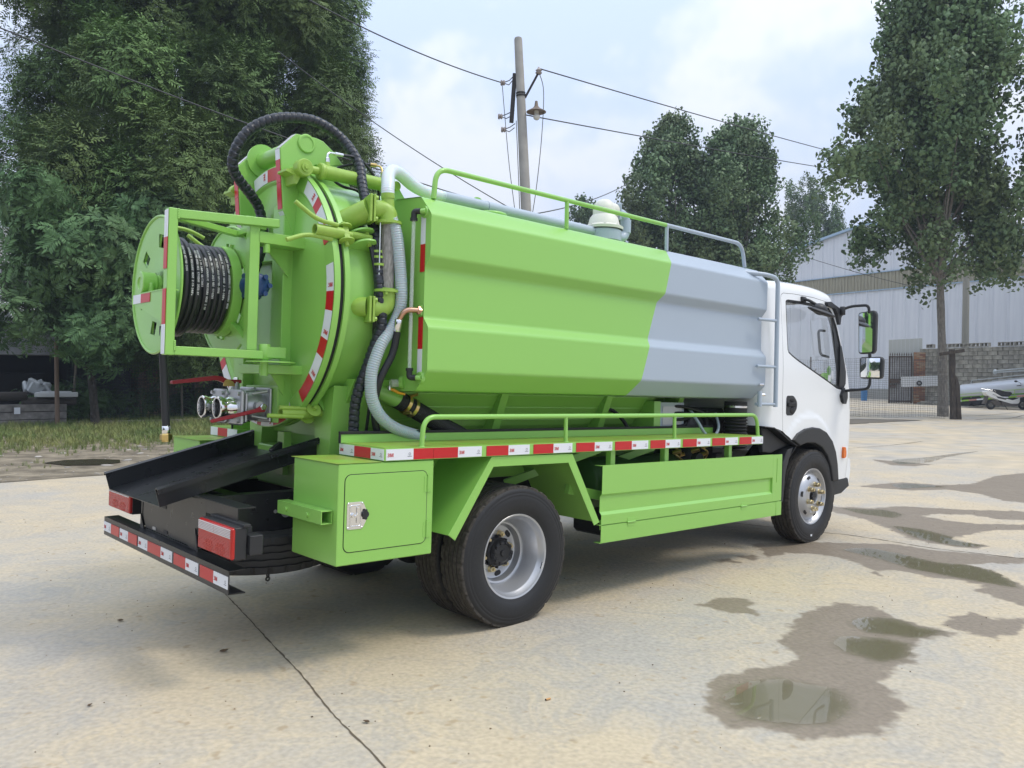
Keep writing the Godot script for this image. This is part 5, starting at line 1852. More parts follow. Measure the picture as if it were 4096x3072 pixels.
func truck_wheels() -> void:
	var R := 0.402
	var tyre := tyre_mesh(R, 0.215, 0.236)
	var tread := tread_mesh(R, 0.215)
	var deep := rim_mesh(0.240, 0.172, true)
	var full := rim_mesh(0.240, 0.172, false)
	var back := mb()
	back.lathe(Vector3.ZERO, Vector3.BACK, [Vector2(0.238, 0.085), Vector2(0.215, 0.05), Vector2(0.205, -0.05), Vector2(0.238, -0.085)], 48)
	var barrel := back.mesh()
	var nut := mb()
	nut.cyl(V(0, 0, 0), V(0, 0, 0.006), 0.021, -1, 16)
	nut.hexn(V(0, 0, 0.006), V(0, 0, 0.030), 0.0185)
	nut.cyl(V(0, 0, 0.03), V(0, 0, 0.042), 0.0085, -1, 10)
	var nut_mesh := nut.mesh()
	var long_nut := mb()
	long_nut.cyl(V(0, 0, 0), V(0, 0, 0.006), 0.023, -1, 16)
	long_nut.hexn(V(0, 0, 0.006), V(0, 0, 0.040), 0.0205)
	long_nut.cyl(V(0, 0, 0.04), V(0, 0, 0.052), 0.014, -1, 10)
	var long_mesh := long_nut.mesh()
	var hole := mb()
	hole.extr(rrect(-0.024, -0.015, 0.024, 0.015, 0.0145, 5), -0.002, 0.0015)
	var hole_mesh := hole.mesh()
	var rear_hub := mb()
	rear_hub.lathe(V(0, 0, -0.12), Vector3.BACK, [Vector2(0.085, 0), Vector2(0.085, 0.06), Vector2(0.075, 0.07), Vector2(0.075, 0.085), Vector2(0.068, 0.10), Vector2(0.055, 0.105), Vector2(0.05, 0.10), Vector2(0.02, 0.10), Vector2(0.018, 0.108), Vector2(0, 0.108)], 32)
	for k in 10: rear_hub.hexn(V(0.062 * cos(TAU * k / 10), 0.062 * sin(TAU * k / 10), -0.03), V(0.062 * cos(TAU * k / 10), 0.062 * sin(TAU * k / 10), -0.010), 0.0105)
	for k in 8: rear_hub.box(V(0.082 * cos(TAU * k / 8), 0.082 * sin(TAU * k / 8), -0.09), V(0.03, 0.012, 0.06), 0.003, Basis(Vector3.BACK, TAU * k / 8))
	var hub_mesh := rear_hub.mesh()
	var front_hub := mb()
	front_hub.lathe(V(0, 0, 0.04), Vector3.BACK, [Vector2(0.062, 0), Vector2(0.060, 0.03), Vector2(0.052, 0.045), Vector2(0, 0.045)], 28)
	front_hub.hexn(V(0, 0, 0.085), V(0, 0, 0.108), 0.032)
	var front_hub_mesh := front_hub.mesh()
	for q: Array in [[0.945, 0.905, 1.0, "outer"], [0.945, 0.665, 1.0, "inner"], [0.945, -0.665, -1.0, "inner"], [0.945, -0.905, -1.0, "outer"], [4.45, 0.865, 1.0, "front"], [4.45, -0.865, -1.0, "front"]]:
		var w := Node3D.new()
		var k := 0
		var nm := "wheel"
		while truck.has_node(NodePath(nm)):
			k += 1
			nm = "wheel_%03d" % k
		w.name = nm
		truck.add_child(w)
		var front: bool = q[3] == "front"
		w.position = V(q[0], 0.278 if not front else 0.378, q[1])
		w.basis = Basis(Vector3.UP, 0.0 if q[2] > 0 else PI) * Basis()
		put("tyre", tyre, M["tyre"], w)
		put("tread", tread, M["tread"], w)
		put("barrel", barrel, M["rim_silver"], w)
		if q[3] == "inner": continue
		put("rim", full if front else deep, M["rim_silver"], w)
		put("hub", front_hub_mesh if front else hub_mesh, M["hub_grease"], w)
		for j in 6:
			var a: float = TAU * j / 6 + (0.35 if front else 0.22)
			var nn := put("wheel_nut", long_mesh if front else nut_mesh, M["plated_nut"], w)
			nn.position = V(cos(a) * 0.104, sin(a) * 0.104, 0.100 if front else -0.093)
			var hh := put("hand_hole", hole_mesh, M["hub_grease"], w)
			var b := a + TAU / 12
			var rr := 0.168 if front else 0.136
			hh.position = V(cos(b) * rr, sin(b) * rr, 0.0870 if front else -0.0955)
			hh.basis = Basis(Vector3.BACK, b + PI / 2) * (Basis(Vector3.RIGHT, 0.24) if front else Basis())
		if q[2] < 0: continue
		var wt := mb()
		wt.box(V(cos(-0.35) * 0.232, sin(-0.35) * 0.232, 0.084), V(0.012, 0.045, 0.012), 0.003, Basis(Vector3.BACK, -0.35))
		put("balance_weight", wt, M["bright_metal"], w)
		# raised sidewall lettering
		for e: Array in [["T-MAX", 2.98, 0.034], ["QUICK", 0.15, 0.026], ["8.25R16 16PR", 4.55, 0.014], ["ALL STEEL", 1.35, 0.014]]:
			var st: float = e[1]
			var hgt: float = e[2]
			var rad := 0.318
			var lm := ring_text(e[0], hgt, func(at: float) -> Transform3D:
				var a := st - at / rad
				var out_ := V(cos(a), sin(a), 0)
				var along := V(sin(a), -cos(a), 0)
				return Transform3D(Basis(along, out_, Vector3.BACK), out_ * rad + V(0, 0, 0.1055)), 1.05)
			put("sidewall_lettering", lm, M["black_rubber"], w)
		if front:
			var sk := mb()
			sk.box(V(-0.03, -0.33, 0.1072), V(0.026, 0.017, 0.001), 0.0)
			put("paper_sticker", sk, M["tape_white"], w)
			var s2 := mb()
			s2.box(V(-0.035, -0.115, 0.1035), V(0.022, 0.045, 0.001), 0.0, Basis(Vector3.BACK, -0.35))
			put("paper_sticker", s2, M["tape_white"], w)

# ---------------------------------------------------------------- cab
func front_x(y: float) -> float:
	var ks := [[0.35, 5.17], [0.60, 5.205], [0.90, 5.222], [1.10, 5.22], [1.285, 5.203], [1.42, 5.165], [1.56, 5.11], [1.71, 5.052], [1.86, 4.998], [1.97, 4.953], [2.08, 4.905], [2.2, 4.85]]
	if y <= ks[0][0]: return ks[0][1]
	for k in ks.size() - 1:
		if y <= ks[k + 1][0]: return lerpf(ks[k][1], ks[k + 1][1], (y - ks[k][0]) / (ks[k + 1][0] - ks[k][0]))
	return 4.85

func side_z(x: float, y: float) -> float:
	var z := 0.955
	if y > 1.45: z -= 0.045 * pow((y - 1.45) / 0.65, 1.3)
	if y < 1.0: z -= 0.012 * pow((1.0 - y) / 0.5, 2.0)
	var f := front_x(y) - 0.15
	if x > f: z -= 0.085 * pow((x - f) / 0.17, 2.2)
	if x < 3.74: z -= 0.06 * pow((3.74 - x) / 0.08, 2.0)
	var d := Vector2((x - 4.36) / 1.0, (y - 0.57) / 1.05).length()
	z += 0.010 * (1.0 - smoothstep(0.462, 0.515, d))
	return z

func truck_cab() -> void:
	var seam := [Vector2(3.93, 0.945), Vector2(3.914, 1.20), Vector2(3.911, 1.66), Vector2(3.911, 2.04), Vector2(3.922, 2.068), Vector2(3.955, 2.083), Vector2(4.125, 2.092), Vector2(4.46, 2.094), Vector2(4.742, 2.075), Vector2(4.83, 2.035), Vector2(4.895, 1.944), Vector2(4.945, 1.85), Vector2(5.01, 1.711), Vector2(5.07, 1.553), Vector2(5.115, 1.45), Vector2(5.155, 1.25), Vector2(5.172, 0.9), Vector2(5.15, 0.62), Vector2(5.12, 0.503)]
	var arch := [Vector2(4.881, 0.49), Vector2(4.854, 0.645), Vector2(4.815, 0.756), Vector2(4.746, 0.854), Vector2(4.642, 0.928), Vector2(4.517, 0.965), Vector2(4.397, 0.975), Vector2(4.258, 0.962), Vector2(4.135, 0.924), Vector2(4.06, 0.872)]
	var door := PackedVector2Array(seam)
	door.append_array(PackedVector2Array(arch))
	door = ccw(door)
	var outline := PackedVector2Array([Vector2(3.662, 2.105), Vector2(3.662, 0.99), Vector2(3.80, 0.975), Vector2(3.93, 0.945)])
	for k in range(arch.size() - 1, -1, -1): outline.append(arch[k])
	outline.append(Vector2(5.12, 0.503))
	for y: float in [0.503, 0.6, 0.9, 1.1, 1.285, 1.42, 1.56, 1.71, 1.86, 1.97, 2.105]: outline.append(Vector2(front_x(y) + 0.02, y))
	outline = ccw(outline)
	var win := ccw(PackedVector2Array([Vector2(3.984, 2.016), Vector2(3.998, 2.031), Vector2(4.03, 2.038), Vector2(4.284, 2.044), Vector2(4.63, 2.041), Vector2(4.74, 2.028), Vector2(4.80, 1.985), Vector2(4.844, 1.912), Vector2(4.883, 1.844), Vector2(4.928, 1.723), Vector2(4.959, 1.636), Vector2(5.0, 1.504), Vector2(5.018, 1.407), Vector2(5.010, 1.353), Vector2(4.978, 1.317), Vector2(4.922, 1.305), Vector2(4.846, 1.314), Vector2(4.697, 1.363), Vector2(4.516, 1.418), Vector2(4.342, 1.471), Vector2(4.176, 1.522), Vector2(4.064, 1.562), Vector2(3.999, 1.592), Vector2(3.985, 1.619), Vector2(3.981, 1.75)]))
	var door_cut: PackedVector2Array = Geometry2D.offset_polygon(door, 0.0035, Geometry2D.JOIN_ROUND)[0]
	var door_gap: PackedVector2Array = Geometry2D.offset_polygon(door, -0.012, Geometry2D.JOIN_ROUND)[0]
	var win_in: PackedVector2Array = Geometry2D.offset_polygon(win, -0.016, Geometry2D.JOIN_ROUND)[0]
	var door_in: PackedVector2Array = Geometry2D.offset_polygon(door, -0.04, Geometry2D.JOIN_ROUND)[0]
	var pane := ccw(PackedVector2Array([Vector2(3.99, 2.03), Vector2(4.73, 2.026), Vector2(4.80, 1.975), Vector2(4.832, 1.72), Vector2(4.854, 1.335), Vector2(4.697, 1.37), Vector2(4.342, 1.478), Vector2(4.0, 1.60)]))
	var body: MeshInstance3D
	for s: float in [1.0, -1.0]:
		var f := func(p: Vector2) -> Vector3: return V(p.x, p.y, side_z(p.x, p.y) * s)
		var f_in := func(p: Vector2) -> Vector3: return V(p.x, p.y, (side_z(p.x, p.y) - 0.010) * s)
		var f_deep := func(p: Vector2) -> Vector3: return V(p.x, p.y, (side_z(p.x, p.y) - 0.05) * s)
		var c := mb()
		c.drape(outline, [door_cut], 0.05, f)
		if s > 0:
			# roof with rounded rails and a front that rolls over
			var rows: Array = []
			var hs := [[3.64, 2.125], [3.68, 2.158], [3.76, 2.176], [3.95, 2.19], [4.15, 2.198], [4.35, 2.200], [4.50, 2.199], [4.64, 2.190], [4.74, 2.176], [4.80, 2.160], [4.85, 2.138], [4.89, 2.105]]
			for q: Array in hs:
				var row: Array = []
				var x: float = q[0]
				var top: float = q[1]
				var zs := side_z(clampf(x, 3.70, 5.0), 2.105)
				var rise := top - 2.105
				var pts: Array = []
				for k in 7:
					var t := PI / 2 * k / 6.0
					pts.append(Vector2(zs - 0.085 * (1.0 - cos(t)), 2.105 + maxf(rise, 0.003) * sin(t)))
				for k in 6:
					var t := (k + 1) / 6.0
					pts.append(Vector2((zs - 0.085) * (1.0 - t), top + 0.035 * (1.0 - pow(1.0 - t, 2.0))))
				for side in 2:
					for k in pts.size():
						var p: Vector2 = pts[k] if side == 0 else pts[pts.size() - 1 - k]
						if side == 1 and k == 0: continue
						var zz := p.x if side == 0 else -p.x
						var fwd := 0.13 * smoothstep(4.5, 4.9, x) * (1.0 - pow(absf(zz) / 0.9, 2.0))
						row.append(V(x + fwd, p.y, zz))
				rows.append(row)
			c.patch(rows)
			# rear wall with softened corners, and the panel below the windscreen
			var rw: Array = []
			for y: float in [0.99, 1.3, 1.7, 2.0, 2.125]:
				var row: Array = []
				for z: float in [-0.90, -0.86, -0.5, 0.0, 0.5, 0.86, 0.90]:
					row.append(V(3.640 + (0.022 if absf(z) > 0.88 else 0.0), y, z * (1.0 if y < 2.1 else 0.985)))
				rw.append(row)
			c.patch(rw)
			var fp: Array = []
			for y: float in [0.50, 0.70, 0.9, 1.1, 1.28, 1.36]:
				var row: Array = []
				for k in 13:
					var z := 0.872 * (1.0 - k / 6.0)
					row.append(V(front_x(y) + 0.02 + 0.10 * (1.0 - pow(absf(z) / 0.872, 2.6)), y, z))
				fp.append(row)
			c.patch(fp)
			body = tp("cab", c, "white_paint")
		else:
			tp("left_side_panel", c, "white_paint", body)
		var gap := mb()
		gap.drape(ccw(Geometry2D.offset_polygon(door, 0.012, Geometry2D.JOIN_ROUND)[0]), [door_gap], 0.06, f_in)
		tp("door_seal", gap, "black_rubber", body)
		var d := mb()
		d.drape(door, [win], 0.034, f)
		var dr := tp("cab_door", d, "white_paint")
		var trim := mb()
		trim.drape(door_in, [win_in], 0.06, f_deep)
		tp("door_lining", trim, "black_plastic", dr)
		var fr := mb()
		fr.drape(win, [win_in], 0.05, func(p: Vector2) -> Vector3: return V(p.x, p.y, (side_z(p.x, p.y) - 0.004) * s))
		for k in win.size():
			var a: Vector3 = f.call(win[k])
			var b: Vector3 = f.call(win[(k + 1) % win.size()])
			fr.quad(a, b, b - V(0, 0, 0.02 * s), a - V(0, 0, 0.02 * s))
			var a2: Vector3 = f.call(win_in[k % win_in.size()])
		tp("window_rubber", fr, "black_rubber", dr)
		var qt := mb()
		qt.drape(ccw(PackedVector2Array([Vector2(4.73, 2.03), Vector2(4.79, 1.985), Vector2(4.838, 1.908), Vector2(4.922, 1.72), Vector2(4.994, 1.504), Vector2(5.010, 1.39), Vector2(4.99, 1.335), Vector2(4.92, 1.315), Vector2(4.85, 1.325), Vector2(4.828, 1.72), Vector2(4.795, 1.97)])), [], 0.05, func(p: Vector2) -> Vector3: return V(p.x, p.y, (side_z(p.x, p.y) - 0.008) * s))
		qt.drape(ccw(PackedVector2Array([Vector2(4.905, 1.70), Vector2(4.94, 1.70), Vector2(5.006, 1.47), Vector2(5.005, 1.36), Vector2(4.93, 1.33), Vector2(4.88, 1.345)])), [], 0.05, func(p: Vector2) -> Vector3: return V(p.x, p.y, (side_z(p.x, p.y) + 0.006) * s))
		tp("quarter_trim", qt, "black_plastic", dr)
		var gl := mb()
		gl.drape(pane, [], 0.08, func(p: Vector2) -> Vector3: return V(p.x, p.y, (side_z(p.x, p.y) - 0.014) * s))
		tp("side_window", gl, "glass", dr)
		# door handle in its recess
		var hd := mb()
		var zz := 0.955 * s
		hd.extr(ccw(round_poly([Vector2(3.972, 1.238), Vector2(4.09, 1.240), Vector2(4.148, 1.19), Vector2(4.146, 1.13), Vector2(4.085, 1.075), Vector2(3.972, 1.075)], 0.03)), zz - 0.004 * s, zz + 0.004 * s, Transform3D(), 0.003)
		tp("handle_recess", hd, "black_plastic", dr)
		var hb := mb()
		hb.box(V(4.045, 1.165, zz + 0.012 * s), V(0.12, 0.034, 0.014), 0.006)
		hb.ball(V(4.06, 1.205, zz), V(0.045, 0.022, 0.012), 14, 8)
		hb.ball(V(4.07, 1.118, zz), V(0.05, 0.032, 0.012), 14, 8)
		tp("door_handle", hb, "black_rubber", dr)
		# wheel arch trim
		var am := mb()
		var arch_out := arch.duplicate()
		var arch_in := [Vector2(4.766, 0.492), Vector2(4.721, 0.627), Vector2(4.653, 0.725), Vector2(4.551, 0.799), Vector2(4.429, 0.837), Vector2(4.288, 0.841), Vector2(4.175, 0.821)]
		var ring := PackedVector2Array(arch_out)
		for k in range(arch_in.size() - 1, -1, -1): ring.append(arch_in[k])
		am.extr(ccw(ring), 0.93 * s, 0.985 * s, Transform3D(), 0.012)
		var arch_n := tp("wheel_arch_trim", am, "black_plastic", body)
		var liner := mb()
		var lp: Array = []
		for k in range(arch_in.size() - 1, -1, -1): lp.append(arch_in[k])
		lp.push_front(Vector2(4.02, 0.70))
		lp.push_front(Vector2(3.95, 0.37))
		liner.sheet(lp, 0.006, 0.55 * s, 0.95 * s)
		tp("arch_liner", liner, "black_plastic", body)
		# mudguard behind the front wheel
		var mg := mb()
		mg.sheet([Vector2(3.64, 0.985), Vector2(3.78, 0.975), Vector2(3.90, 0.93), Vector2(4.0, 0.88), Vector2(4.16, 0.82)], 0.008, 0.62 * s, 0.965 * s)
		mg.extr(ccw(PackedVector2Array([Vector2(3.70, 0.975), Vector2(3.78, 0.97), Vector2(4.0, 0.875), Vector2(4.15, 0.82), Vector2(3.98, 0.79), Vector2(3.85, 0.762), Vector2(3.72, 0.775)])), 0.86 * s, 0.90 * s, Transform3D(), 0.01)
		mg.extr(ccw(PackedVector2Array([Vector2(4.12, 0.815), Vector2(4.02, 0.79), Vector2(3.95, 0.68), Vector2(3.93, 0.36), Vector2(3.97, 0.36), Vector2(4.0, 0.60), Vector2(4.06, 0.73)])), 0.62 * s, 0.955 * s, Transform3D(), 0.01)
		tp("front_mudguard", mg, "black_plastic", body)
		# step below the door, bumper corner, side marker
		var sp := mb()
		sp.extr(ccw(PackedVector2Array([Vector2(4.765, 0.488), Vector2(5.14, 0.500), Vector2(5.17, 0.42), Vector2(5.03, 0.365), Vector2(4.82, 0.352), Vector2(4.775, 0.45)])), 0.80 * s, 0.945 * s, Transform3D(), 0.012)
		tp("cab_step", sp, "black_plastic", body)
		var bp := mb()
		bp.extr(ccw(round_poly([Vector2(5.17, 0.685), Vector2(5.265, 0.665), Vector2(5.27, 0.55), Vector2(5.235, 0.42), Vector2(5.17, 0.365), Vector2(5.05, 0.365), Vector2(5.15, 0.46), Vector2(5.17, 0.56)], 0.02)), 0.0, 0.90 * s, Transform3D(), 0.02)
		tp("front_bumper", bp, "white_paint", body)
		var mk := mb()
		mk.extr(ccw(round_poly([Vector2(4.985, 0.685), Vector2(4.985, 0.79), Vector2(5.02, 0.785), Vector2(5.035, 0.74), Vector2(5.03, 0.695)], 0.012)), 0.95 * s, 0.972 * s, Transform3D(), 0.006)
		tp("side_marker", mk, "marker_orange", body)
		# black louvred intake duct on the rear corner
		var lv := mb()
		lv.bx(3.575, 3.642, 1.25, 2.0, 0.72 * s, 0.865 * s, 0.012)
		for k in 14: lv.bx(3.585, 3.635, 1.60 + k * 0.027, 1.606 + k * 0.027, 0.80 * s, 0.875 * s, 0.001)
		tp("air_intake", lv, "black_plastic", body)
	# windscreen and pillars
	var ws: Array = []
	for y: float in [1.36, 1.5, 1.65, 1.8, 1.95, 2.08]:
		var row: Array = []
		for k in 13:
			var z := 0.80 * (1.0 - k / 6.0)
			row.append(V(front_x(y) + 0.03 + 0.10 * (1.0 - pow(absf(z) / 0.80, 2.4)), y, z))
		ws.append(row)
	tp("windscreen", mb().patch(ws), "windscreen", body)
	var pl := mb()
	for s: float in [1.0, -1.0]:
		var pp: Array = []
		for y: float in [1.34, 1.5, 1.65, 1.8, 1.95, 2.10]:
			pp.append([V(front_x(y) + 0.02, y, (side_z(front_x(y) + 0.02, y)) * s), V(front_x(y) + 0.035, y, 0.79 * s)])
		pl.patch(pp)
	tp("windscreen_pillar", pl, "white_paint", body)
	# inside of the cab
	var inn := mb()
	inn.bx(3.68, 5.1, 0.985, 1.0, -0.88, 0.88, 0.0)
	inn.bx(3.655, 3.672, 1.0, 2.1, -0.86, 0.86, 0.0)
	inn.bx(4.86, 5.14, 1.0, 1.34, -0.84, 0.84, 0.05)
	inn.bx(4.82, 4.95, 1.25, 1.395, -0.70, -0.15, 0.04)
	inn.bx(4.80, 4.88, 1.05, 1.40, -0.12, 0.14, 0.03)
	inn.bx(3.7, 4.8, 2.085, 2.10, -0.84, 0.84, 0.0)
	tp("cab_interior", inn, "black_plastic", body)
	var seat := mb()
	for z: float in [-0.45, 0.02, 0.5]:
		seat.box(V(4.05, 1.18, z), V(0.45, 0.14, 0.42), 0.04)
		seat.box(V(3.80, 1.42, z), V(0.12, 0.5, 0.42), 0.04, Basis(Vector3(0, 0, 1), 0.14))
	tp("seat", seat, "seat_cloth", body)
	var stw := mb()
	var axis := V(-0.55, 0.83, 0).normalized()
	stw.torus(V(4.66, 1.45, -0.43), axis, 0.20, 0.014, 36, 10)
	stw.cyl(V(4.66, 1.45, -0.43), V(4.86, 1.2, -0.43), 0.025, -1, 12)
	stw.bar(V(4.66, 1.45, -0.62), V(4.66, 1.45, -0.24), 0.03, 0.02)
	tp("steering_wheel", stw, "black_plastic", body)
	var gh := mb()
	gh.tube(bend([V(4.90, 1.84, 0.80), V(4.80, 1.84, 0.79), V(4.81, 1.62, 0.81), V(4.93, 1.60, 0.83)], 0.04, 6), 0.012, 10)
	tp("grab_handle", gh, "black_plastic", body)
	var stk := mb()
	stk.bx(4.80, 4.84, 1.40, 1.47, 0.925, 0.9265, 0.0)
	stk.bx(4.73, 4.78, 1.375, 1.43, 0.929, 0.9305, 0.0)
	tp("window_sticker", stk, "tape_white", body)
	# mirrors on the right door, turned in towards the driver
	var mt := Basis(Vector3.UP, deg_to_rad(10.0))
	var x1 := Transform3D(mt * Basis(Vector3(0, 0, 1), Vector3(0, 1, 0), Vector3(1, 0, 0)), V(4.985, 0, 1.148))
	var x2 := Transform3D(mt * Basis(Vector3(0, 0, 1), Vector3(0, 1, 0), Vector3(1, 0, 0)), V(4.985, 0, 1.192))
	var mr := mb()
	mr.extr(ccw(round_poly([Vector2(-0.066, 1.63), Vector2(-0.076, 2.0), Vector2(0.062, 2.018), Vector2(0.080, 1.985), Vector2(0.077, 1.66), Vector2(0.057, 1.632)], 0.025)), 0.0, 0.075, x1, 0.012)
	var mir := tp("mirror", mr, "black_plastic")
	var mr2 := mb()
	mr2.extr(ccw(round_poly([Vector2(-0.092, 1.41), Vector2(-0.097, 1.60), Vector2(0.085, 1.606), Vector2(0.103, 1.58), Vector2(0.100, 1.43), Vector2(0.080, 1.408)], 0.025)), 0.0, 0.075, x2, 0.014)
	tp("wide_mirror_housing", mr2, "black_plastic", mir)
	var mg1 := mb()
	mg1.extr(ccw(round_poly([Vector2(-0.058, 1.642), Vector2(-0.066, 1.99), Vector2(0.048, 2.005), Vector2(0.052, 1.645)], 0.018)), -0.006, -0.001, x1)
	tp("main_mirror_glass", mg1, "mirror_glass", mir)
	var mg2 := mb()
	var pts: Array = []
	for i in 7:
		var row: Array = []
		for j in 7:
			var a := lerpf(-0.080, 0.078, i / 6.0)
			var b := lerpf(1.422, 1.592, j / 6.0)
			row.append(x2 * V(a, b, -0.003 - 0.014 * (1.0 - pow((i - 3) / 3.0, 2.0) * 0.5 - pow((j - 3) / 3.0, 2.0) * 0.5)))
		pts.append(row)
	mg2.patch(pts)
	tp("wide_mirror_glass", mg2, "mirror_glass", mir)
	var arm := mb()
	arm.tube(bend([V(4.92, 2.03, 0.955), V(4.95, 2.058, 1.02), V(4.975, 2.062, 1.165), V(4.985, 1.99, 1.168)], 0.045, 7), 0.0125, 12)
	arm.cyl(V(4.92, 1.98, 0.955), V(4.92, 2.055, 0.955), 0.024, -1, 14, 0.003)
	arm.cyl(V(4.985, 1.64, 1.18), V(4.985, 1.59, 1.185), 0.014, -1, 12)
	arm.tube(bend([V(4.96, 1.295, 0.955), V(4.97, 1.305, 1.05), V(4.98, 1.32, 1.188), V(4.985, 1.42, 1.19)], 0.06, 7), 0.0125, 12)
	arm.cyl(V(4.955, 1.27, 0.955), V(4.955, 1.325, 0.955), 0.024, -1, 14, 0.003)
	arm.extr(ccw(round_poly([Vector2(4.66, 2.075), Vector2(4.67, 2.04), Vector2(4.80, 2.03), Vector2(4.85, 1.985), Vector2(4.885, 1.89), Vector2(4.91, 1.89), Vector2(4.92, 1.96), Vector2(4.96, 1.985), Vector2(4.965, 2.03), Vector2(4.92, 2.03), Vector2(4.80, 2.06), Vector2(4.72, 2.082)], 0.012)), 0.895, 0.945, Transform3D(), 0.008)
	arm.extr(ccw(round_poly([Vector2(4.90, 1.255), Vector2(4.93, 1.30), Vector2(5.0, 1.30), Vector2(5.005, 1.235), Vector2(4.975, 1.175), Vector2(4.93, 1.195)], 0.012)), 0.93, 0.985, Transform3D(), 0.01)
	tp("mirror_arm", arm, "black_plastic", mir)
	var vz := mb()
	var vb := Basis(Vector3(0, 0, 1), -0.10) * Basis(Vector3.RIGHT, 0.35)
	vz.ball(V(4.36, 1.955, 1.04), V(0.165, 0.024, 0.10), 26, 12, vb)
	vz.ball(V(4.345, 1.978, 1.035), V(0.075, 0.05, 0.06), 18, 10, vb)
	vz.tube(bend([V(4.27, 2.062, 0.925), V(4.28, 2.052, 0.965), V(4.33, 2.01, 1.02)], 0.03, 5), 0.013, 10)
	vz.box(V(4.275, 2.062, 0.918), V(0.075, 0.045, 0.03), 0.008)
	tp("kerb_mirror", vz, "black_plastic")

# ---------------------------------------------------------------- ground
# outlines in world metres (x, z): damp patches and the standing water in them
const DAMP := [
	[-0.09, 2.31, 0.13, 2.22, 0.37, 2.26, 0.58, 2.32, 0.68, 2.36, 0.86, 2.16, 1.22, 2.02, 1.49, 1.96, 1.86, 1.99, 1.92, 2.21, 1.81, 2.35, 1.77, 2.49, 1.76, 2.67, 1.74, 2.71, 1.61, 2.67, 1.39, 2.63, 1.17, 2.73, 0.97, 2.74, 0.82, 2.72, 0.69, 2.77, 0.51, 2.96, 0.35, 2.96, 0.2, 3.0, 0.06, 2.95, -0.09, 2.85, -0.15, 2.73, -0.25, 2.58, -0.19, 2.42],
	[1.14, 1.44, 1.37, 1.46, 1.48, 1.53, 1.45, 1.64, 1.33, 1.7, 1.24, 1.8, 1.16, 1.7, 1.12, 1.59],
	[1.96, 2.57, 2.27, 2.63, 2.23, 2.74, 2.3, 2.83, 2.4, 2.91, 2.17, 2.94, 1.96, 2.94, 1.83, 2.88, 1.81, 2.79, 1.83, 2.65],
	[3.03, 0.65, 3.28, 0.8, 3.45, 0.88, 3.66, 1.12, 3.77, 1.27, 3.97, 1.44, 3.99, 1.79, 4.23, 2.37, 4.01, 2.43, 3.81, 2.26, 3.63, 2.15, 3.57, 2.34, 3.28, 2.59, 3.11, 2.75, 2.58, 2.95, 2.75, 2.66, 2.84, 2.44, 2.99, 2.5, 3.07, 2.34, 3.01, 2.12, 3.05, 1.89, 2.8, 1.77, 2.74, 1.89, 3.02, 1.59, 3.1, 1.47, 3.09, 1.25, 2.97, 1.05, 2.68, 1.02, 2.89, 0.82],
	[5.46, 0.09, 5.62, 0.32, 5.74, 0.51, 6.13, 0.63, 6.39, 1.13, 6.98, 1.83, 6.35, 2.0, 6.06, 1.64, 6.12, 1.36, 5.9, 1.09, 5.64, 1.05, 5.55, 1.3, 5.62, 1.6, 6.04, 2.0, 5.77, 2.1, 5.33, 1.79, 5.0, 1.73, 4.55, 1.68, 4.53, 2.02, 4.29, 1.96, 4.25, 1.73, 4.31, 1.47, 4.59, 1.18, 4.91, 0.85, 5.05, 0.65, 5.12, 0.36],
	[7.35, -0.43, 7.83, -0.33, 8.26, -0.21, 8.36, 0.23, 8.82, 0.46, 10.02, 0.36, 11.4, 0.6, 8.2, 2.0, 7.51, 1.45, 7.49, 1.23, 7.88, 0.87, 7.97, 0.45, 7.53, 0.22, 7.39, -0.14],
	[2.25, 0.8, 2.39, 0.85, 2.34, 0.97, 2.24, 0.89],
	[2.51, 0.87, 2.66, 0.89, 2.61, 1.0, 2.49, 0.98],
	[10.93, -1.82, 11.61, -1.77, 12.32, -1.47, 13.35, -1.47, 15.08, -1.62, 16.9, -1.78, 17.3, -1.0, 15.42, -0.76, 14.28, -1.04, 12.6, -1.01, 11.15, -0.78, 10.44, -0.93, 10.32, -1.22],
]
const WATER := [
	[0.04, 2.35, 0.24, 2.36, 0.38, 2.44, 0.41, 2.55, 0.45, 2.68, 0.29, 2.81, 0.08, 2.81, -0.06, 2.7, -0.13, 2.55, -0.06, 2.43],
	[1.58, 2.24, 1.7, 2.29, 1.77, 2.41, 1.71, 2.53, 1.74, 2.65, 1.62, 2.65, 1.51, 2.61, 1.45, 2.5, 1.40, 2.39, 1.47, 2.28],
	[1.17, 2.33, 1.28, 2.40, 1.36, 2.51, 1.36, 2.62, 1.22, 2.69, 1.08, 2.69, 0.98, 2.64, 0.98, 2.51, 1.02, 2.4],
	[3.4, 1.3, 3.63, 1.4, 3.6, 1.68, 3.52, 1.98, 3.61, 2.19, 3.48, 2.44, 3.15, 2.62, 3.13, 2.35, 3.14, 2.12, 3.16, 1.92, 3.3, 1.64],
	[4.80, 1.11, 4.87, 1.24, 4.8, 1.49, 4.59, 1.80, 4.50, 1.96, 4.34, 1.92, 4.33, 1.71, 4.42, 1.47],
	[5.46, 0.30, 5.58, 0.48, 5.72, 0.64, 5.58, 0.86, 5.30, 0.90, 5.28, 0.60],
	[11.2, -1.55, 12.1, -1.38, 13.3, -1.32, 14.2, -1.2, 12.6, -1.15, 11.3, -1.0, 10.6, -1.2],
	[7.9, -0.2, 8.2, -0.05, 8.2, 0.35, 7.95, 0.20, 7.6, 0.05],
]
const NEAR_LO := Vector2(-5.0, -8.0)
const NEAR_HI := Vector2(11.0, 4.4)
const NEAR_W := 2048
const NEAR_H := 1587

func outline_of(q: Array) -> PackedVector2Array:
	var p := PackedVector2Array()
	for k in range(0, q.size(), 2): p.append(Vector2(q[k], q[k + 1]))
	return p

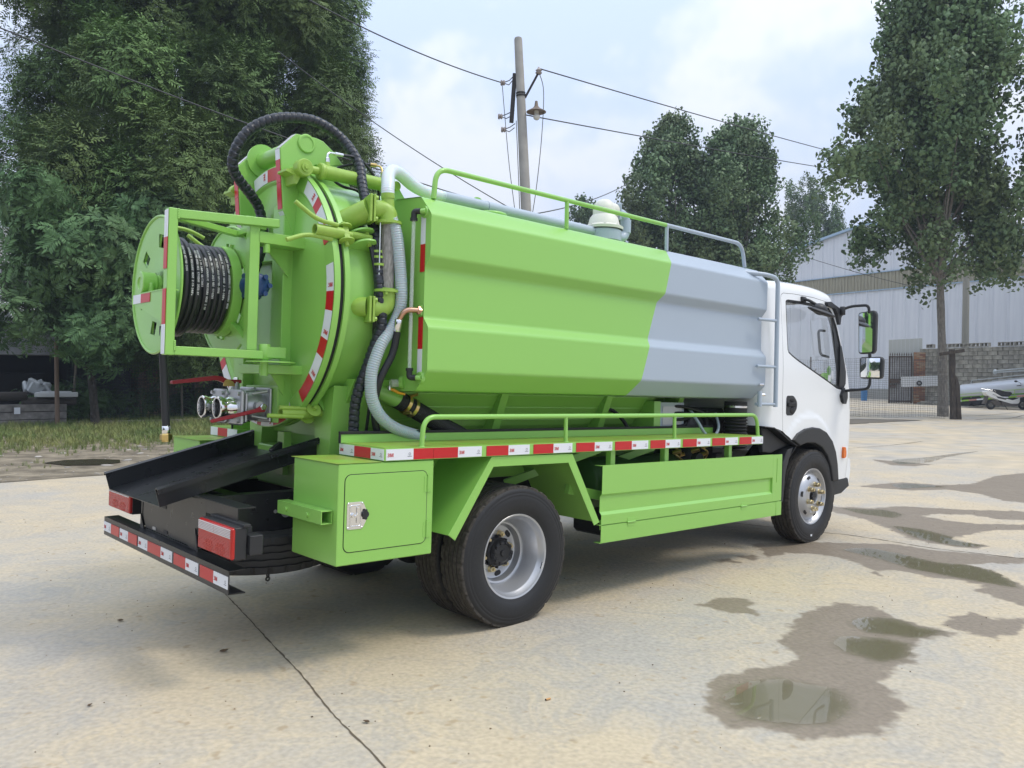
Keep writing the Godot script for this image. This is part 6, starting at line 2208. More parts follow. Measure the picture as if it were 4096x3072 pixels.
func noise_bytes(f: float, seed_: int, w: int, h: int, texel: float, lo: Vector2, oct := 4, stretch := Vector2.ONE, warp := 0.0) -> PackedByteArray:
	var n := FastNoiseLite.new()
	n.noise_type = FastNoiseLite.TYPE_SIMPLEX_SMOOTH
	n.seed = seed_
	n.frequency = f * texel
	n.fractal_octaves = oct
	n.offset = Vector3(lo.x / texel, lo.y / texel, 0)
	if warp > 0.0:
		n.domain_warp_enabled = true
		n.domain_warp_amplitude = warp / texel
		n.domain_warp_frequency = f * texel * 0.45
		n.domain_warp_fractal_octaves = 3
	return n.get_image(w, h, false, false, false).get_data()

# how far inside each outline a texel lies, softened by noise; returns one byte per texel
func mask_bytes(sets: Array, w: int, h: int, texel: float, lo: Vector2, rough: PackedByteArray, amp: float, soft: float) -> PackedByteArray:
	var out := PackedByteArray()
	out.resize(w * h)
	for q: Array in sets:
		var p := outline_of(q)
		var a := p[0]
		var b := p[0]
		for v in p:
			a = a.min(v)
			b = b.max(v)
		a -= Vector2(0.15, 0.15)
		b += Vector2(0.15, 0.15)
		var i0 := maxi(0, int((a.x - lo.x) / texel))
		var i1 := mini(w - 1, int((b.x - lo.x) / texel))
		var j0 := maxi(0, int((a.y - lo.y) / texel))
		var j1 := mini(h - 1, int((b.y - lo.y) / texel))
		var m := p.size()
		for j in range(j0, j1 + 1):
			for i in range(i0, i1 + 1):
				var s := lo + Vector2(i, j) * texel
				var d := 9.0
				var inside := false
				for k in m:
					var e := p[k]
					var g := p[k - 1]
					var ge := e - g
					var t := clampf((s - g).dot(ge) / ge.length_squared(), 0.0, 1.0)
					d = minf(d, s.distance_squared_to(g + ge * t))
					if (e.y > s.y) != (g.y > s.y) and s.x < (g.x - e.x) * (s.y - e.y) / (g.y - e.y) + e.x: inside = not inside
				d = sqrt(d)
				if not inside: d = -d
				var at := j * w + i
				d += (rough[at] / 255.0 - 0.5) * amp
				var v := int(clampf(0.5 + d / soft, 0.0, 1.0) * 255.0)
				if v > out[at]: out[at] = v
	return out

func ground_maps(lo: Vector2, texel: float, w: int, h: int, fine: bool) -> StandardMaterial3D:
	var big := noise_bytes(0.35, 101, w, h, texel, lo, 4)
	var film := noise_bytes(0.9, 102, w, h, texel, lo, 5, Vector2.ONE, 1.1)
	var strk := noise_bytes(3.2, 103, w, h, texel, lo, 4, Vector2.ONE, 1.3)
	var grit := noise_bytes(28.0, 104, w, h, texel, lo, 3) if fine else strk
	var clod := noise_bytes(7.5, 105, w, h, texel, lo, 3)
	var damp := mask_bytes(DAMP, w, h, texel, lo, clod, 0.10, 0.035) if fine else PackedByteArray()
	var water := mask_bytes(WATER, w, h, texel, lo, clod, 0.05, 0.10) if fine else PackedByteArray()
	var rgb := PackedByteArray()
	rgb.resize(w * h * 3)
	var rgh := PackedByteArray()
	rgh.resize(w * h)
	var hgt := PackedByteArray()
	if fine: hgt.resize(w * h)
	# linear -> sRGB bytes
	var lut := PackedByteArray()
	for k in 1025: lut.append(int(round(clampf(Color(k / 1024.0, 0, 0).linear_to_srgb().r, 0, 1) * 255.0)))
	for at in w * h:
		var fb := big[at] / 255.0
		var ff := film[at] / 255.0
		var fs := strk[at] / 255.0
		var fg := grit[at] / 255.0
		var fc := clod[at] / 255.0
		var d := clampf((ff * 0.55 + fs * 0.42 + fb * 0.75 - 0.62) * 2.3, 0.0, 1.0)
		var k := 0.92 + 0.34 * (fg - 0.5) + 0.16 * (fs - 0.5)
		var r := (0.420 + 0.100 * d) * k
		var g := (0.392 + 0.045 * d) * k
		var b := (0.340 - 0.035 * d) * k
		if fc > 0.74 and ff > 0.45:                       # crumbs of dried mud
			var s := minf((fc - 0.74) * 9.0, 0.75) * (0.4 + 0.6 * fg)
			r = lerpf(r, 0.30, s)
			g = lerpf(g, 0.215, s)
			b = lerpf(b, 0.115, s)
		var ro := 0.88
		var hh := 0.45 + 0.25 * (fg - 0.5) + 0.3 * (fc - 0.5) + 0.25 * d
		if fine:
			var dm := damp[at] / 255.0
			var wt := water[at] / 255.0 * dm
			if dm > 0.0:
				var kk := 0.9 + 0.35 * (fg - 0.5) + 0.2 * (fs - 0.5)
				r = lerpf(r, 0.255 * kk, dm)
				g = lerpf(g, 0.208 * kk, dm)
				b = lerpf(b, 0.152 * kk, dm)
				ro = lerpf(ro, 0.55 - 0.12 * fs, dm)
				if wt > 0.0:
					r = lerpf(r, 0.120, wt)
					g = lerpf(g, 0.102, wt)
					b = lerpf(b, 0.052, wt)
					ro = lerpf(ro, 0.30, wt)
					hh = lerpf(hh, 0.40, wt)
			hgt[at] = int(clampf(hh, 0, 1) * 255.0)
		rgb[at * 3] = lut[int(clampf(r, 0, 1) * 1024.0)]
		rgb[at * 3 + 1] = lut[int(clampf(g, 0, 1) * 1024.0)]
		rgb[at * 3 + 2] = lut[int(clampf(b, 0, 1) * 1024.0)]
		rgh[at] = int(ro * 255.0)
	var m := StandardMaterial3D.new()
	m.albedo_texture = ImageTexture.create_from_image(Image.create_from_data(w, h, false, Image.FORMAT_RGB8, rgb))
	m.roughness = 1.0
	m.roughness_texture = ImageTexture.create_from_image(Image.create_from_data(w, h, false, Image.FORMAT_L8, rgh))
	m.texture_repeat = false
	if fine:
		var nm := Image.create_from_data(w, h, false, Image.FORMAT_L8, hgt)
		nm.convert(Image.FORMAT_RGBA8)
		nm.bump_map_to_normal_map(1.3)
		m.normal_enabled = true
		m.normal_texture = ImageTexture.create_from_image(nm)
		m.normal_scale = 0.8
	return m

# flat sheet with map coordinates over lo..hi; cut to an outline when one is given
func sheet_mesh(poly: PackedVector2Array, lo: Vector2, hi: Vector2, y: float) -> ArrayMesh:
	var m := mb()
	var idx := Geometry2D.triangulate_polygon(poly)
	for k in range(0, idx.size(), 3):
		var P: Array[Vector3] = []
		var U: Array[Vector2] = []
		for q in 3:
			var p := poly[idx[k + q]]
			P.append(V(p.x, y, p.y))
			U.append((p - lo) / (hi - lo))
		m.tri(P[0], P[1], P[2], Vector3.UP, Vector3.UP, Vector3.UP, U[0], U[1], U[2])
	return m.mesh()

# a strip cut out along a line, as joints and cracks are: narrow, wandering, with a dark floor
func crack_mesh(pts: Array, w0: float, seed_: int, y: float) -> MB:
	var r := RandomNumberGenerator.new()
	r.seed = seed_
	var line := even(smooth(pts, 6), 0.035)
	var m := mb()
	var pl := Vector3.ZERO
	var pr := Vector3.ZERO
	for k in line.size():
		var d: Vector3 = (line[mini(k + 1, line.size() - 1)] - line[maxi(k - 1, 0)]).normalized()
		var s := d.cross(Vector3.UP)
		var w := w0 * r.randf_range(0.45, 1.35)
		var off := r.randf_range(-0.35, 0.35) * w0
		var a: Vector3 = line[k] + s * (w * 0.5 + off) + V(0, y, 0)
		var b: Vector3 = line[k] - s * (w * 0.5 - off) + V(0, y, 0)
		if k > 0: m.quad(pl, pr, b, a, Vector3.UP)
		pl = a
		pr = b
	return m

func jag(a: Vector2, b: Vector2, n: int, amp: float, r: RandomNumberGenerator) -> PackedVector2Array:
	var o := PackedVector2Array()
	for k in n: o.append(a.lerp(b, float(k) / n) + Vector2(r.randf_range(-amp, amp), r.randf_range(-amp, amp)))
	return o

func build_ground() -> void:
	# far sheet first, the finely mapped forecourt lies on it
	var flo := Vector2(-70, -130)
	var fhi := Vector2(150, 40)
	var far := ground_maps(flo, 0.24, 917, 708, false)
	struct("ground", sheet_mesh(PackedVector2Array([flo, Vector2(fhi.x, flo.y), fhi, Vector2(flo.x, fhi.y)]), flo, fhi, 0.0), far)
	var tx := (NEAR_HI.x - NEAR_LO.x) / NEAR_W
	var near := ground_maps(NEAR_LO, tx, NEAR_W, NEAR_H, true)
	struct("concrete_yard", sheet_mesh(PackedVector2Array([NEAR_LO, Vector2(NEAR_HI.x, NEAR_LO.y), NEAR_HI, Vector2(NEAR_LO.x, NEAR_HI.y)]), NEAR_LO, NEAR_HI, 0.004), near)
	# water standing in the hollows
	var wm := mat("puddle_water", Color(0.40, 0.36, 0.22, 0.10), 0.015)
	wm.transparency = BaseMaterial3D.TRANSPARENCY_ALPHA
	wm.metallic_specular = 0.38
	var r := RandomNumberGenerator.new()
	r.seed = 5
	for q: Array in WATER:
		var p := outline_of(q)
		var fine := PackedVector2Array()
		for k in p.size():
			for t in 5:
				var a := p[k - 1]
				var b := p[k]
				var c := p[(k + 1) % p.size()]
				var e := p[(k + 2) % p.size()]
				fine.append(b.cubic_interpolate(c, a, e, t / 5.0) + Vector2(r.randf_range(-1, 1), r.randf_range(-1, 1)) * 0.011)
		struct("puddle", sheet_mesh(fine, Vector2.ZERO, Vector2.ONE, 0.0075), wm)
	var dark := mat("joint_dirt", Color(0.11, 0.085, 0.055), 0.95)
	struct("slab_joint", crack_mesh([V(-0.2, 0, -4.6), V(-0.96, 0, -0.74), V(-1.09, 0, -0.08), V(-1.2, 0, 0.48), V(-1.28, 0, 0.9), V(-1.39, 0, 1.37), V(-1.44, 0, 1.64), V(-1.49, 0, 1.92), V(-1.7, 0, 2.9)], 0.008, 3, 0.0062), dark)
	struct("slab_joint", crack_mesh([V(3.6, 0, -0.6), V(3.97, 0, 0.76), V(4.06, 0, 1.01), V(4.07, 0, 1.4), V(4.06, 0, 1.77), V(4.2, 0, 2.38), V(4.3, 0, 3.2)], 0.011, 4, 0.0062), dark)
	struct("crack", crack_mesh([V(10.95, 0, -3.3), V(12.96, 0, -3.08), V(14.25, 0, -2.88), V(16.0, 0, -2.9)], 0.02, 5, 0.0062), dark)
	struct("crack", crack_mesh([V(27.5, 0, -5.6), V(30.0, 0, -5.2), V(33.5, 0, -5.6), V(37, 0, -4.4)], 0.07, 6, 0.004), dark)
	struct("crack", crack_mesh([V(28.5, 0, -7.0), V(31.5, 0, -6.5), V(35.5, 0, -6.6)], 0.05, 7, 0.004), dark)
	struct("crack", crack_mesh([V(27.3, 0, -5.9), V(31.0, 0, -4.6), V(35.0, 0, -3.6)], 0.05, 8, 0.004), dark)
	# unpaved strip beyond the slab
	var dm := mat("bare_soil", Color(1, 1, 1), 0.95)
	dm.albedo_texture = noise_tex(0.012, 51, Color(0.10, 0.082, 0.055), Color(0.33, 0.28, 0.20), FastNoiseLite.TYPE_SIMPLEX_SMOOTH, 5, 512, 20.0)
	dm.normal_enabled = true
	dm.normal_texture = bump_tex(0.03, 52, 6.0, 5, 512)
	tri_map(dm, 0.32, true)
	var edge := jag(Vector2(-40, -8.4), Vector2(2, -7.42), 60, 0.05, r)
	edge.append_array(jag(Vector2(2, -7.42), Vector2(24, -8.1), 50, 0.12, r))
	edge.append_array(PackedVector2Array([Vector2(24, -8.1), Vector2(24, -12), Vector2(20, -34), Vector2(-40, -34)]))
	struct("bare_soil", sheet_mesh(edge, Vector2.ZERO, Vector2.ONE, 0.009), dm)
	var edge2 := jag(Vector2(19.0, -7.2), Vector2(25.4, -6.5), 16, 0.14, r)
	edge2.append_array(jag(Vector2(25.4, -6.5), Vector2(24.0, -8.4), 8, 0.12, r))
	edge2.append(Vector2(19, -8.4))
	struct("gravel_strip", sheet_mesh(edge2, Vector2.ZERO, Vector2.ONE, 0.013), mat("dark_gravel", Color(0.13, 0.115, 0.09), 0.95))
	var hole := PackedVector2Array([Vector2(-0.05, -9.5), Vector2(0.12, -8.95), Vector2(0.5, -8.72), Vector2(0.86, -8.86), Vector2(0.98, -9.3), Vector2(0.7, -9.65), Vector2(0.3, -9.75)])
	struct("puddle", sheet_mesh(hole, Vector2.ZERO, Vector2.ONE, 0.018), mat("muddy_hollow", Color(0.045, 0.038, 0.024), 0.25))
	grass()

func blade_tuft(r: RandomNumberGenerator, n: int, hgt: float) -> ArrayMesh:
	var m := mb()
	for k in n:
		var a := r.randf() * TAU
		var lean := r.randf_range(0.15, 0.75)
		var o := V(r.randf_range(-0.05, 0.05), 0, r.randf_range(-0.05, 0.05))
		var d := V(cos(a), 0, sin(a))
		var s := V(-sin(a), 0, cos(a)) * r.randf_range(0.004, 0.008)
		var h := hgt * r.randf_range(0.5, 1.1)
		var p1 := o + V(0, h * 0.55, 0) + d * h * lean * 0.3
		var p2 := o + V(0, h * (1.0 - lean * 0.25), 0) + d * h * lean
		m.quad(o - s, o + s, p1 + s * 0.8, p1 - s * 0.8)
		m.flat(p1 - s * 0.8, p1 + s * 0.8, p2)
	return m.mesh()

func grass() -> void:
	var r := RandomNumberGenerator.new()
	r.seed = 21
	var gm := mat("grass_blade", Color(1, 1, 1), 0.7)
	gm.vertex_color_use_as_albedo = true
	gm.cull_mode = BaseMaterial3D.CULL_DISABLED
	gm.backlight_enabled = true
	gm.backlight = Color(0.12, 0.16, 0.05)
	var n := FastNoiseLite.new()
	n.seed = 9
	n.frequency = 0.35
	var xs: Array = []
	var cs: Array = []
	while xs.size() < 19000:
		var z := -8.2 - 12.5 * sqrt(r.randf())
		var x := r.randf_range(-5.5, 12.0)
		var dens := smoothstep(-10.0, -13.0, z) * 0.95 + 0.05
		if n.get_noise_2d(x, z) * 0.9 + r.randf() * 0.75 - 0.15 > dens * 0.9: continue
		var s := r.randf_range(0.25, 0.85) * (0.40 + 0.50 * dens)
		xs.append(Transform3D(Basis(Vector3.UP, r.randf() * TAU).scaled(Vector3(s, s, s)), V(x, 0.008, z)))
		var k := r.randf_range(0.7, 1.25)
		var dry := clampf(n.get_noise_2d(x * 2.0 + 40.0, z * 2.0) + 0.35, 0.0, 0.8)
		cs.append(Color((0.125 + 0.17 * dry) * k, (0.185 + 0.11 * dry) * k, (0.045 + 0.06 * dry) * k))
	var g := scatter("grass", blade_tuft(r, 13, 0.30), gm, xs, cs)
	g.set_meta("label", "rough green and straw coloured grass in front of the net fence")
	g.set_meta("category", "grass")

# ---------------------------------------------------------------- surroundings
func build_background() -> void:
	warehouse()
	block_wall()
	gate_and_pillar()
	mesh_fence()
	utility_pole()
	tank_truck_far()
	scooter()
	left_houses()

func corrugated(o: Vector3, d: Vector3, len_: float, poly_top: Callable, y0: float, pitch: float, depth: float, outn: Vector3) -> MB:
	# trapezoid ribs, each rib a few strips from y0 up to poly_top(s)
	var m := mb()
	var s := 0.0
	while s < len_:
		var e := minf(pitch, len_ - s)
		var ks := [[0.0, 0.0], [0.80, 0.0], [0.86, 1.0], [0.94, 1.0], [1.0, 0.0]]
		for k in 4:
			var s0: float = s + ks[k][0] * e
			var s1: float = s + ks[k + 1][0] * e
			var a: Vector3 = o + d * s0 + outn * depth * ks[k][1]
			var b: Vector3 = o + d * s1 + outn * depth * ks[k + 1][1]
			m.quad(V(a.x, y0, a.z), V(b.x, y0, b.z), V(b.x, poly_top.call(s1), b.z), V(a.x, poly_top.call(s0), a.z))
		s += pitch
	return m

func warehouse() -> void:
	var w := thing("warehouse", "large white corrugated warehouse with gable roof and a beige strip", "warehouse", V(50.37, 0, -19.7))
	var d := V(0.2, 0, -0.98).normalized()
	var nn := V(-0.98, 0, -0.2).normalized()
	var L0 := -26.0
	var L1 := 15.5
	var white := mat("white_cladding", Color(1, 1, 1), 0.5)
	white.albedo_texture = noise_tex(0.01, 61, Color(0.56, 0.59, 0.65), Color(0.66, 0.69, 0.74), FastNoiseLite.TYPE_SIMPLEX_SMOOTH, 4)
	white.uv1_scale = Vector3(1.2, 0.08, 1.2)
	white.uv1_triplanar = true
	white.uv1_world_triplanar = true
	var beige := mat("beige_sheet", Color(1, 1, 1), 0.7)
	beige.albedo_texture = noise_tex(0.02, 62, Color(0.20, 0.19, 0.14), Color(0.42, 0.40, 0.32), FastNoiseLite.TYPE_SIMPLEX_SMOOTH, 4)
	beige.uv1_scale = Vector3(2.5, 0.12, 2.5)
	beige.uv1_triplanar = true
	beige.uv1_world_triplanar = true
	var blue := mat("blue_flashing", Color(0.30, 0.42, 0.55), 0.5)
	var base := mat("plinth_concrete", Color(0.30, 0.30, 0.28), 0.9)
	var roof_y := func(s: float) -> float: return 11.44 - 0.166 * absf(L0 + s - 0.2)
	var flat_y := func(y: float) -> Callable: return func(_s: float) -> float: return y
	put("lower_wall", corrugated(d * L0, d, L1 - L0, flat_y.call(7.05), 0.66, 0.9, 0.05, nn), white, w)
	put("beige_wall_strip", corrugated(d * L0 + nn * 0.02, d, L1 - L0, flat_y.call(8.20), 7.10, 0.25, 0.05, nn), beige, w)
	put("gable_wall", corrugated(d * L0 - nn * 0.05, d, L1 - L0, roof_y, 8.25, 0.9, 0.05, nn), white, w)
	var tr := mb()
	for y: float in [7.07, 8.22]: tr.bar(d * L0 + V(0, y, 0) + nn * 0.06, d * L1 + V(0, y, 0) + nn * 0.06, 0.06, 0.06)
	put("flashing", tr, blue, w)
	var tr2 := mb()
	tr2.bar(d * 0.2 + V(0, 11.50, 0) + nn * 0.08, d * L1 + V(0, 11.50 - 0.166 * (L1 - 0.2), 0) + nn * 0.08, 0.2, 0.16)
	tr2.bar(d * 0.2 + V(0, 11.50, 0) + nn * 0.08, d * L0 + V(0, 11.50 - 0.166 * (0.2 - L0), 0) + nn * 0.08, 0.2, 0.16)
	put("verge_trim", tr2, blue, w)
	var back := -nn * 11.0
	var rf := mb()
	for e: float in [L0, L1]:
		var a := d * 0.2 + V(0, 11.47, 0)
		var b := d * e + V(0, 11.47 - 0.166 * absf(e - 0.2), 0)
		rf.quad(a, b, b + back, a + back)
		rf.quad(d * e, b, b + back, d * e + back)
	rf.quad(d * L0 + back, d * L1 + back, d * L1 + back + V(0, 9, 0), d * L0 + back + V(0, 9, 0))
	put("roof", rf, white, w)
	var pb := mb()
	pb.bar(d * L0 + V(0, 0.33, 0), d * L1 + V(0, 0.33, 0), 0.3, 0.66)
	put("plinth", pb, base, w)
	# panel with a grimy window seen through the cab
	var wn := mb()
	wn.box(d * 7.5 + V(0, 2.9, 0) + nn * 0.10, V(0.06, 1.5, 1.3), 0.01, Basis(nn, Vector3.UP, nn.cross(Vector3.UP)))
	var wo := put("window", wn, mat("old_window", Color(0.45, 0.46, 0.44), 0.5), w)
	var wf := mb()
	for k in 4: wf.box(d * (7.5 - 0.6 + k * 0.4) + V(0, 2.9, 0) + nn * 0.14, V(0.03, 1.5, 0.05), 0.0, Basis(nn, Vector3.UP, nn.cross(Vector3.UP)))
	put("window_bar", wf, mat("window_frame", Color(0.12, 0.11, 0.10), 0.7), wo)

func block_wall() -> void:
	var o := V(43.1, 0, -13.3)
	var d := V(-0.31, 0, 0.95).normalized()
	var nn := V(-0.95, 0, -0.31).normalized()
	var w := thing("block_wall", "weathered grey concrete block wall topped with upright hollow blocks", "wall", o)
	var r := RandomNumberGenerator.new()
	r.seed = 31
	var mats: Array = []
	for k in 4:
		var m := mat("block_%d" % k, Color(1, 1, 1), 0.95)
		var t := 0.85 + 0.10 * k
		m.albedo_texture = noise_tex(0.02, 70 + k, Color(0.17, 0.165, 0.14) * t, Color(0.36, 0.35, 0.31) * t, FastNoiseLite.TYPE_SIMPLEX_SMOOTH, 4, 128)
		tri_map(m, 0.8)
		mats.append(m)
	var mortar := mb()
	mortar.bar(d * -0.2 + V(0, 1.48, 0) - nn * 0.12, d * 9.6 + V(0, 1.48, 0) - nn * 0.12, 0.17, 2.94, 0.0)
	put("mortar", mortar, mat("mortar", Color(0.15, 0.145, 0.125), 0.95), w)
	var bm: Array = []
	for k in 3:
		var q := mb()
		q.box(Vector3.ZERO, V(0.505, 0.202, 0.19), 0.012 + 0.004 * k)
		bm.append(q.mesh())
	var bs := Basis(d, Vector3.UP, d.cross(Vector3.UP))
	for row in 14:
		var s := 0.27 if row % 2 == 0 else 0.0
		var c := 0
		while s < 9.4:
			if not (row > 3 and c == 6 and r.randf() < 0.0):
				var b := MeshInstance3D.new()
				b.mesh = bm[r.randi() % 3]
				b.material_override = mats[r.randi() % 4]
				b.name = "block" if not w.has_node("block") else "block_%03d" % (w.get_child_count())
				w.add_child(b)
				var gap := 0.05 if s > 4.3 else 0.0
				b.transform = Transform3D(bs * Basis(Vector3.UP, r.randf_range(-0.012, 0.012)) * Basis(Vector3.BACK, r.randf_range(-0.008, 0.008)), d * (s + gap) + V(0, 0.11 + row * 0.213, 0) - nn * (0.10 + r.randf_range(-0.012, 0.012)))
			s += 0.52
			c += 1
	# top course of hollow blocks set on edge
	var hb := mb()
	hb.box(V(0, 0.085, 0), V(0.42, 0.03, 0.19), 0.006)
	hb.box(V(0, -0.085, 0), V(0.42, 0.03, 0.19), 0.006)
	for x: float in [-0.195, 0.0, 0.195]: hb.box(V(x, 0, 0), V(0.032, 0.15, 0.188), 0.003)
	var hm := hb.mesh()
	var s2 := 0.35
	var idx := 0
	while s2 < 9.3:
		idx += 1
		if idx != 2 and idx != 9:
			var b := MeshInstance3D.new()
			b.mesh = hm
			b.material_override = mats[r.randi() % 4]
			b.name = "hollow_block" if not w.has_node("hollow_block") else "hollow_block_%03d" % idx
			w.add_child(b)
			b.transform = Transform3D(bs * Basis(Vector3.UP, r.randf_range(-0.05, 0.05)), d * s2 + V(0, 3.10 + r.randf_range(0.0, 0.012), 0) - nn * 0.10)
		s2 += 0.45
	# rubble and weeds at the foot
	var rb := mb()
	for k in 60:
		var p := d * r.randf_range(0.3, 4.5) + nn * r.randf_range(0.15, 0.9)
		var q := r.randf_range(0.08, 0.26)
		rb.box(p + V(0, q * 0.3, 0), V(q * 1.5, q * 0.7, q), q * 0.15, Basis(Vector3.UP, r.randf() * TAU))
	for v in rb.v.size(): rb.v[v] += o
	var rub := put("rubble", rb, mats[1])
	stuff(rub, "broken block rubble at the foot of the grey block wall")
	rub.set_meta("category", "rubble")

func gate_and_pillar() -> void:
	var a := V(42.47, 0, -14.86)
	var b := V(42.95, 0, -13.85)
	var d := (b - a).normalized()
	var nn := V(-d.z, 0, d.x)
	if nn.x > 0: nn = -nn
	var bs := Basis(d, Vector3.UP, d.cross(Vector3.UP))
	var g := thing("sheet_metal_gate", "rusty spiked bar gate with pale metal sheet behind, beside the brick pillar", "gate", a)
	var len_ := (b - a).length()
	var rust := mat("rusted_bar", Color(0.075, 0.05, 0.035), 0.85)
	for k in 10:
		var m := mb()
		var x := 0.04 + k * (len_ - 0.08) / 9.0
		m.box(d * x + V(0, 1.32, 0), V(0.028, 2.64, 0.028), 0.004, bs)
		m.lathe_flat(d * x + V(0, 2.64, 0), Vector3.UP, [Vector2(0.035, 0), Vector2(0.0, 0.16)], 4)
		put("gate_bar", m, rust, g)
	var rl := mb()
	for y: float in [0.12, 1.30, 2.55]: rl.box(d * len_ * 0.5 + V(0, y, 0), V(len_, 0.06, 0.05), 0.005, bs)
	for x: float in [0.0, len_]: rl.box(d * x + V(0, 1.3, 0), V(0.06, 2.6, 0.06), 0.005, bs)
	put("gate_frame", rl, rust, g)
	var sheetm := mat("weathered_sheet", Color(1, 1, 1), 0.6)
	sheetm.albedo_texture = noise_tex(0.02, 81, Color(0.30, 0.31, 0.32), Color(0.55, 0.56, 0.58))
	tri_map(sheetm, 0.6)
	for k in 5:
		var m := mb()
		m.box(d * (0.12 + k * 0.225) - nn * 0.06 + V(0, 1.3, 0), V(0.215, 2.5, 0.012), 0.003, bs)
		put("gate_sheet", m, sheetm, g)
	var hw := mb()
	hw.box(d * 0.28 + nn * 0.06 + V(0, 1.2, 0), V(0.5, 0.22, 0.04), 0.01, bs)
	hw.box(d * 0.18 + nn * 0.06 + V(0, 0.92, 0), V(0.3, 0.16, 0.04), 0.01, bs)
	put("lock_plate", hw, rust, g)
	# tall loose sheets behind
	var ts := thing("metal_sheeting", "tall pale metal sheets standing behind the spiked gate", "sheeting", a)
	for k in 8:
		var m := mb()
		m.box(d * (0.08 + k * 0.21) - nn * 0.5 + V(0, 1.75 + 0.01 * k, 0), V(0.2, 3.5, 0.014), 0.003, bs)
		put("sheet", m, mat("pale_sheet", Color(0.46, 0.48, 0.46), 0.55), ts)
	# board leaning in front
	var bd := mb()
	bd.box(Vector3.ZERO, V(1.9, 0.56, 0.02), 0.004, Basis(d, Vector3.UP, d.cross(Vector3.UP)) * Basis(Vector3.BACK, 0.05))
	var bo := put("white_board", bd, mat("grubby_white", Color(0.56, 0.58, 0.60), 0.6))
	bo.position = a + d * 1.5 + nn * 0.9 + V(0, 1.22, 0)
	tag(bo, "grubby white board leaning in front of gate and brick pillar", "board")
	var tm := mb()
	tm.torus(Vector3.ZERO, nn, 0.10, 0.035, 20, 8)
	var tt := put("rubber_ring", tm, M["black_rubber"])
	tt.position = a + d * 1.42 + nn * 0.96 + V(0, 1.12, 0)
	tag(tt, "small black rubber ring hung on the white board", "ring")
	# brick pillar
	var p := thing("brick_pillar", "crumbling red brick pillar between the gate and the block wall", "pillar", b + d * 0.36)
	var r := RandomNumberGenerator.new()
	r.seed = 3
	var core := mb()
	core.box(V(0, 1.40, 0), V(0.56, 2.80, 0.36), 0.01, bs)
	put("mortar_core", core, mat("pillar_mortar", Color(0.24, 0.21, 0.17), 0.95), p)
	var bm := mb()
	bm.box(Vector3.ZERO, V(0.27, 0.075, 0.11), 0.008)
	var bmesh := bm.mesh()
	var mats: Array = []
	for k in 4: mats.append(mat("brick_%d" % k, [Color(0.27, 0.125, 0.07), Color(0.33, 0.17, 0.09), Color(0.22, 0.10, 0.065), Color(0.36, 0.25, 0.16)][k], 0.9))
	var half := mb()
	half.box(Vector3.ZERO, V(0.13, 0.075, 0.11), 0.008)
	var hmesh := half.mesh()
	var n := 0
	for row in 30:
		for e: float in ([-0.145, 0.145] if row % 2 == 0 else [-0.215, 0.0, 0.215]):
			var k := MeshInstance3D.new()
			k.mesh = hmesh if row % 2 == 1 and absf(e) > 0.1 else bmesh
			k.material_override = mats[r.randi() % 4]
			k.name = "brick" if n == 0 else "brick_%03d" % n
			n += 1
			p.add_child(k)
			k.transform = Transform3D(bs * Basis(Vector3.UP, r.randf_range(-0.03, 0.03)), d * e + V(0, 0.05 + row * 0.0925, 0) + nn * (0.15 + r.randf_range(-0.01, 0.012)))
	# plain concrete pole further right
	var cp := mb()
	cp.cyl(V(0, 0, 0), V(0, 7.2, 0), 0.19, 0.165, 20)
	var co := put("concrete_post", cp, mat("pole_concrete", Color(0.27, 0.265, 0.23), 0.9))
	co.position = V(45.66, 0, -12.1)
	tag(co, "plain grey concrete post rising behind the block wall before the warehouse", "post")
	var bb := mb()
	bb.lathe(Vector3.ZERO, Vector3.UP, [Vector2(0, 0), Vector2(0.17, 0), Vector2(0.19, 0.5), Vector2(0.2, 0.62), Vector2(0.17, 0.62), Vector2(0.16, 0.1), Vector2(0, 0.1)], 20)
	var bl := put("blue_barrel", bb, mat("blue_plastic", Color(0.05, 0.20, 0.45), 0.4))
	bl.position = V(45.5, 0, -17.6)
	tag(bl, "blue plastic tub standing by the warehouse plinth", "tub")

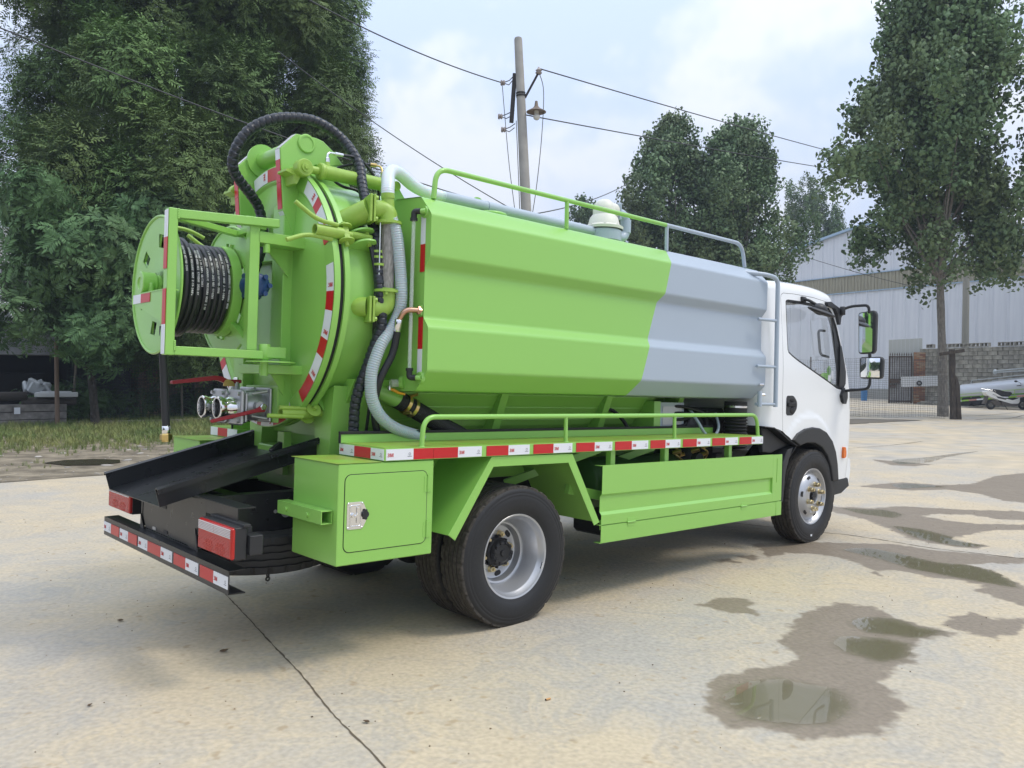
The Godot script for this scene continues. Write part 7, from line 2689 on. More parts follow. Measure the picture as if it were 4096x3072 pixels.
func mesh_fence() -> void:
	var a := V(26.72, 0, -6.3)
	var d := V(-0.32, 0, -0.947).normalized()
	var f := thing("wire_mesh_fence", "square wire mesh fence running from the old timber post to behind the cab", "fence", a)
	var r := RandomNumberGenerator.new()
	r.seed = 8
	var wm := mat("fence_wire", Color(0.10, 0.10, 0.095), 0.6, 0.5)
	var bend_ := func(s: float, y: float) -> Vector3:
		return d * s + V(0, y + 0.03 * sin(s * 2.1 + y), 0) + V(-d.z, 0, d.x) * (0.05 * sin(s * 1.7 + y * 2.2) + 0.04 * sin(s * 5.1))
	var m := mb()
	var s := 0.03
	while s < 13.0:
		var pts: Array = []
		var wob := r.randf_range(-0.014, 0.014)
		for k in 9: pts.append(bend_.call(s + wob + 0.008 * sin(k * 1.9 + s * 7.0), 0.02 + 2.06 * k / 8.0))
		m.tube(pts, 0.0035, 4, false)
		s += 0.072
	for row in 29:
		var y := 0.03 + row * 0.072
		var pts: Array = []
		var wob := r.randf_range(-0.012, 0.012)
		for k in 66: pts.append(bend_.call(k * 0.2, y + wob + 0.006 * sin(k * 2.3 + row)))
		m.tube(pts, 0.0035, 4, false)
	var o := put("wire_mesh", m, wm, f)
	o.set_meta("kind", "stuff")
	for e: float in [4.4, 8.6, 12.8]:
		var p := mb()
		p.cyl(d * e, d * e + V(0, 2.15, 0), 0.03, -1, 10)
		put("fence_post", p, mat("rusted_bar", Color(0.075, 0.05, 0.035), 0.85), f)
	# timber post with a crossbar, old plank leaning on it
	var tb := mat("old_timber", Color(1, 1, 1), 0.95)
	tb.albedo_texture = noise_tex(0.02, 91, Color(0.022, 0.018, 0.015), Color(0.105, 0.085, 0.065), FastNoiseLite.TYPE_SIMPLEX_SMOOTH, 5)
	tb.uv1_scale = Vector3(5, 0.7, 5)
	tb.uv1_triplanar = true
	var p0 := V(26.85, 0, -6.15)
	var t := thing("timber_post", "dark old timber post with a crossbar at the end of the wire fence", "post", p0)
	var rt := V(0.739, 0, 0.6735)
	var pm := mb()
	pm.extr(ccw(PackedVector2Array([Vector2(-0.09, 2.40), Vector2(0.06, 2.40), Vector2(0.10, 1.9), Vector2(0.08, 1.4), Vector2(0.13, 0.9), Vector2(0.16, 0.0), Vector2(-0.02, 0.0), Vector2(-0.03, 0.8), Vector2(-0.07, 1.5)])), -0.08, 0.08, Transform3D(Basis(rt, Vector3.UP, rt.cross(Vector3.UP)), Vector3.ZERO), 0.02)
	put("upright", pm, tb, t)
	var pb := mb()
	pb.bar(rt * -0.48 + V(0, 2.22, 0) + V(-0.14, 0, 0.1), rt * 0.36 + V(0, 2.36, 0) + V(-0.14, 0, 0.1), 0.06, 0.11, 0.01)
	put("crossbar", pb, tb, t)
	var lk := mb()
	lk.extr(ccw(PackedVector2Array([Vector2(0.06, 1.55), Vector2(0.16, 1.45), Vector2(0.26, 1.15), Vector2(0.27, 0.9), Vector2(0.34, 0.0), Vector2(0.17, 0.0), Vector2(0.14, 0.7)])), -0.14, 0.02, Transform3D(Basis(rt, Vector3.UP, rt.cross(Vector3.UP)), V(-0.06, 0, 0.05)), 0.025)
	var lo := put("timber_brace", lk, tb)
	lo.position = p0
	tag(lo, "split dark timber baulk leaning against the post of the wire fence", "timber")

func wire(pts: Array, rad: float, label: String) -> void:
	var line: Array = []
	for j in 21: line.append(pts[0].lerp(pts[-1], j / 20.0) - V(0, 0.18 * 4.0 * (j / 20.0) * (1.0 - j / 20.0), 0))
	var m := mb()
	m.tube(line, rad, 5, false)
	var o := put("overhead_wire", m, mat("cable", Color(0.035, 0.037, 0.04), 0.6))
	tag(o, label, "wire", "overhead wires")

func utility_pole() -> void:
	# foot found by running the lean of the shaft down to the ground
	var top := V(10.39, 9.62, -10.33)
	var low := V(10.72, 0.0, -9.90)
	var p := thing("utility_pole", "leaning grey concrete utility pole with lamp, insulators and floodlights", "utility pole", low)
	var up := (top - low).normalized()
	var H := (top - low).length()
	var cm := mat("utility_concrete", Color(1, 1, 1), 0.9)
	cm.albedo_texture = noise_tex(0.015, 95, Color(0.25, 0.24, 0.22), Color(0.38, 0.37, 0.34))
	tri_map(cm, 0.5)
	var m := mb()
	m.lathe(Vector3.ZERO, up, [Vector2(0, 0), Vector2(0.165, 0), Vector2(0.098, H - 0.06), Vector2(0.085, H - 0.02), Vector2(0.05, H), Vector2(0, H)], 24)
	put("shaft", m, cm, p)
	var rt := V(0.739, 0.0, 0.6735)
	var bk := V(0.6735, 0, -0.739)
	var at := func(h: float) -> Vector3: return up * h
	var iron := mat("pole_iron", Color(0.022, 0.020, 0.020), 0.7)
	var porc := mat("porcelain", Color(0.32, 0.28, 0.26), 0.3)
	var hoops := mb()
	for h: float in [8.18, 8.24, 5.20, 5.32, 4.62, 3.62, 3.5]: hoops.lathe(at.call(h), up, [Vector2(0.12, 0), Vector2(0.165 - 0.0070 * h + 0.006, 0), Vector2(0.165 - 0.0070 * h + 0.006, 0.04), Vector2(0.12, 0.04)], 20)
	put("hoop", hoops, iron, p)
	var br := mb()
	br.bar(at.call(8.75) - rt * 0.12, at.call(7.55) - rt * 0.26, 0.06, 0.10, 0.005)
	br.bar(at.call(8.16) + rt * 0.10, at.call(8.78) + rt * 0.46, 0.05, 0.05, 0.005)
	put("insulator_bracket", br, iron, p)
	for q: Array in [[8.52, -0.42], [7.70, -0.52], [7.38, -0.46]]:
		var im := mb()
		var c: Vector3 = at.call(q[0]) + rt * q[1]
		im.lathe(c - rt * 0.06, rt, [Vector2(0, 0), Vector2(0.055, 0.0), Vector2(0.075, 0.03), Vector2(0.045, 0.05), Vector2(0.07, 0.08), Vector2(0.05, 0.11), Vector2(0, 0.12)], 14)
		put("insulator", im, porc, p)
		var stm := mb()
		stm.tube([c, c + rt * 0.16 + up * 0.06, at.call(q[0] + 0.15) - rt * 0.17], 0.011, 6)
		stm.tube([c, c + rt * 0.14 - up * 0.05, at.call(q[0] + 0.05) - rt * 0.19], 0.011, 6)
		put("insulator_rod", stm, iron, p)
	var ti := mb()
	ti.lathe(at.call(8.74) + rt * 0.46, Vector3.UP, [Vector2(0, 0), Vector2(0.06, 0), Vector2(0.085, 0.03), Vector2(0.05, 0.05), Vector2(0.08, 0.09), Vector2(0.045, 0.12), Vector2(0.02, 0.17), Vector2(0, 0.18)], 14)
	put("insulator", ti, porc, p)
	# enamel shade lamp
	var sh := mb()
	sh.lathe(at.call(7.86) + rt * 0.36, Vector3.UP, [Vector2(0.06, -0.02), Vector2(0.24, -0.05), Vector2(0.242, -0.04), Vector2(0.09, 0.05), Vector2(0.05, 0.10), Vector2(0.03, 0.22), Vector2(0, 0.22)], 26)
	var so := put("lamp_shade", sh, mat("rusty_enamel", Color(0.16, 0.12, 0.09), 0.6), p)
	var bu := mb()
	bu.cyl(at.call(7.74) + rt * 0.36, at.call(7.86) + rt * 0.36, 0.055, 0.06, 14)
	bu.ball(at.call(7.70) + rt * 0.36, V(0.085, 0.085, 0.085), 14, 10)
	put("bulb", bu, mat("milk_glass", Color(0.62, 0.62, 0.58), 0.25), so)
	# floodlights
	var fl := mb()
	var fb := Basis(Vector3.UP, -0.55) * Basis(Vector3.RIGHT, 0.35)
	var fc: Vector3 = at.call(3.30) + rt * 0.22 - bk * 0.22
	fl.box(fc, V(0.40, 0.36, 0.06), 0.03, fb)
	fl.bar(fc, at.call(3.5) + rt * 0.05, 0.03, 0.03)
	var fo := put("floodlight", fl, M["black_plastic"], p)
	var fg := mb()
	fg.box(fc + fb * V(0, 0, 0.032), V(0.32, 0.28, 0.006), 0.002, fb)
	put("floodlight_glass", fg, mat("flood_glass", Color(0.50, 0.52, 0.50), 0.25), fo)
	var f2 := mb()
	var gb := Basis(Vector3.UP, 2.2) * Basis(Vector3.RIGHT, 0.5)
	var gc: Vector3 = at.call(3.20) - rt * 0.26 - bk * 0.05
	f2.box(gc, V(0.34, 0.28, 0.08), 0.03, gb)
	f2.bar(gc, at.call(3.35), 0.03, 0.03)
	put("floodlight", f2, mat("flood_grey", Color(0.13, 0.14, 0.15), 0.5), p)
	# slack leads down the shaft
	var ld := mb()
	ld.tube(smooth([at.call(8.5) - rt * 0.44, at.call(7.9) - rt * 0.42, at.call(6.5) - rt * 0.36, at.call(5.0) - rt * 0.25, at.call(3.2) - rt * 0.22, at.call(1.2) - rt * 0.16], 6), 0.009, 6)
	ld.tube(smooth([at.call(7.6) - rt * 0.14, at.call(6.0) - rt * 0.15, at.call(4.4) - rt * 0.17, at.call(3.3) - rt * 0.2, at.call(0.8) - rt * 0.18], 6), 0.009, 6)
	ld.tube(smooth([at.call(8.75) + rt * 0.48, at.call(8.3) + rt * 0.56, at.call(7.2) + rt * 0.46, at.call(6.0) + rt * 0.28, at.call(5.2) + rt * 0.12], 6), 0.010, 6)
	ld.tube(smooth([at.call(4.0) + rt * 0.12, at.call(3.85) + rt * 0.36, at.call(3.6) + rt * 0.40, at.call(3.45) + rt * 0.25], 6), 0.006, 5)
	ld.tube(smooth([at.call(3.2) + rt * 0.2, at.call(2.9) + rt * 0.1, at.call(2.6) - rt * 0.1], 6), 0.006, 5)
	ld.tube(smooth([at.call(3.0) - rt * 0.3, at.call(2.5) - rt * 0.34, at.call(2.1) - rt * 0.2], 6), 0.006, 5)
	put("slack_lead", ld, mat("cable", Color(0.035, 0.037, 0.04), 0.6), p)
	var T := low
	wire([V(3.63, 8.84, -10.09), V(5.78, 9.37, -11.23), T + at.call(8.52) - rt * 0.44], 0.014, "uppermost wire left of the pole, running out of the top of the picture")
	wire([T + at.call(8.88) + rt * 0.46, V(21.16, 11.17, -13.19), V(36.22, 12.85, -15.26), V(53.77, 13.73, -14.59)], 0.016, "upper of the two wires running from the pole to the right poplar")
	wire([T + at.call(7.75) + rt * 0.05, V(21.16, 10.58, -13.19), V(36.22, 12.44, -15.25), V(53.77, 13.58, -14.59)], 0.016, "lower of the two wires running from the pole to the right poplar")
	wire([V(-0.93, 6.82, -10.43), V(0.17, 7.18, -11.25), V(2.99, 7.43, -11.99), V(6.77, 7.62, -11.80), T + at.call(5.32)], 0.013, "wire crossing in front of the left trees down to the pole's middle")
	wire([T + at.call(5.30), V(15.10, 7.95, -12.69), V(23.07, 9.34, -17.25)], 0.015, "wire from the pole's middle down right towards the middle poplars")
	wire([V(6.15, 9.30, -14.43), V(7.77, 8.76, -13.54), V(9.15, 7.94, -12.00), T + at.call(5.25)], 0.012, "thin wire from behind the left trees to the pole's middle")
	wire([T + at.call(5.2), V(7.90, 5.34, -9.81), V(6.6, 4.4, -9.6)], 0.011, "stay wire slanting from the pole down behind the truck")
	wire([T + at.call(3.4) - rt * 0.2, V(9.26, 5.31, -9.99), V(8.2, 4.6, -9.7)], 0.011, "short lead slanting left from the floodlights on the pole")
	wire([V(39.74, 9.33, -21.31), V(42.41, 7.19, -16.21), V(43.57, 6.23, -13.42)], 0.016, "thin wire slanting down across the warehouse gable")

func tank_truck_far() -> void:
	var o := V(40.3, 0, -10.5)
	var d := V(-0.33, 0.105, 0.94).normalized()
	var t := thing("small_tanker", "small silver and green tanker parked low before the block wall", "tanker", o)
	var sd := V(d.x, 0, d.z).normalized()
	var nn := V(-0.94, 0, -0.33).normalized()
	var c := V(0, 0.62, 0)
	var m := mb()
	var prof := [Vector2(0, 0), Vector2(0.25, 0.02), Vector2(0.40, 0.09), Vector2(0.46, 0.22), Vector2(0.465, 5.5), Vector2(0.3, 5.7), Vector2(0, 5.75)]
	m.lathe(c, d, prof, 40)
	put("tank", m, mat("far_silver", Color(0.50, 0.53, 0.58), 0.35, 0.2), t)
	var g := mb()
	var f := MB.frame(d)
	g.lathe(c, d, [Vector2(0.468, 0.14), Vector2(0.469, 5.5)], 20, 0.0, TAU)
	# lower half only
	var lo := mb()
	for k in range(0, g.v.size(), 3):
		if (g.v[k].y + g.v[k + 1].y + g.v[k + 2].y) / 3.0 - (c + d * d.dot(g.v[k] - c)).y < -0.02:
			lo.tri(g.v[k], g.v[k + 1], g.v[k + 2], g.n[k], g.n[k + 1], g.n[k + 2])
	put("green_side", lo, mat("far_green", Color(0.15, 0.38, 0.03), 0.4), t)
	var rl := mb()
	rl.tube(bend([c + d * 0.15 + nn * 0.47 - V(0, 0.18, 0), c + d * 0.17 + nn * 0.52 - V(0, 0.05, 0), c + d * 5.3 + nn * 0.52 - V(0, 0.05, 0)], 0.06, 5), 0.012, 6)
	for e: float in [1.6, 3.2, 4.8]: rl.cyl(c + d * e + nn * 0.52 - V(0, 0.05, 0), c + d * e + nn * 0.5 - V(0, 0.3, 0), 0.01, -1, 6)
	put("side_rail", rl, mat("far_lime", Color(0.30, 0.52, 0.06), 0.4), t)
	var k := 0
	var s := 0.1
	while s < 5.4:
		var st := mb()
		st.box(c + d * (s + 0.2) + nn * 0.50 - V(0, 0.36, 0), V(0.39, 0.07, 0.02), 0.003, Basis(d, nn.cross(d).normalized() * -1.0, nn))
		put("reflective_strip", st, [M["tape_white"], mat("far_lime", Color(0.30, 0.52, 0.06), 0.4), mat("far_pink", Color(0.50, 0.25, 0.22), 0.4)][k % 3], t)
		k += 1
		s += 0.4
	var un := mb()
	un.bar(c + d * 0.1 - V(0, 0.5, 0), c + d * 5.4 - V(0, 0.5, 0), 0.7, 0.16, 0.01)
	for e: float in [0.7, 1.2, 4.2]: un.cyl(V(0, 0.26, 0) + d * e + nn * 0.42, V(0, 0.26, 0) + d * e - nn * 0.1, 0.26, -1, 20)
	put("underframe", un, M["black_rubber"], t)
	var tr := mb()
	tr.tube(bend([c + d * 0.75 + V(0, 0.44, 0) + nn * 0.2, c + d * 0.78 + V(0, 0.60, 0) + nn * 0.2, c + d * 5.2 + V(0, 0.62, 0) + nn * 0.2], 0.06, 5), 0.016, 8)
	tr.tube([c + d * 1.7 + V(0, 0.50, 0), c + d * 5.0 + V(0, 0.50, 0)], 0.016, 8)
	put("top_rail", tr, mat("far_grey", Color(0.36, 0.40, 0.42), 0.4), t)
	var bmn := mb()
	bmn.cyl(c + d * 1.9 + V(0, 0.95, 0), c + d * 5.3 + V(0, 0.88, 0), 0.03, -1, 10)
	bmn.cyl(c + d * 1.9 + V(0, 0.88, 0), c + d * 5.3 + V(0, 0.72, 0), 0.03, -1, 10)
	bmn.ball(c + d * 1.85 + V(0, 0.91, 0), V(0.10, 0.12, 0.10), 12, 8)
	bmn.box(c + d * 4.7 + V(0, 0.72, 0), V(0.4, 0.45, 0.2), 0.02, Basis(d, Vector3.UP, nn))
	put("boom_pipe", bmn, mat("far_grey", Color(0.36, 0.40, 0.42), 0.4), t)
	# its twin, seen through the cab window
	var q := thing("green_pump_unit", "bright green pump unit with hand wheels seen through the cab window", "machine", V(26.2, 0, -10.6))
	var b := mb()
	b.box(V(-0.35, 0.9, 0), V(1.5, 0.5, 0.9), 0.04, Basis(V(0.739, 0, 0.6735), Vector3.UP, V(-0.6735, 0, 0.739)))
	put("casing", b, mat("far_green2", Color(0.20, 0.46, 0.05), 0.4), q)
	var bp := mb()
	var rt := V(0.739, 0, 0.6735)
	bp.ball(rt * 0.22 + V(0, 1.30, 0), V(0.24, 0.28, 0.24), 16, 10)
	bp.cyl(rt * -0.3 + V(0, 1.15, 0), rt * 0.2 + V(0, 1.2, 0), 0.08, -1, 12)
	bp.cyl(rt * 0.36 + V(0, 1.15, 0), rt * 0.36 + V(0, 1.75, 0), 0.05, -1, 10)
	bp.torus(rt * 0.38 + V(0, 1.65, 0), rt, 0.15, 0.025, 18, 6)
	put("valve_body", bp, mat("far_green2", Color(0.20, 0.46, 0.05), 0.4), q)
	var bh := mb()
	bh.cyl(rt * -0.4 + V(0, 1.4, 0), rt * 0.1 + V(0, 1.5, 0), 0.03, -1, 8)
	bh.cyl(rt * -0.3 + V(0, 1.4, 0), rt * -0.1 + V(0, 1.72, 0), 0.015, -1, 6)
	put("valve_lever", bh, mat("rusty", Color(0.12, 0.055, 0.025), 0.85), q)
	var bl := mb()
	bl.box(V(-0.35, 0.4, 0), V(1.4, 0.6, 0.8), 0.03, Basis(V(0.739, 0, 0.6735), Vector3.UP, V(-0.6735, 0, 0.739)))
	put("skid", bl, M["black_rubber"], q)

func scooter() -> void:
	var rt := V(0.80, 0, 0.60)
	var nn := V(-0.60, 0, 0.80)
	var s := thing("motor_scooter", "white motor scooter with black seat parked before the small tanker", "scooter", V(37.91, 0, -8.37))
	var xf := Transform3D(Basis(rt * 1.22, Vector3.UP, rt.cross(Vector3.UP)), Vector3.ZERO)
	var white := mat("scooter_white", Color(0.70, 0.71, 0.70), 0.3)
	for x: float in [0.0, 1.27]:
		var w := mb()
		w.torus(xf * V(x, 0.225, 0), nn, 0.175, 0.052, 30, 10)
		var wo := put("wheel", w, M["tyre"], s)
		var rm := mb()
		rm.cyl(xf * V(x, 0.225, -0.04), xf * V(x, 0.225, 0.04), 0.06, -1, 16)
		rm.torus(xf * V(x, 0.225, 0), nn, 0.13, 0.018, 24, 6)
		for k in 5: rm.cyl(xf * V(x, 0.225, 0), xf * V(x + 0.13 * cos(k * TAU / 5), 0.225 + 0.13 * sin(k * TAU / 5), 0), 0.014, -1, 6)
		put("rim", rm, mat("dull_alloy", Color(0.16, 0.16, 0.15), 0.5, 0.6), wo)
	var b := mb()
	b.extr(ccw(round_poly([Vector2(-0.30, 0.80), Vector2(-0.22, 0.845), Vector2(-0.05, 0.85), Vector2(0.25, 0.66), Vector2(0.44, 0.52), Vector2(0.75, 0.44), Vector2(0.98, 0.42), Vector2(1.12, 0.62), Vector2(1.17, 0.62), Vector2(1.02, 0.28), Vector2(0.75, 0.27), Vector2(0.35, 0.40), Vector2(-0.05, 0.56), Vector2(-0.22, 0.66)], 0.05)), -0.14, 0.14, xf, 0.03)
	put("body_panel", b, white, s)
	var c := mb()
	c.extr(ccw(round_poly([Vector2(0.35, 0.40), Vector2(0.75, 0.27), Vector2(1.02, 0.28), Vector2(0.98, 0.17), Vector2(0.6, 0.16), Vector2(0.38, 0.24)], 0.03)), -0.12, 0.12, xf, 0.02)
	c.extr(ccw(round_poly([Vector2(-0.05, 0.38), Vector2(0.12, 0.46), Vector2(0.5, 0.25), Vector2(0.45, 0.17), Vector2(0.1, 0.2)], 0.04)), -0.10, 0.08, xf, 0.02)
	c.extr(ccw(round_poly([Vector2(-0.22, 0.62), Vector2(-0.12, 0.60), Vector2(-0.2, 0.28), Vector2(-0.34, 0.24)], 0.03)), -0.06, 0.06, xf, 0.01)
	put("engine", c, mat("scooter_dark", Color(0.085, 0.075, 0.065), 0.6), s)
	var sl := mb()
	sl.extr(ccw(round_poly([Vector2(0.12, 0.62), Vector2(0.55, 0.50), Vector2(0.5, 0.45), Vector2(0.2, 0.52)], 0.02)), 0.14, 0.15, xf)
	sl.extr(ccw(round_poly([Vector2(-0.02, 0.70), Vector2(0.10, 0.66), Vector2(0.16, 0.63), Vector2(0.0, 0.67)], 0.01)), 0.14, 0.15, xf)
	put("side_grille", sl, M["black_plastic"], s)
	var seat := mb()
	seat.extr(ccw(round_poly([Vector2(-0.02, 0.86), Vector2(0.02, 0.93), Vector2(0.25, 0.90), Vector2(0.45, 0.83), Vector2(0.72, 0.80), Vector2(0.76, 0.72), Vector2(0.62, 0.58), Vector2(0.45, 0.62), Vector2(0.25, 0.70)], 0.05)), -0.14, 0.14, xf, 0.04)
	put("seat", seat, M["black_rubber"], s)
	var rk := mb()
	rk.tube(bend([xf * V(0.12, 0.78, 0.13), xf * V(0.06, 0.88, 0.13), xf * V(-0.08, 0.88, 0.10), xf * V(-0.38, 0.94, 0.0)], 0.05, 5), 0.016, 8)
	put("grab_rail", rk, M["bright_metal"], s)
	var fr := mb()
	fr.extr(ccw(round_poly([Vector2(1.05, 0.60), Vector2(1.12, 0.95), Vector2(1.22, 1.02), Vector2(1.32, 0.95), Vector2(1.36, 0.62), Vector2(1.28, 0.50)], 0.06)), -0.17, 0.17, xf, 0.05)
	fr.extr(ccw(round_poly([Vector2(1.02, 1.12), Vector2(1.12, 1.20), Vector2(1.30, 1.18), Vector2(1.34, 1.08), Vector2(1.15, 1.06)], 0.03)), -0.16, 0.16, xf, 0.04)
	fr.extr(ccw(round_poly([Vector2(1.10, 0.46), Vector2(1.28, 0.50), Vector2(1.48, 0.40), Vector2(1.5, 0.33), Vector2(1.28, 0.44), Vector2(1.12, 0.40)], 0.03)), -0.06, 0.06, xf, 0.02)
	put("front_shield", fr, white, s)
	var hb := mb()
	hb.tube(bend([xf * V(0.95, 1.10, 0.33), xf * V(1.12, 1.12, 0.2), xf * V(1.15, 1.12, 0), xf * V(1.12, 1.12, -0.2), xf * V(0.95, 1.10, -0.33)], 0.08, 5), 0.016, 8)
	hb.tube(smooth([xf * V(1.05, 1.13, 0.22), xf * V(1.0, 1.22, 0.26), xf * V(0.86, 1.28, 0.30)], 5), 0.010, 6)
	hb.ball(xf * V(0.80, 1.29, 0.30), V(0.075, 0.05, 0.07), 12, 8)
	hb.cyl(xf * V(0.82, 1.09, 0.33), xf * V(0.95, 1.10, 0.33), 0.022, -1, 8)
	put("handlebar", hb, M["black_plastic"], s)
	var st := mb()
	st.cyl(xf * V(0.48, 0.2, 0.1), xf * V(0.58, 0.0, 0.16), 0.015, -1, 6)
	put("stand", st, M["black_rubber"], s)

func left_houses() -> void:
	var r := RandomNumberGenerator.new()
	r.seed = 12
	# open shed with a dark interior
	var sh := thing("open_shed", "low concrete shed open in front with a dark interior, far left", "shed", V(1.0, 0, -23.5))
	var con := mat("shed_concrete", Color(1, 1, 1), 0.9)
	con.albedo_texture = noise_tex(0.012, 111, Color(0.22, 0.225, 0.24), Color(0.36, 0.365, 0.38))
	tri_map(con, 0.4)
	var m := mb()
	m.bx(-9.0, 4.5, 1.85, 2.72, -0.3, 0.3, 0.02)
	put("lintel", m, con, sh)
	var rf := mb()
	rf.bx(-9.2, 4.8, 2.75, 2.90, -6.0, 0.45, 0.02)
	put("roof_slab", rf, con, sh)
	for k in 26:
		var tl := mb()
		tl.lathe(V(-8.9 + k * 0.52, 2.98, 0.5), Vector3.FORWARD, [Vector2(0, 0), Vector2(0.13, 0), Vector2(0.12, 0.9), Vector2(0, 0.9)], 12)
		put("roof_tile", tl, mat("pale_tile", Color(0.36, 0.38, 0.40), 0.7), sh)
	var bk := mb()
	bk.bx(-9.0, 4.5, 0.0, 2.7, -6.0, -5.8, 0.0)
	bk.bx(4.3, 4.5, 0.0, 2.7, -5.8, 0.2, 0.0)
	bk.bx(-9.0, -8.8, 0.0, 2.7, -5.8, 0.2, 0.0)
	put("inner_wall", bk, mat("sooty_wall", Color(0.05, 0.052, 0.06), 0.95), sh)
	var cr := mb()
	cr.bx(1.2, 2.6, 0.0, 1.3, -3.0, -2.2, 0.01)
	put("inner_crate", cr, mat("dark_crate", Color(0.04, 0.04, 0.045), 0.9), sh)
	# white house with a railed balcony behind
	var h := thing("white_house", "white two storey house with a railed balcony behind the shed", "house", V(0.5, 0, -33.0))
	var hw := mb()
	hw.bx(-9.0, 6.0, 0.0, 7.0, -8.0, 0.0, 0.02)
	put("wall", hw, mat("house_white", Color(0.66, 0.67, 0.68), 0.7), h)
	var hs := mb()
	hs.bx(-9.0, 6.2, 3.0, 3.25, 0.0, 1.5, 0.01)
	put("balcony_slab", hs, con, h)
	var hd := mb()
	hd.bx(1.6, 2.6, 3.3, 5.4, -0.05, 0.06, 0.01)
	hd.bx(3.2, 5.2, 4.1, 5.6, -0.05, 0.06, 0.01)
	put("window", hd, mat("house_window", Color(0.10, 0.11, 0.10), 0.3), h)
	for y: float in [3.7, 3.95, 4.2]:
		var rl := mb()
		rl.cyl(V(-9, y, 1.4), V(6.1, y, 1.4), 0.022, -1, 8)
		put("rail", rl, M["bright_metal"], h)
	for k in 16:
		var ps := mb()
		ps.cyl(V(-8.9 + k, 3.25, 1.4), V(-8.9 + k, 4.2, 1.4), 0.022, -1, 8)
		put("rail_post", ps, M["bright_metal"], h)
	# brick outhouse behind the trunks, with a blue sheet hung on it
	var ob := thing("brick_outhouse", "rough brick outhouse wall half hidden behind the tree trunks", "outhouse", V(8.0, 0, -23.0))
	var br := mat("rough_brick", Color(1, 1, 1), 0.95)
	br.albedo_texture = noise_tex(0.05, 121, Color(0.08, 0.06, 0.05), Color(0.30, 0.20, 0.13), FastNoiseLite.TYPE_CELLULAR, 2, 256)
	tri_map(br, 0.9)
	var om := mb()
	om.bx(-2.2, 7.0, 0.0, 3.2, -3.0, 0.0, 0.02)
	put("wall", om, br, ob)
	var oc := mb()
	oc.bx(-2.5, 7.3, 3.2, 3.4, -3.3, 0.3, 0.02)
	put("roof", oc, con, ob)
	var ow := mb()
	ow.bx(-1.3, -0.5, 1.3, 2.3, -0.02, 0.05, 0.01)
	put("window", ow, mat("dark_opening", Color(0.02, 0.02, 0.022), 0.6), ob)
	var blu := mb()
	blu.bx(0.7, 2.6, 1.0, 2.5, 0.06, 0.09, 0.01)
	var bo := put("blue_sheet", blu, mat("blue_sheet", Color(0.03, 0.07, 0.17), 0.6))
	bo.position = V(8.0, 0, -23.0)
	tag(bo, "faded blue sheet hung on the brick outhouse wall", "sheet")
	# net fence in front of the trees
	var f := thing("net_fence", "dark green plastic net fence sagging in front of the left trees", "fence", V(2.6, 0, -18.9))
	var nm := mat("green_net", Color(0.028, 0.065, 0.055), 0.6)
	var net := mb()
	var at := func(s: float, y: float) -> Vector3:
		return V(s, y * (1.0 - 0.10 * sin(s * 0.9) * sin(s * 0.9)), -0.12 * s + 0.22 * sin(s * 0.8) + 0.06 * sin(s * 3.1 + y * 2.0))
	for k in 112:
		var pts: Array = []
		for j in 7: pts.append(at.call(k * 0.085 + 0.02 * sin(j * 1.3 + k), 1.85 * j / 6.0))
		net.tube(pts, 0.0042, 3, false)
	for k in 22:
		var pts: Array = []
		for j in 48: pts.append(at.call(j * 0.2, 0.02 + k * 0.085))
		net.tube(pts, 0.0042, 3, false)
	var no := put("net", net, nm, f)
	no.set_meta("kind", "stuff")
	for e: Array in [[0.1, 0.12], [3.0, -0.05], [5.4, 0.04], [8.2, -0.06]]:
		var p := mb()
		p.cyl(at.call(e[0], 0.0), at.call(e[0], 1.9) + V(e[1], 0.1, 0), 0.035, 0.028, 8)
		put("stake", p, mat("grey_stake", Color(0.16, 0.14, 0.11), 0.9), f)
	var kb := mb()
	kb.bar(V(2.0, 0.06, -18.6), V(5.0, 0.06, -17.95), 0.16, 0.12, 0.02)
	kb.bar(V(5.0, 0.06, -17.95), V(9.5, 0.06, -19.0), 0.16, 0.12, 0.02)
	var ko := put("stone_edging", kb, mat("edging", Color(0.26, 0.24, 0.21), 0.9))
	tag(ko, "low pale stone edging along the foot of the net fence", "edging")
	# junk in front of the shed
	var pm := mb()
	pm.cyl(V(0, 0, 0), V(-0.03, 2.1, 0), 0.055, 0.045, 10)
	var po := put("thin_post", pm, mat("bare_wood", Color(0.20, 0.14, 0.10), 0.9))
	po.position = V(2.15, 0, -18.0)
	tag(po, "thin brown pole standing upright before the dark shed", "pole")
	var cm := mat("grey_board", Color(1, 1, 1), 0.9)
	cm.albedo_texture = noise_tex(0.02, 131, Color(0.13, 0.12, 0.11), Color(0.30, 0.28, 0.26))
	tri_map(cm, 0.7)
	for q: Array in [[1.3, "grey plank crate with a white label beside the thin brown pole", 1.25], [-0.55, "long grey woven pallet box left of the labelled crate", 1.9]]:
		var c := thing("plank_crate", q[1], "crate", V(q[0], 0, -18.4))
		for k in 3:
			var b := mb()
			b.box(V(q[2] * 0.5 - 0.1, 0.10 + k * 0.19, 0), V(q[2], 0.175, 0.03), 0.006, Basis(Vector3.UP, r.randf_range(-0.02, 0.02)))
			put("plank", b, cm, c)
		var b2 := mb()
		b2.box(V(q[2] * 0.5 - 0.1, 0.28, -0.4), V(q[2], 0.54, 0.72), 0.01)
		put("box", b2, mat("crate_inside", Color(0.10, 0.095, 0.09), 0.9), c)
		if q[0] > 0:
			var lb := mb()
			lb.box(V(0.06, 0.42, 0.018), V(0.13, 0.16, 0.004), 0.0)
			put("paper_label", lb, M["tape_white"], c)
	var fo := mb()
	fo.box(V(0, 0.06, 0), V(0.95, 0.12, 0.5), 0.02, Basis(Vector3.UP, -0.25))
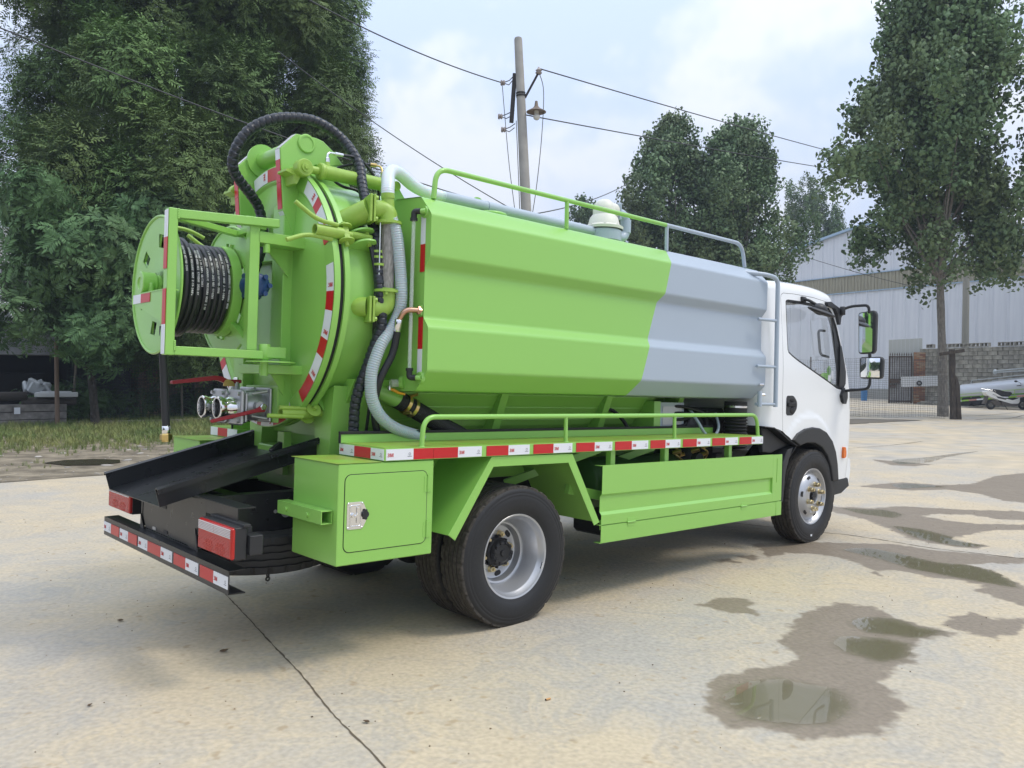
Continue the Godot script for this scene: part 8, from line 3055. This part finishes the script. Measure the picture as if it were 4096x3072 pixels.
	fo.box(V(-0.02, 0.13, 0), V(0.7, 0.03, 0.36), 0.01, Basis(Vector3.UP, -0.25))
	var fob := put("foam_box_lid", fo, mat("white_foam", Color(0.55, 0.57, 0.58), 0.8))
	fob.position = V(2.25, 0.74, -18.5)
	tag(fob, "white foam box lid lying on the crates under the thin pole", "box lid")
	var rg := mb()
	for k in 9: rg.box(V(r.randf_range(-0.3, 0.3), r.randf_range(0.0, 0.16), r.randf_range(-0.2, 0.2)), V(0.35, 0.12, 0.3), 0.05, Basis(V(r.randf(), r.randf(), r.randf()).normalized(), r.randf() * TAU))
	var ro := put("plastic_sheeting", rg, mat("clear_plastic", Color(0.40, 0.43, 0.45), 0.3))
	ro.position = V(2.0, 0.92, -19.1)
	tag(ro, "crumpled pale plastic sheeting piled behind the foam lid", "plastic")
	for q: Array in [[0.75, 0.75, 0.85, "dark rolled mat lying across the pallet box"], [2.1, 0.62, 0.6, "short brown log lying between crates and foam lid"]]:
		var lm := mb()
		lm.cyl(V(-q[2], 0, 0), V(q[2], 0.02, 0.05), 0.12, 0.11, 12, 0.02)
		var l := put("rolled_mat" if q[0] < 1 else "log", lm, mat("dark_bark", Color(0.055, 0.048, 0.042), 0.9))
		l.position = V(q[0], q[1], -18.6)
		tag(l, q[3], "mat" if q[0] < 1 else "log")

# ---------------------------------------------------------------- trees
func leaf_quad(m: MB, base: Vector3, tip: Vector3, side: Vector3, w: float, fold: float) -> void:
	# a leaf blade of four faces, creased along its midrib
	var mid := base.lerp(tip, 0.45)
	var nn := side.cross(tip - base).normalized()
	var l := mid + side * w + nn * fold
	var r := mid - side * w + nn * fold
	m.flat(base, l, mid)
	m.flat(l, tip, mid)
	m.flat(base, mid, r)
	m.flat(r, mid, tip)

# shoot with feathered leaves, long axis y (ash, tree of heaven)
func feather_shoot(seed_: int, leaves: int, length: float, leaflets: int, lw: float, droop: float) -> ArrayMesh:
	var r := RandomNumberGenerator.new()
	r.seed = seed_
	var m := mb()
	for k in leaves:
		var t := float(k) / leaves
		var a := k * 2.4 + r.randf_range(-0.3, 0.3)
		var o := V(0, length * 0.55 * t, 0)
		var up := lerpf(0.25, 0.95, t) + r.randf_range(-0.15, 0.15)
		var d := V(cos(a), up, sin(a)).normalized()
		var L := length * r.randf_range(0.55, 0.8)
		for j in leaflets:
			var u := 0.25 + 0.75 * float(j / 2 + (1 if j == leaflets - 1 else 0)) / (leaflets / 2)
			u = minf(u, 1.0)
			var p := o + d * L * u - V(0, droop * L * u * u, 0)
			var side := d.cross(Vector3.UP).normalized()
			var dir: Vector3
			if j == leaflets - 1: dir = d
			else: dir = (d * 0.75 + side * (1.0 if j % 2 == 0 else -1.0) * 0.9).normalized()
			dir = (dir - V(0, droop * 0.6 + r.randf_range(0.0, 0.35), 0)).normalized()
			var ll := L * r.randf_range(0.28, 0.40) * (1.0 - 0.25 * absf(u - 0.6))
			leaf_quad(m, p, p + dir * ll, dir.cross(V(r.randf_range(-0.4, 0.4), 1, r.randf_range(-0.4, 0.4))).normalized(), ll * lw, ll * 0.05)
	return m.mesh()

# twig with broad, nearly triangular leaves on stalks (poplar)
func poplar_twig(seed_: int, n: int, length: float, size: float) -> ArrayMesh:
	var r := RandomNumberGenerator.new()
	r.seed = seed_
	var m := mb()
	for k in n:
		var t := float(k + 0.5) / n
		var a := k * 2.4 + r.randf_range(-0.5, 0.5)
		var p := V(0, length * t, 0) + V(cos(a), r.randf_range(-0.2, 0.5), sin(a)) * length * r.randf_range(0.12, 0.34)
		var face := V(cos(a) + r.randf_range(-0.6, 0.6), r.randf_range(-0.2, 0.9), sin(a) + r.randf_range(-0.6, 0.6)).normalized()
		var down := V(r.randf_range(-0.5, 0.5), -1.0, r.randf_range(-0.5, 0.5))
		down = (down - face * down.dot(face)).normalized()
		var side := face.cross(down).normalized()
		var s := size * r.randf_range(0.7, 1.2)
		var top := p
		var l := p + down * s * 0.38 + side * s * 0.50 - face * s * 0.10
		var rr := p + down * s * 0.38 - side * s * 0.50 - face * s * 0.10
		var mid := p + down * s * 0.5 + face * s * 0.04
		var tip := p + down * s * 1.12
		m.flat(top, l, mid)
		m.flat(l, tip, mid)
		m.flat(top, mid, rr)
		m.flat(rr, mid, tip)
	return m.mesh()

func bark(key: String, a: Color, b: Color) -> StandardMaterial3D:
	var m := mat(key, Color(1, 1, 1), 0.95)
	m.albedo_texture = noise_tex(0.03, hash(key) % 1000, a, b, FastNoiseLite.TYPE_SIMPLEX_SMOOTH, 5)
	m.normal_enabled = true
	m.normal_texture = bump_tex(0.05, 7, 8.0, 4)
	m.uv1_scale = Vector3(2.2, 0.5, 2.2)
	m.uv1_triplanar = true
	return m

func leaf_mat(key: String, back: Color, rough := 0.6) -> StandardMaterial3D:
	var m := mat(key, Color(1, 1, 1), rough)
	m.metallic_specular = 0.35
	m.vertex_color_use_as_albedo = true
	m.cull_mode = BaseMaterial3D.CULL_DISABLED
	m.backlight_enabled = true
	m.backlight = back
	return m

func aim(d: Vector3, roll: float, s: float) -> Basis:
	var f := MB.frame(d.normalized())
	var x: Vector3 = f[0] * cos(roll) + f[1] * sin(roll)
	return Basis(x, d.normalized(), x.cross(d.normalized())).scaled_local(Vector3(s, s, s))

# leaf shoots over the outer shell of a set of boughs: each bough is [centre, radii, axis]
func clothe(boughs: Array, per_m2: float, r: RandomNumberGenerator, up: float, size: float, tone: Color, vary: float, hollow := 0.55) -> Array:
	var xs: Array = []
	var cs: Array = []
	for b: Array in boughs:
		var c: Vector3 = b[0]
		var rad: Vector3 = b[1]
		var n := int(per_m2 * 4.0 * PI * pow((pow(rad.x * rad.y, 1.6) + pow(rad.x * rad.z, 1.6) + pow(rad.y * rad.z, 1.6)) / 3.0, 1.0 / 1.6))
		var bt := r.randf_range(1.0 - vary, 1.0 + vary)
		var yel := r.randf_range(-0.5, 1.0)
		for k in n:
			var d := V(r.randfn(), r.randfn() + 0.25, r.randfn()).normalized()
			var rr := lerpf(hollow, 1.08, pow(r.randf(), 0.55))
			var p := c + d * rad * rr
			var dir := (d * 0.9 + V(0, up, 0) + V(r.randf_range(-0.4, 0.4), r.randf_range(-0.3, 0.3), r.randf_range(-0.4, 0.4))).normalized()
			xs.append(Transform3D(aim(dir, r.randf() * TAU, size * r.randf_range(0.75, 1.3)), p))
			var t := bt * r.randf_range(0.82, 1.22)
			cs.append(Color(tone.r * t * (1.0 + 0.18 * maxf(yel, 0.0)), tone.g * t, tone.b * t))
	return [xs, cs]

func limb_mesh(paths: Array) -> MB:
	var m := mb()
	for q: Array in paths:
		var line := smooth(q[0], 5)
		var rr := PackedFloat32Array()
		for k in line.size():
			var t := float(k) / (line.size() - 1)
			rr.append(lerpf(q[1], q[2], t) * (1.0 + 0.07 * sin(k * 1.7)))
		m.tube(line, rr, 10)
	return m

func build_trees() -> void:
	var r := RandomNumberGenerator.new()
	r.seed = 77
	# --- great ash-like tree on the left, two trunks
	var ash_bark := bark("ash_bark", Color(0.022, 0.020, 0.018), Color(0.075, 0.066, 0.056))
	var ash_leaf := leaf_mat("ash_leaf", Color(0.05, 0.08, 0.022), 0.58)
	var shoot := feather_shoot(1, 7, 0.52, 9, 0.15, 0.10)
	var shoot2 := feather_shoot(2, 8, 0.46, 9, 0.16, 0.16)
	var base := V(6.5, 0, -19.8)
	var t := thing("ash_tree", "huge dense dark green feathery leaved tree rising behind the hose reel", "tree", base)
	var limbs: Array = [[[V(-0.42, 0, -0.1), V(-0.55, 1.4, 0), V(-0.95, 3.2, 0.2), V(-1.6, 6.0, 0.4), V(-2.0, 9.0, 0.3)], 0.24, 0.07],
		[[V(0.42, 0, 0.2), V(0.45, 1.6, 0.2), V(0.5, 3.4, 0.1), V(0.9, 6.5, 0.0), V(0.6, 10.5, 0.2), V(0.4, 14.0, 0)], 0.28, 0.05]]
	var boughs: Array = []
	var prof := [[2.6, 2.5], [3.6, 4.0], [5.0, 4.9], [7.0, 5.2], [9.0, 4.9], [11.0, 4.6], [12.6, 4.2], [14.2, 3.2], [15.8, 1.8]]
	for layer: Array in prof:
		var rad: float = layer[1]
		var n := int(7 + rad * 4.4)
		for k in n:
			var a := TAU * (k + r.randf_range(-0.35, 0.35)) / n
			var q := rad * sqrt(r.randf_range(0.12, 1.0))
			# keep the side towards the camera richest
			if sin(a) < -0.6 and r.randf() < 0.35: continue
			var c := V(cos(a) * q * 1.02, layer[0] + r.randf_range(-0.8, 0.8), sin(a) * q * 0.8)
			var w := r.randf_range(0.55, 1.0)
			boughs.append([c, V(w, w * r.randf_range(1.1, 1.7), w)])
			if r.randf() < 0.5: limbs.append([[V(-0.4 if c.x < 0 else 0.5, layer[0] * 0.55, 0.1), c * V(0.5, 0.85, 0.5), c], 0.07, 0.02])
	put("trunk", limb_mesh(limbs.slice(0, 1)), ash_bark, t)
	put("trunk", limb_mesh(limbs.slice(1, 2)), ash_bark, t)
	put("limb", limb_mesh(limbs.slice(2)), ash_bark, t)
	var cl := clothe(boughs, 11.0, r, 0.75, 1.0, Color(0.105, 0.182, 0.056), 0.26)
	var half: int = cl[0].size() / 2
	scatter("crown", shoot, ash_leaf, cl[0].slice(0, half), cl[1].slice(0, half), t)
	scatter("crown", shoot2, ash_leaf, cl[0].slice(half), cl[1].slice(half), t)
	# --- lower tree with long drooping feathered leaves, left front
	var heaven_leaf := leaf_mat("heaven_leaf", Color(0.045, 0.085, 0.025), 0.55)
	var frond := feather_shoot(5, 7, 0.62, 13, 0.17, 0.42)
	var hb := V(2.6, 0, -17.2)
	var h := thing("drooping_tree", "lower bluish green tree with drooping fronds at the left by the net fence", "tree", hb)
	put("trunk", limb_mesh([[[V(0.2, 0, 0), V(0.1, 1.2, 0), V(-0.2, 2.6, 0.1), V(-0.3, 4.4, 0.2)], 0.11, 0.04], [[V(0.1, 1.4, 0), V(-0.9, 2.4, 0.4), V(-1.5, 2.9, 0.5)], 0.05, 0.02], [[V(0.1, 1.8, 0), V(0.9, 2.6, 0.4), V(1.3, 3.1, 0.5)], 0.05, 0.02]]), ash_bark, h)
	var hbough: Array = []
	for k in 40:
		var a := TAU * r.randf()
		var q := sqrt(r.randf()) * 1.75
		var y := r.randf_range(1.9, 5.4)
		if y < 2.4 and cos(a) > 0.2: y += 0.6
		hbough.append([V(cos(a) * q * 1.2 + 0.25, y, sin(a) * q * 0.7 + 0.4), V(0.5, 0.38, 0.5) * r.randf_range(0.8, 1.25)])
	cl = clothe(hbough, 10.0, r, 0.05, 1.0, Color(0.088, 0.172, 0.066), 0.22)
	scatter("crown", frond, heaven_leaf, cl[0], cl[1], h)
	# fresher shoots near the reel
	var fb := thing("young_tree", "small bright green sapling growing between drooping tree and reel", "tree", V(4.9, 0, -18.6))
	put("stem", limb_mesh([[[V(0, 0, 0), V(0.05, 1.4, 0), V(-0.05, 3.4, 0.1)], 0.04, 0.015]]), ash_bark, fb)
	var fbough: Array = []
	for k in 9: fbough.append([V(r.randf_range(-0.7, 1.0), r.randf_range(2.2, 4.2), r.randf_range(-0.2, 0.6)), V(0.38, 0.3, 0.38)])
	cl = clothe(fbough, 10.0, r, 0.15, 0.9, Color(0.085, 0.18, 0.034), 0.15)
	scatter("crown", frond, heaven_leaf, cl[0], cl[1], fb)
	# undergrowth in front of the outhouse
	var ub: Array = []
	for k in 26: ub.append([V(r.randf_range(1.6, 12.0), r.randf_range(0.15, 0.7), r.randf_range(-20.5, -18.8)), V(0.35, 0.3, 0.3) * r.randf_range(0.7, 1.3)])
	cl = clothe(ub, 12.0, r, 0.4, 0.55, Color(0.045, 0.095, 0.03), 0.25)
	var un := scatter("undergrowth", frond, heaven_leaf, cl[0], cl[1])
	un.set_meta("label", "scrubby undergrowth around the foot of the left trees")
	un.set_meta("category", "undergrowth")
	# --- darker tree cut by the left edge
	var e := thing("edge_tree", "dark tree cut by the left edge of the picture behind the ash", "tree", V(-1.5, 0, -27.0))
	put("trunk", limb_mesh([[[V(0, 0, 0), V(0.1, 3, 0), V(0.0, 8, 0)], 0.22, 0.06]]), ash_bark, e)
	var ebough: Array = []
	for k in 46:
		var y := r.randf_range(3.6, 12.2)
		var q := sqrt(r.randf()) * (3.6 * sin(clampf((y - 2.4) / 10.6, 0, 1) * PI) + 0.5)
		var a := TAU * r.randf()
		ebough.append([V(cos(a) * q, y, sin(a) * q * 0.8), V(0.8, 0.85, 0.8) * r.randf_range(0.8, 1.2)])
	cl = clothe(ebough, 7.0, r, 0.3, 1.25, Color(0.05, 0.095, 0.042), 0.2)
	scatter("crown", shoot2, ash_leaf, cl[0], cl[1], e)
	# --- belt of trees far behind the truck's tail, which its main mirror looks at
	var tb: Array = []
	for k in 60: tb.append([V(-30.0 + r.randf_range(-2.0, 2.0), r.randf_range(0.8, 9.0), r.randf_range(-14.0, 18.0)), V(1.8, 1.5, 1.8)])
	cl = clothe(tb, 2.2, r, 0.3, 2.6, Color(0.06, 0.11, 0.05), 0.25)
	var belt := scatter("tree_belt", shoot2, ash_leaf, cl[0], cl[1])
	belt.set_meta("label", "belt of dark trees reflected in the truck's main mirror")
	belt.set_meta("category", "trees")
	# --- poplars
	var pop_bark := bark("poplar_bark", Color(0.10, 0.092, 0.078), Color(0.30, 0.27, 0.23))
	var pop_leaf := leaf_mat("poplar_leaf", Color(0.05, 0.08, 0.028), 0.5)
	var twig := poplar_twig(11, 12, 0.58, 0.155)
	var twig2 := poplar_twig(12, 11, 0.52, 0.165)
	poplar("poplar_tree", "tall grey trunked poplar on the right in front of the warehouse", V(28.9, 0, -7.15), 16.4, 4.15, 5.0, 0.20, 150, pop_bark, pop_leaf, [twig, twig2], r, Color(0.112, 0.178, 0.078), V(-0.55, 0, -0.45), 9.5, 0.42)
	poplar("poplar_tree", "left and taller pointed of the two middle poplars beyond the pole", V(32.6, 0, -22.4), 14.6, 3.3, 5.0, 0.2, 105, pop_bark, pop_leaf, [twig, twig2], r, Color(0.115, 0.180, 0.082), Vector3.ZERO, 7.5, 0.55)
	poplar("poplar_tree", "right one of the two middle poplars, nearest the warehouse roof", V(34.6, 0, -19.4), 14.3, 3.4, 5.0, 0.2, 115, pop_bark, pop_leaf, [twig, twig2], r, Color(0.115, 0.182, 0.082), Vector3.ZERO, 7.5, 0.55)
	poplar("poplar_tree", "smaller lighter poplar far behind the warehouse roof edge", V(71.0, 0, -35.0), 20.4, 4.5, 5.0, 0.2, 90, pop_bark, pop_leaf, [twig2], r, Color(0.085, 0.14, 0.052), Vector3.ZERO, 6.5)
	poplar("poplar_tree", "smallest far poplar between the warehouse roof and right poplar", V(72.0, 0, -33.0), 17.4, 2.6, 5.0, 0.16, 40, pop_bark, pop_leaf, [twig2], r, Color(0.078, 0.13, 0.05), Vector3.ZERO, 6.5)
	poplar("poplar_tree", "tiny far treetop showing left of the white valve bell", V(41.0, 0, -36.5), 13.7, 1.9, 3.0, 0.16, 30, pop_bark, pop_leaf, [twig2], r, Color(0.074, 0.125, 0.05), Vector3.ZERO, 6.5)
	poplar("poplar_tree", "poplar branches entering at the right edge of the picture", V(33.2, 0, -2.4), 15.8, 2.9, 6.0, 0.2, 60, pop_bark, pop_leaf, [twig, twig2], r, Color(0.062, 0.104, 0.046), Vector3.ZERO, 14.0)

func poplar(called: String, label: String, base: Vector3, H: float, R: float, low: float, tr: float, n: int, bk: Material, lf: Material, twigs: Array, r: RandomNumberGenerator, tone: Color, lean: Vector3, per: float, taper := 0.55) -> void:
	var t := thing(called, label, "tree", base)
	var fork := low + 0.4
	var limbs: Array = [[[Vector3.ZERO, V(0.02, fork * 0.4, 0) + lean * 0.10, V(0, fork, 0) + lean * 0.3, V(0.05, H * 0.6, 0) + lean * 0.6, V(0, H * 0.93, 0) + lean], tr, 0.03]]
	var side: Array = []
	var boughs: Array = []
	for k in n:
		var f := pow(r.randf(), 0.92)
		var y := lerpf(low + 0.3, H, f)
		# egg shaped, widest low, with several pointed leaders
		var e := clampf((y - low) / (H - low), 0.0, 1.0)
		var rad := R * (pow(sin(PI * clampf(0.10 + 0.72 * pow(e, 0.62), 0, 1)), 0.9) if e < 0.97 else 0.12)
		rad = maxf(rad * (1.0 if e < 0.5 else lerpf(1.0, taper, (e - 0.5) * 2.0)), 0.25)
		var a := TAU * r.randf()
		var q := rad * sqrt(r.randf_range(0.10, 1.0)) * (0.86 + 0.28 * sin(a * 3.0 + y * 1.1))
		var w := r.randf_range(0.40, 0.72) * (1.0 if e < 0.8 else 0.75)
		var c := V(cos(a) * q, y, sin(a) * q) + lean * (y / H)
		boughs.append([c, V(w * 0.85, w * r.randf_range(1.2, 1.9), w * 0.85)])
		if k % 4 == 0:
			var s := maxf(y - q * 1.3 - 0.8, fork * 0.92)
			side.append([[V(0, s, 0) + lean * (s / H), V(cos(a) * q * 0.55, lerpf(s, y, 0.55), sin(a) * q * 0.55) + lean * (y / H), c + V(0, w, 0)], 0.055, 0.014])
	for k in 4:
		var a := TAU * k / 4.0 + 0.7
		side.append([[V(0, fork, 0) + lean * 0.3, V(cos(a) * 0.5, fork + 1.2, sin(a) * 0.5) + lean * 0.4, V(cos(a) * R * 0.40, H * 0.62, sin(a) * R * 0.40) + lean * 0.7, V(cos(a) * R * 0.34, H * 0.86, sin(a) * R * 0.34) + lean * 0.9], tr * 0.42, 0.02])
		for j in 4:
			boughs.append([V(cos(a) * R * 0.34, H * (0.80 + 0.045 * j), sin(a) * R * 0.34) + lean * 0.95, V(0.42 - 0.06 * j, 0.75, 0.42 - 0.06 * j)])
	put("trunk", limb_mesh(limbs), bk, t)
	put("limb", limb_mesh(side), bk, t)
	var cl := clothe(boughs, per, r, 0.7, 1.0, tone, 0.2, 0.25)
	var step: int = cl[0].size() / twigs.size()
	for k in twigs.size():
		scatter("crown", twigs[k], lf, cl[0].slice(k * step, (k + 1) * step), cl[1].slice(k * step, (k + 1) * step), t)

# ---------------------------------------------------------------- small things on the ground
func build_small_things() -> void:
	var r := RandomNumberGenerator.new()
	r.seed = 41
	var b := mb()
	b.cyl(V(-0.009, 0.010, 0), V(0.014, 0.010, 0.003), 0.004, -1, 10)
	var butt := put("cigarette_end", b, mat("cork_paper", Color(0.55, 0.30, 0.12), 0.8))
	butt.position = V(-0.62, 0.0, 1.89)
	tag(butt, "orange cigarette end lying on the concrete in the foreground", "cigarette end")
	var ash := mb()
	ash.cyl(V(-0.010, 0.010, 0), V(-0.013, 0.010, 0), 0.0036, -1, 8)
	put("burnt_tip", ash, M["black_rubber"], butt)
	# curled dry leaves
	var lm := mat("dry_leaf", Color(0.10, 0.065, 0.035), 0.85)
	lm.cull_mode = BaseMaterial3D.CULL_DISABLED
	var n := 0
	for q: Array in [[-1.43, 0.38, 0.030, "curled dark dry leaf just left of the slab joint"], [-1.34, 1.57, 0.022, "small dry leaf just right of the joint in the foreground"], [-2.13, 0.66, 0.018, "tiny dry leaf at the left foreground, nearest the edge"], [-1.66, -0.5, 0.024, "dry leaf lying left of the rear bumper's shadow"]]:
		var m := mb()
		for k in 5:
			var t0 := k / 5.0
			var t1 := (k + 1) / 5.0
			var w0: float = q[2] * 0.5 * sin(PI * t0)
			var w1: float = q[2] * 0.5 * sin(PI * t1)
			var a: float = q[2] * (t0 - 0.5) * 1.6
			var c: float = q[2] * (t1 - 0.5) * 1.6
			var h0: float = 0.008 + q[2] * 0.5 * pow(t0 - 0.5, 2.0) * 2.0
			var h1: float = 0.008 + q[2] * 0.5 * pow(t1 - 0.5, 2.0) * 2.0
			m.quad(V(a, h0 + w0 * 0.7, -w0), V(c, h1 + w1 * 0.7, -w1), V(c, h1, 0), V(a, h0, 0))
			m.quad(V(a, h0, 0), V(c, h1, 0), V(c, h1 + w1 * 0.5, w1), V(a, h0 + w0 * 0.5, w0))
		var o := put("dry_leaf", m, lm)
		o.position = V(q[0], 0, q[1])
		o.rotation.y = n * 1.9
		tag(o, q[3], "leaf", "dry leaves on the concrete")
		n += 1
	# crumbs of soil and grit, far too many to count
	var cm := mb()
	cm.ball(Vector3.ZERO, V(1, 0.55, 0.8), 6, 4)
	for k in cm.v.size(): cm.v[k] *= 1.0 + 0.25 * sin(cm.v[k].x * 7.0 + cm.v[k].z * 5.0)
	var xs: Array = []
	var cs: Array = []
	var nz := FastNoiseLite.new()
	nz.seed = 6
	nz.frequency = 0.9
	while xs.size() < 3600:
		var p := V(r.randf_range(-4.0, 12.0), 0.006, r.randf_range(-7.3, 4.0))
		if nz.get_noise_2d(p.x, p.z) + r.randf() * 0.5 < 0.28: continue
		var s := 0.0012 + 0.0045 * pow(r.randf(), 5.0)
		xs.append(Transform3D(Basis(Vector3.UP, r.randf() * TAU).scaled(V(s, s, s)), p))
		var t := r.randf_range(0.3, 1.0)
		cs.append(Color(0.26 * t, 0.19 * t, 0.11 * t))
	var gm := mat("soil_crumb", Color(1, 1, 1), 0.95)
	gm.vertex_color_use_as_albedo = true
	var g := scatter("grit", cm.mesh(), gm, xs, cs)
	g.set_meta("label", "crumbs of dry soil scattered over the concrete")
	g.set_meta("category", "grit")
	# pale stones along the edge of the slab
	xs = []
	cs = []
	for k in 420:
		var z := -7.5 - 4.6 * pow(r.randf(), 1.6)
		var s := 0.012 + 0.07 * pow(r.randf(), 4.0)
		xs.append(Transform3D(Basis(Vector3.UP, r.randf() * TAU).scaled(V(s * 1.4, s * 0.6, s)), V(r.randf_range(-4.5, 10.0), 0.012, z)))
		var t := r.randf_range(0.6, 1.1)
		cs.append(Color(0.40 * t, 0.37 * t, 0.33 * t))
	var ps := scatter("pale_stones", cm.mesh(), gm, xs, cs)
	ps.set_meta("label", "pale stones strewn over the bare soil beyond the slab")
	ps.set_meta("category", "stones")
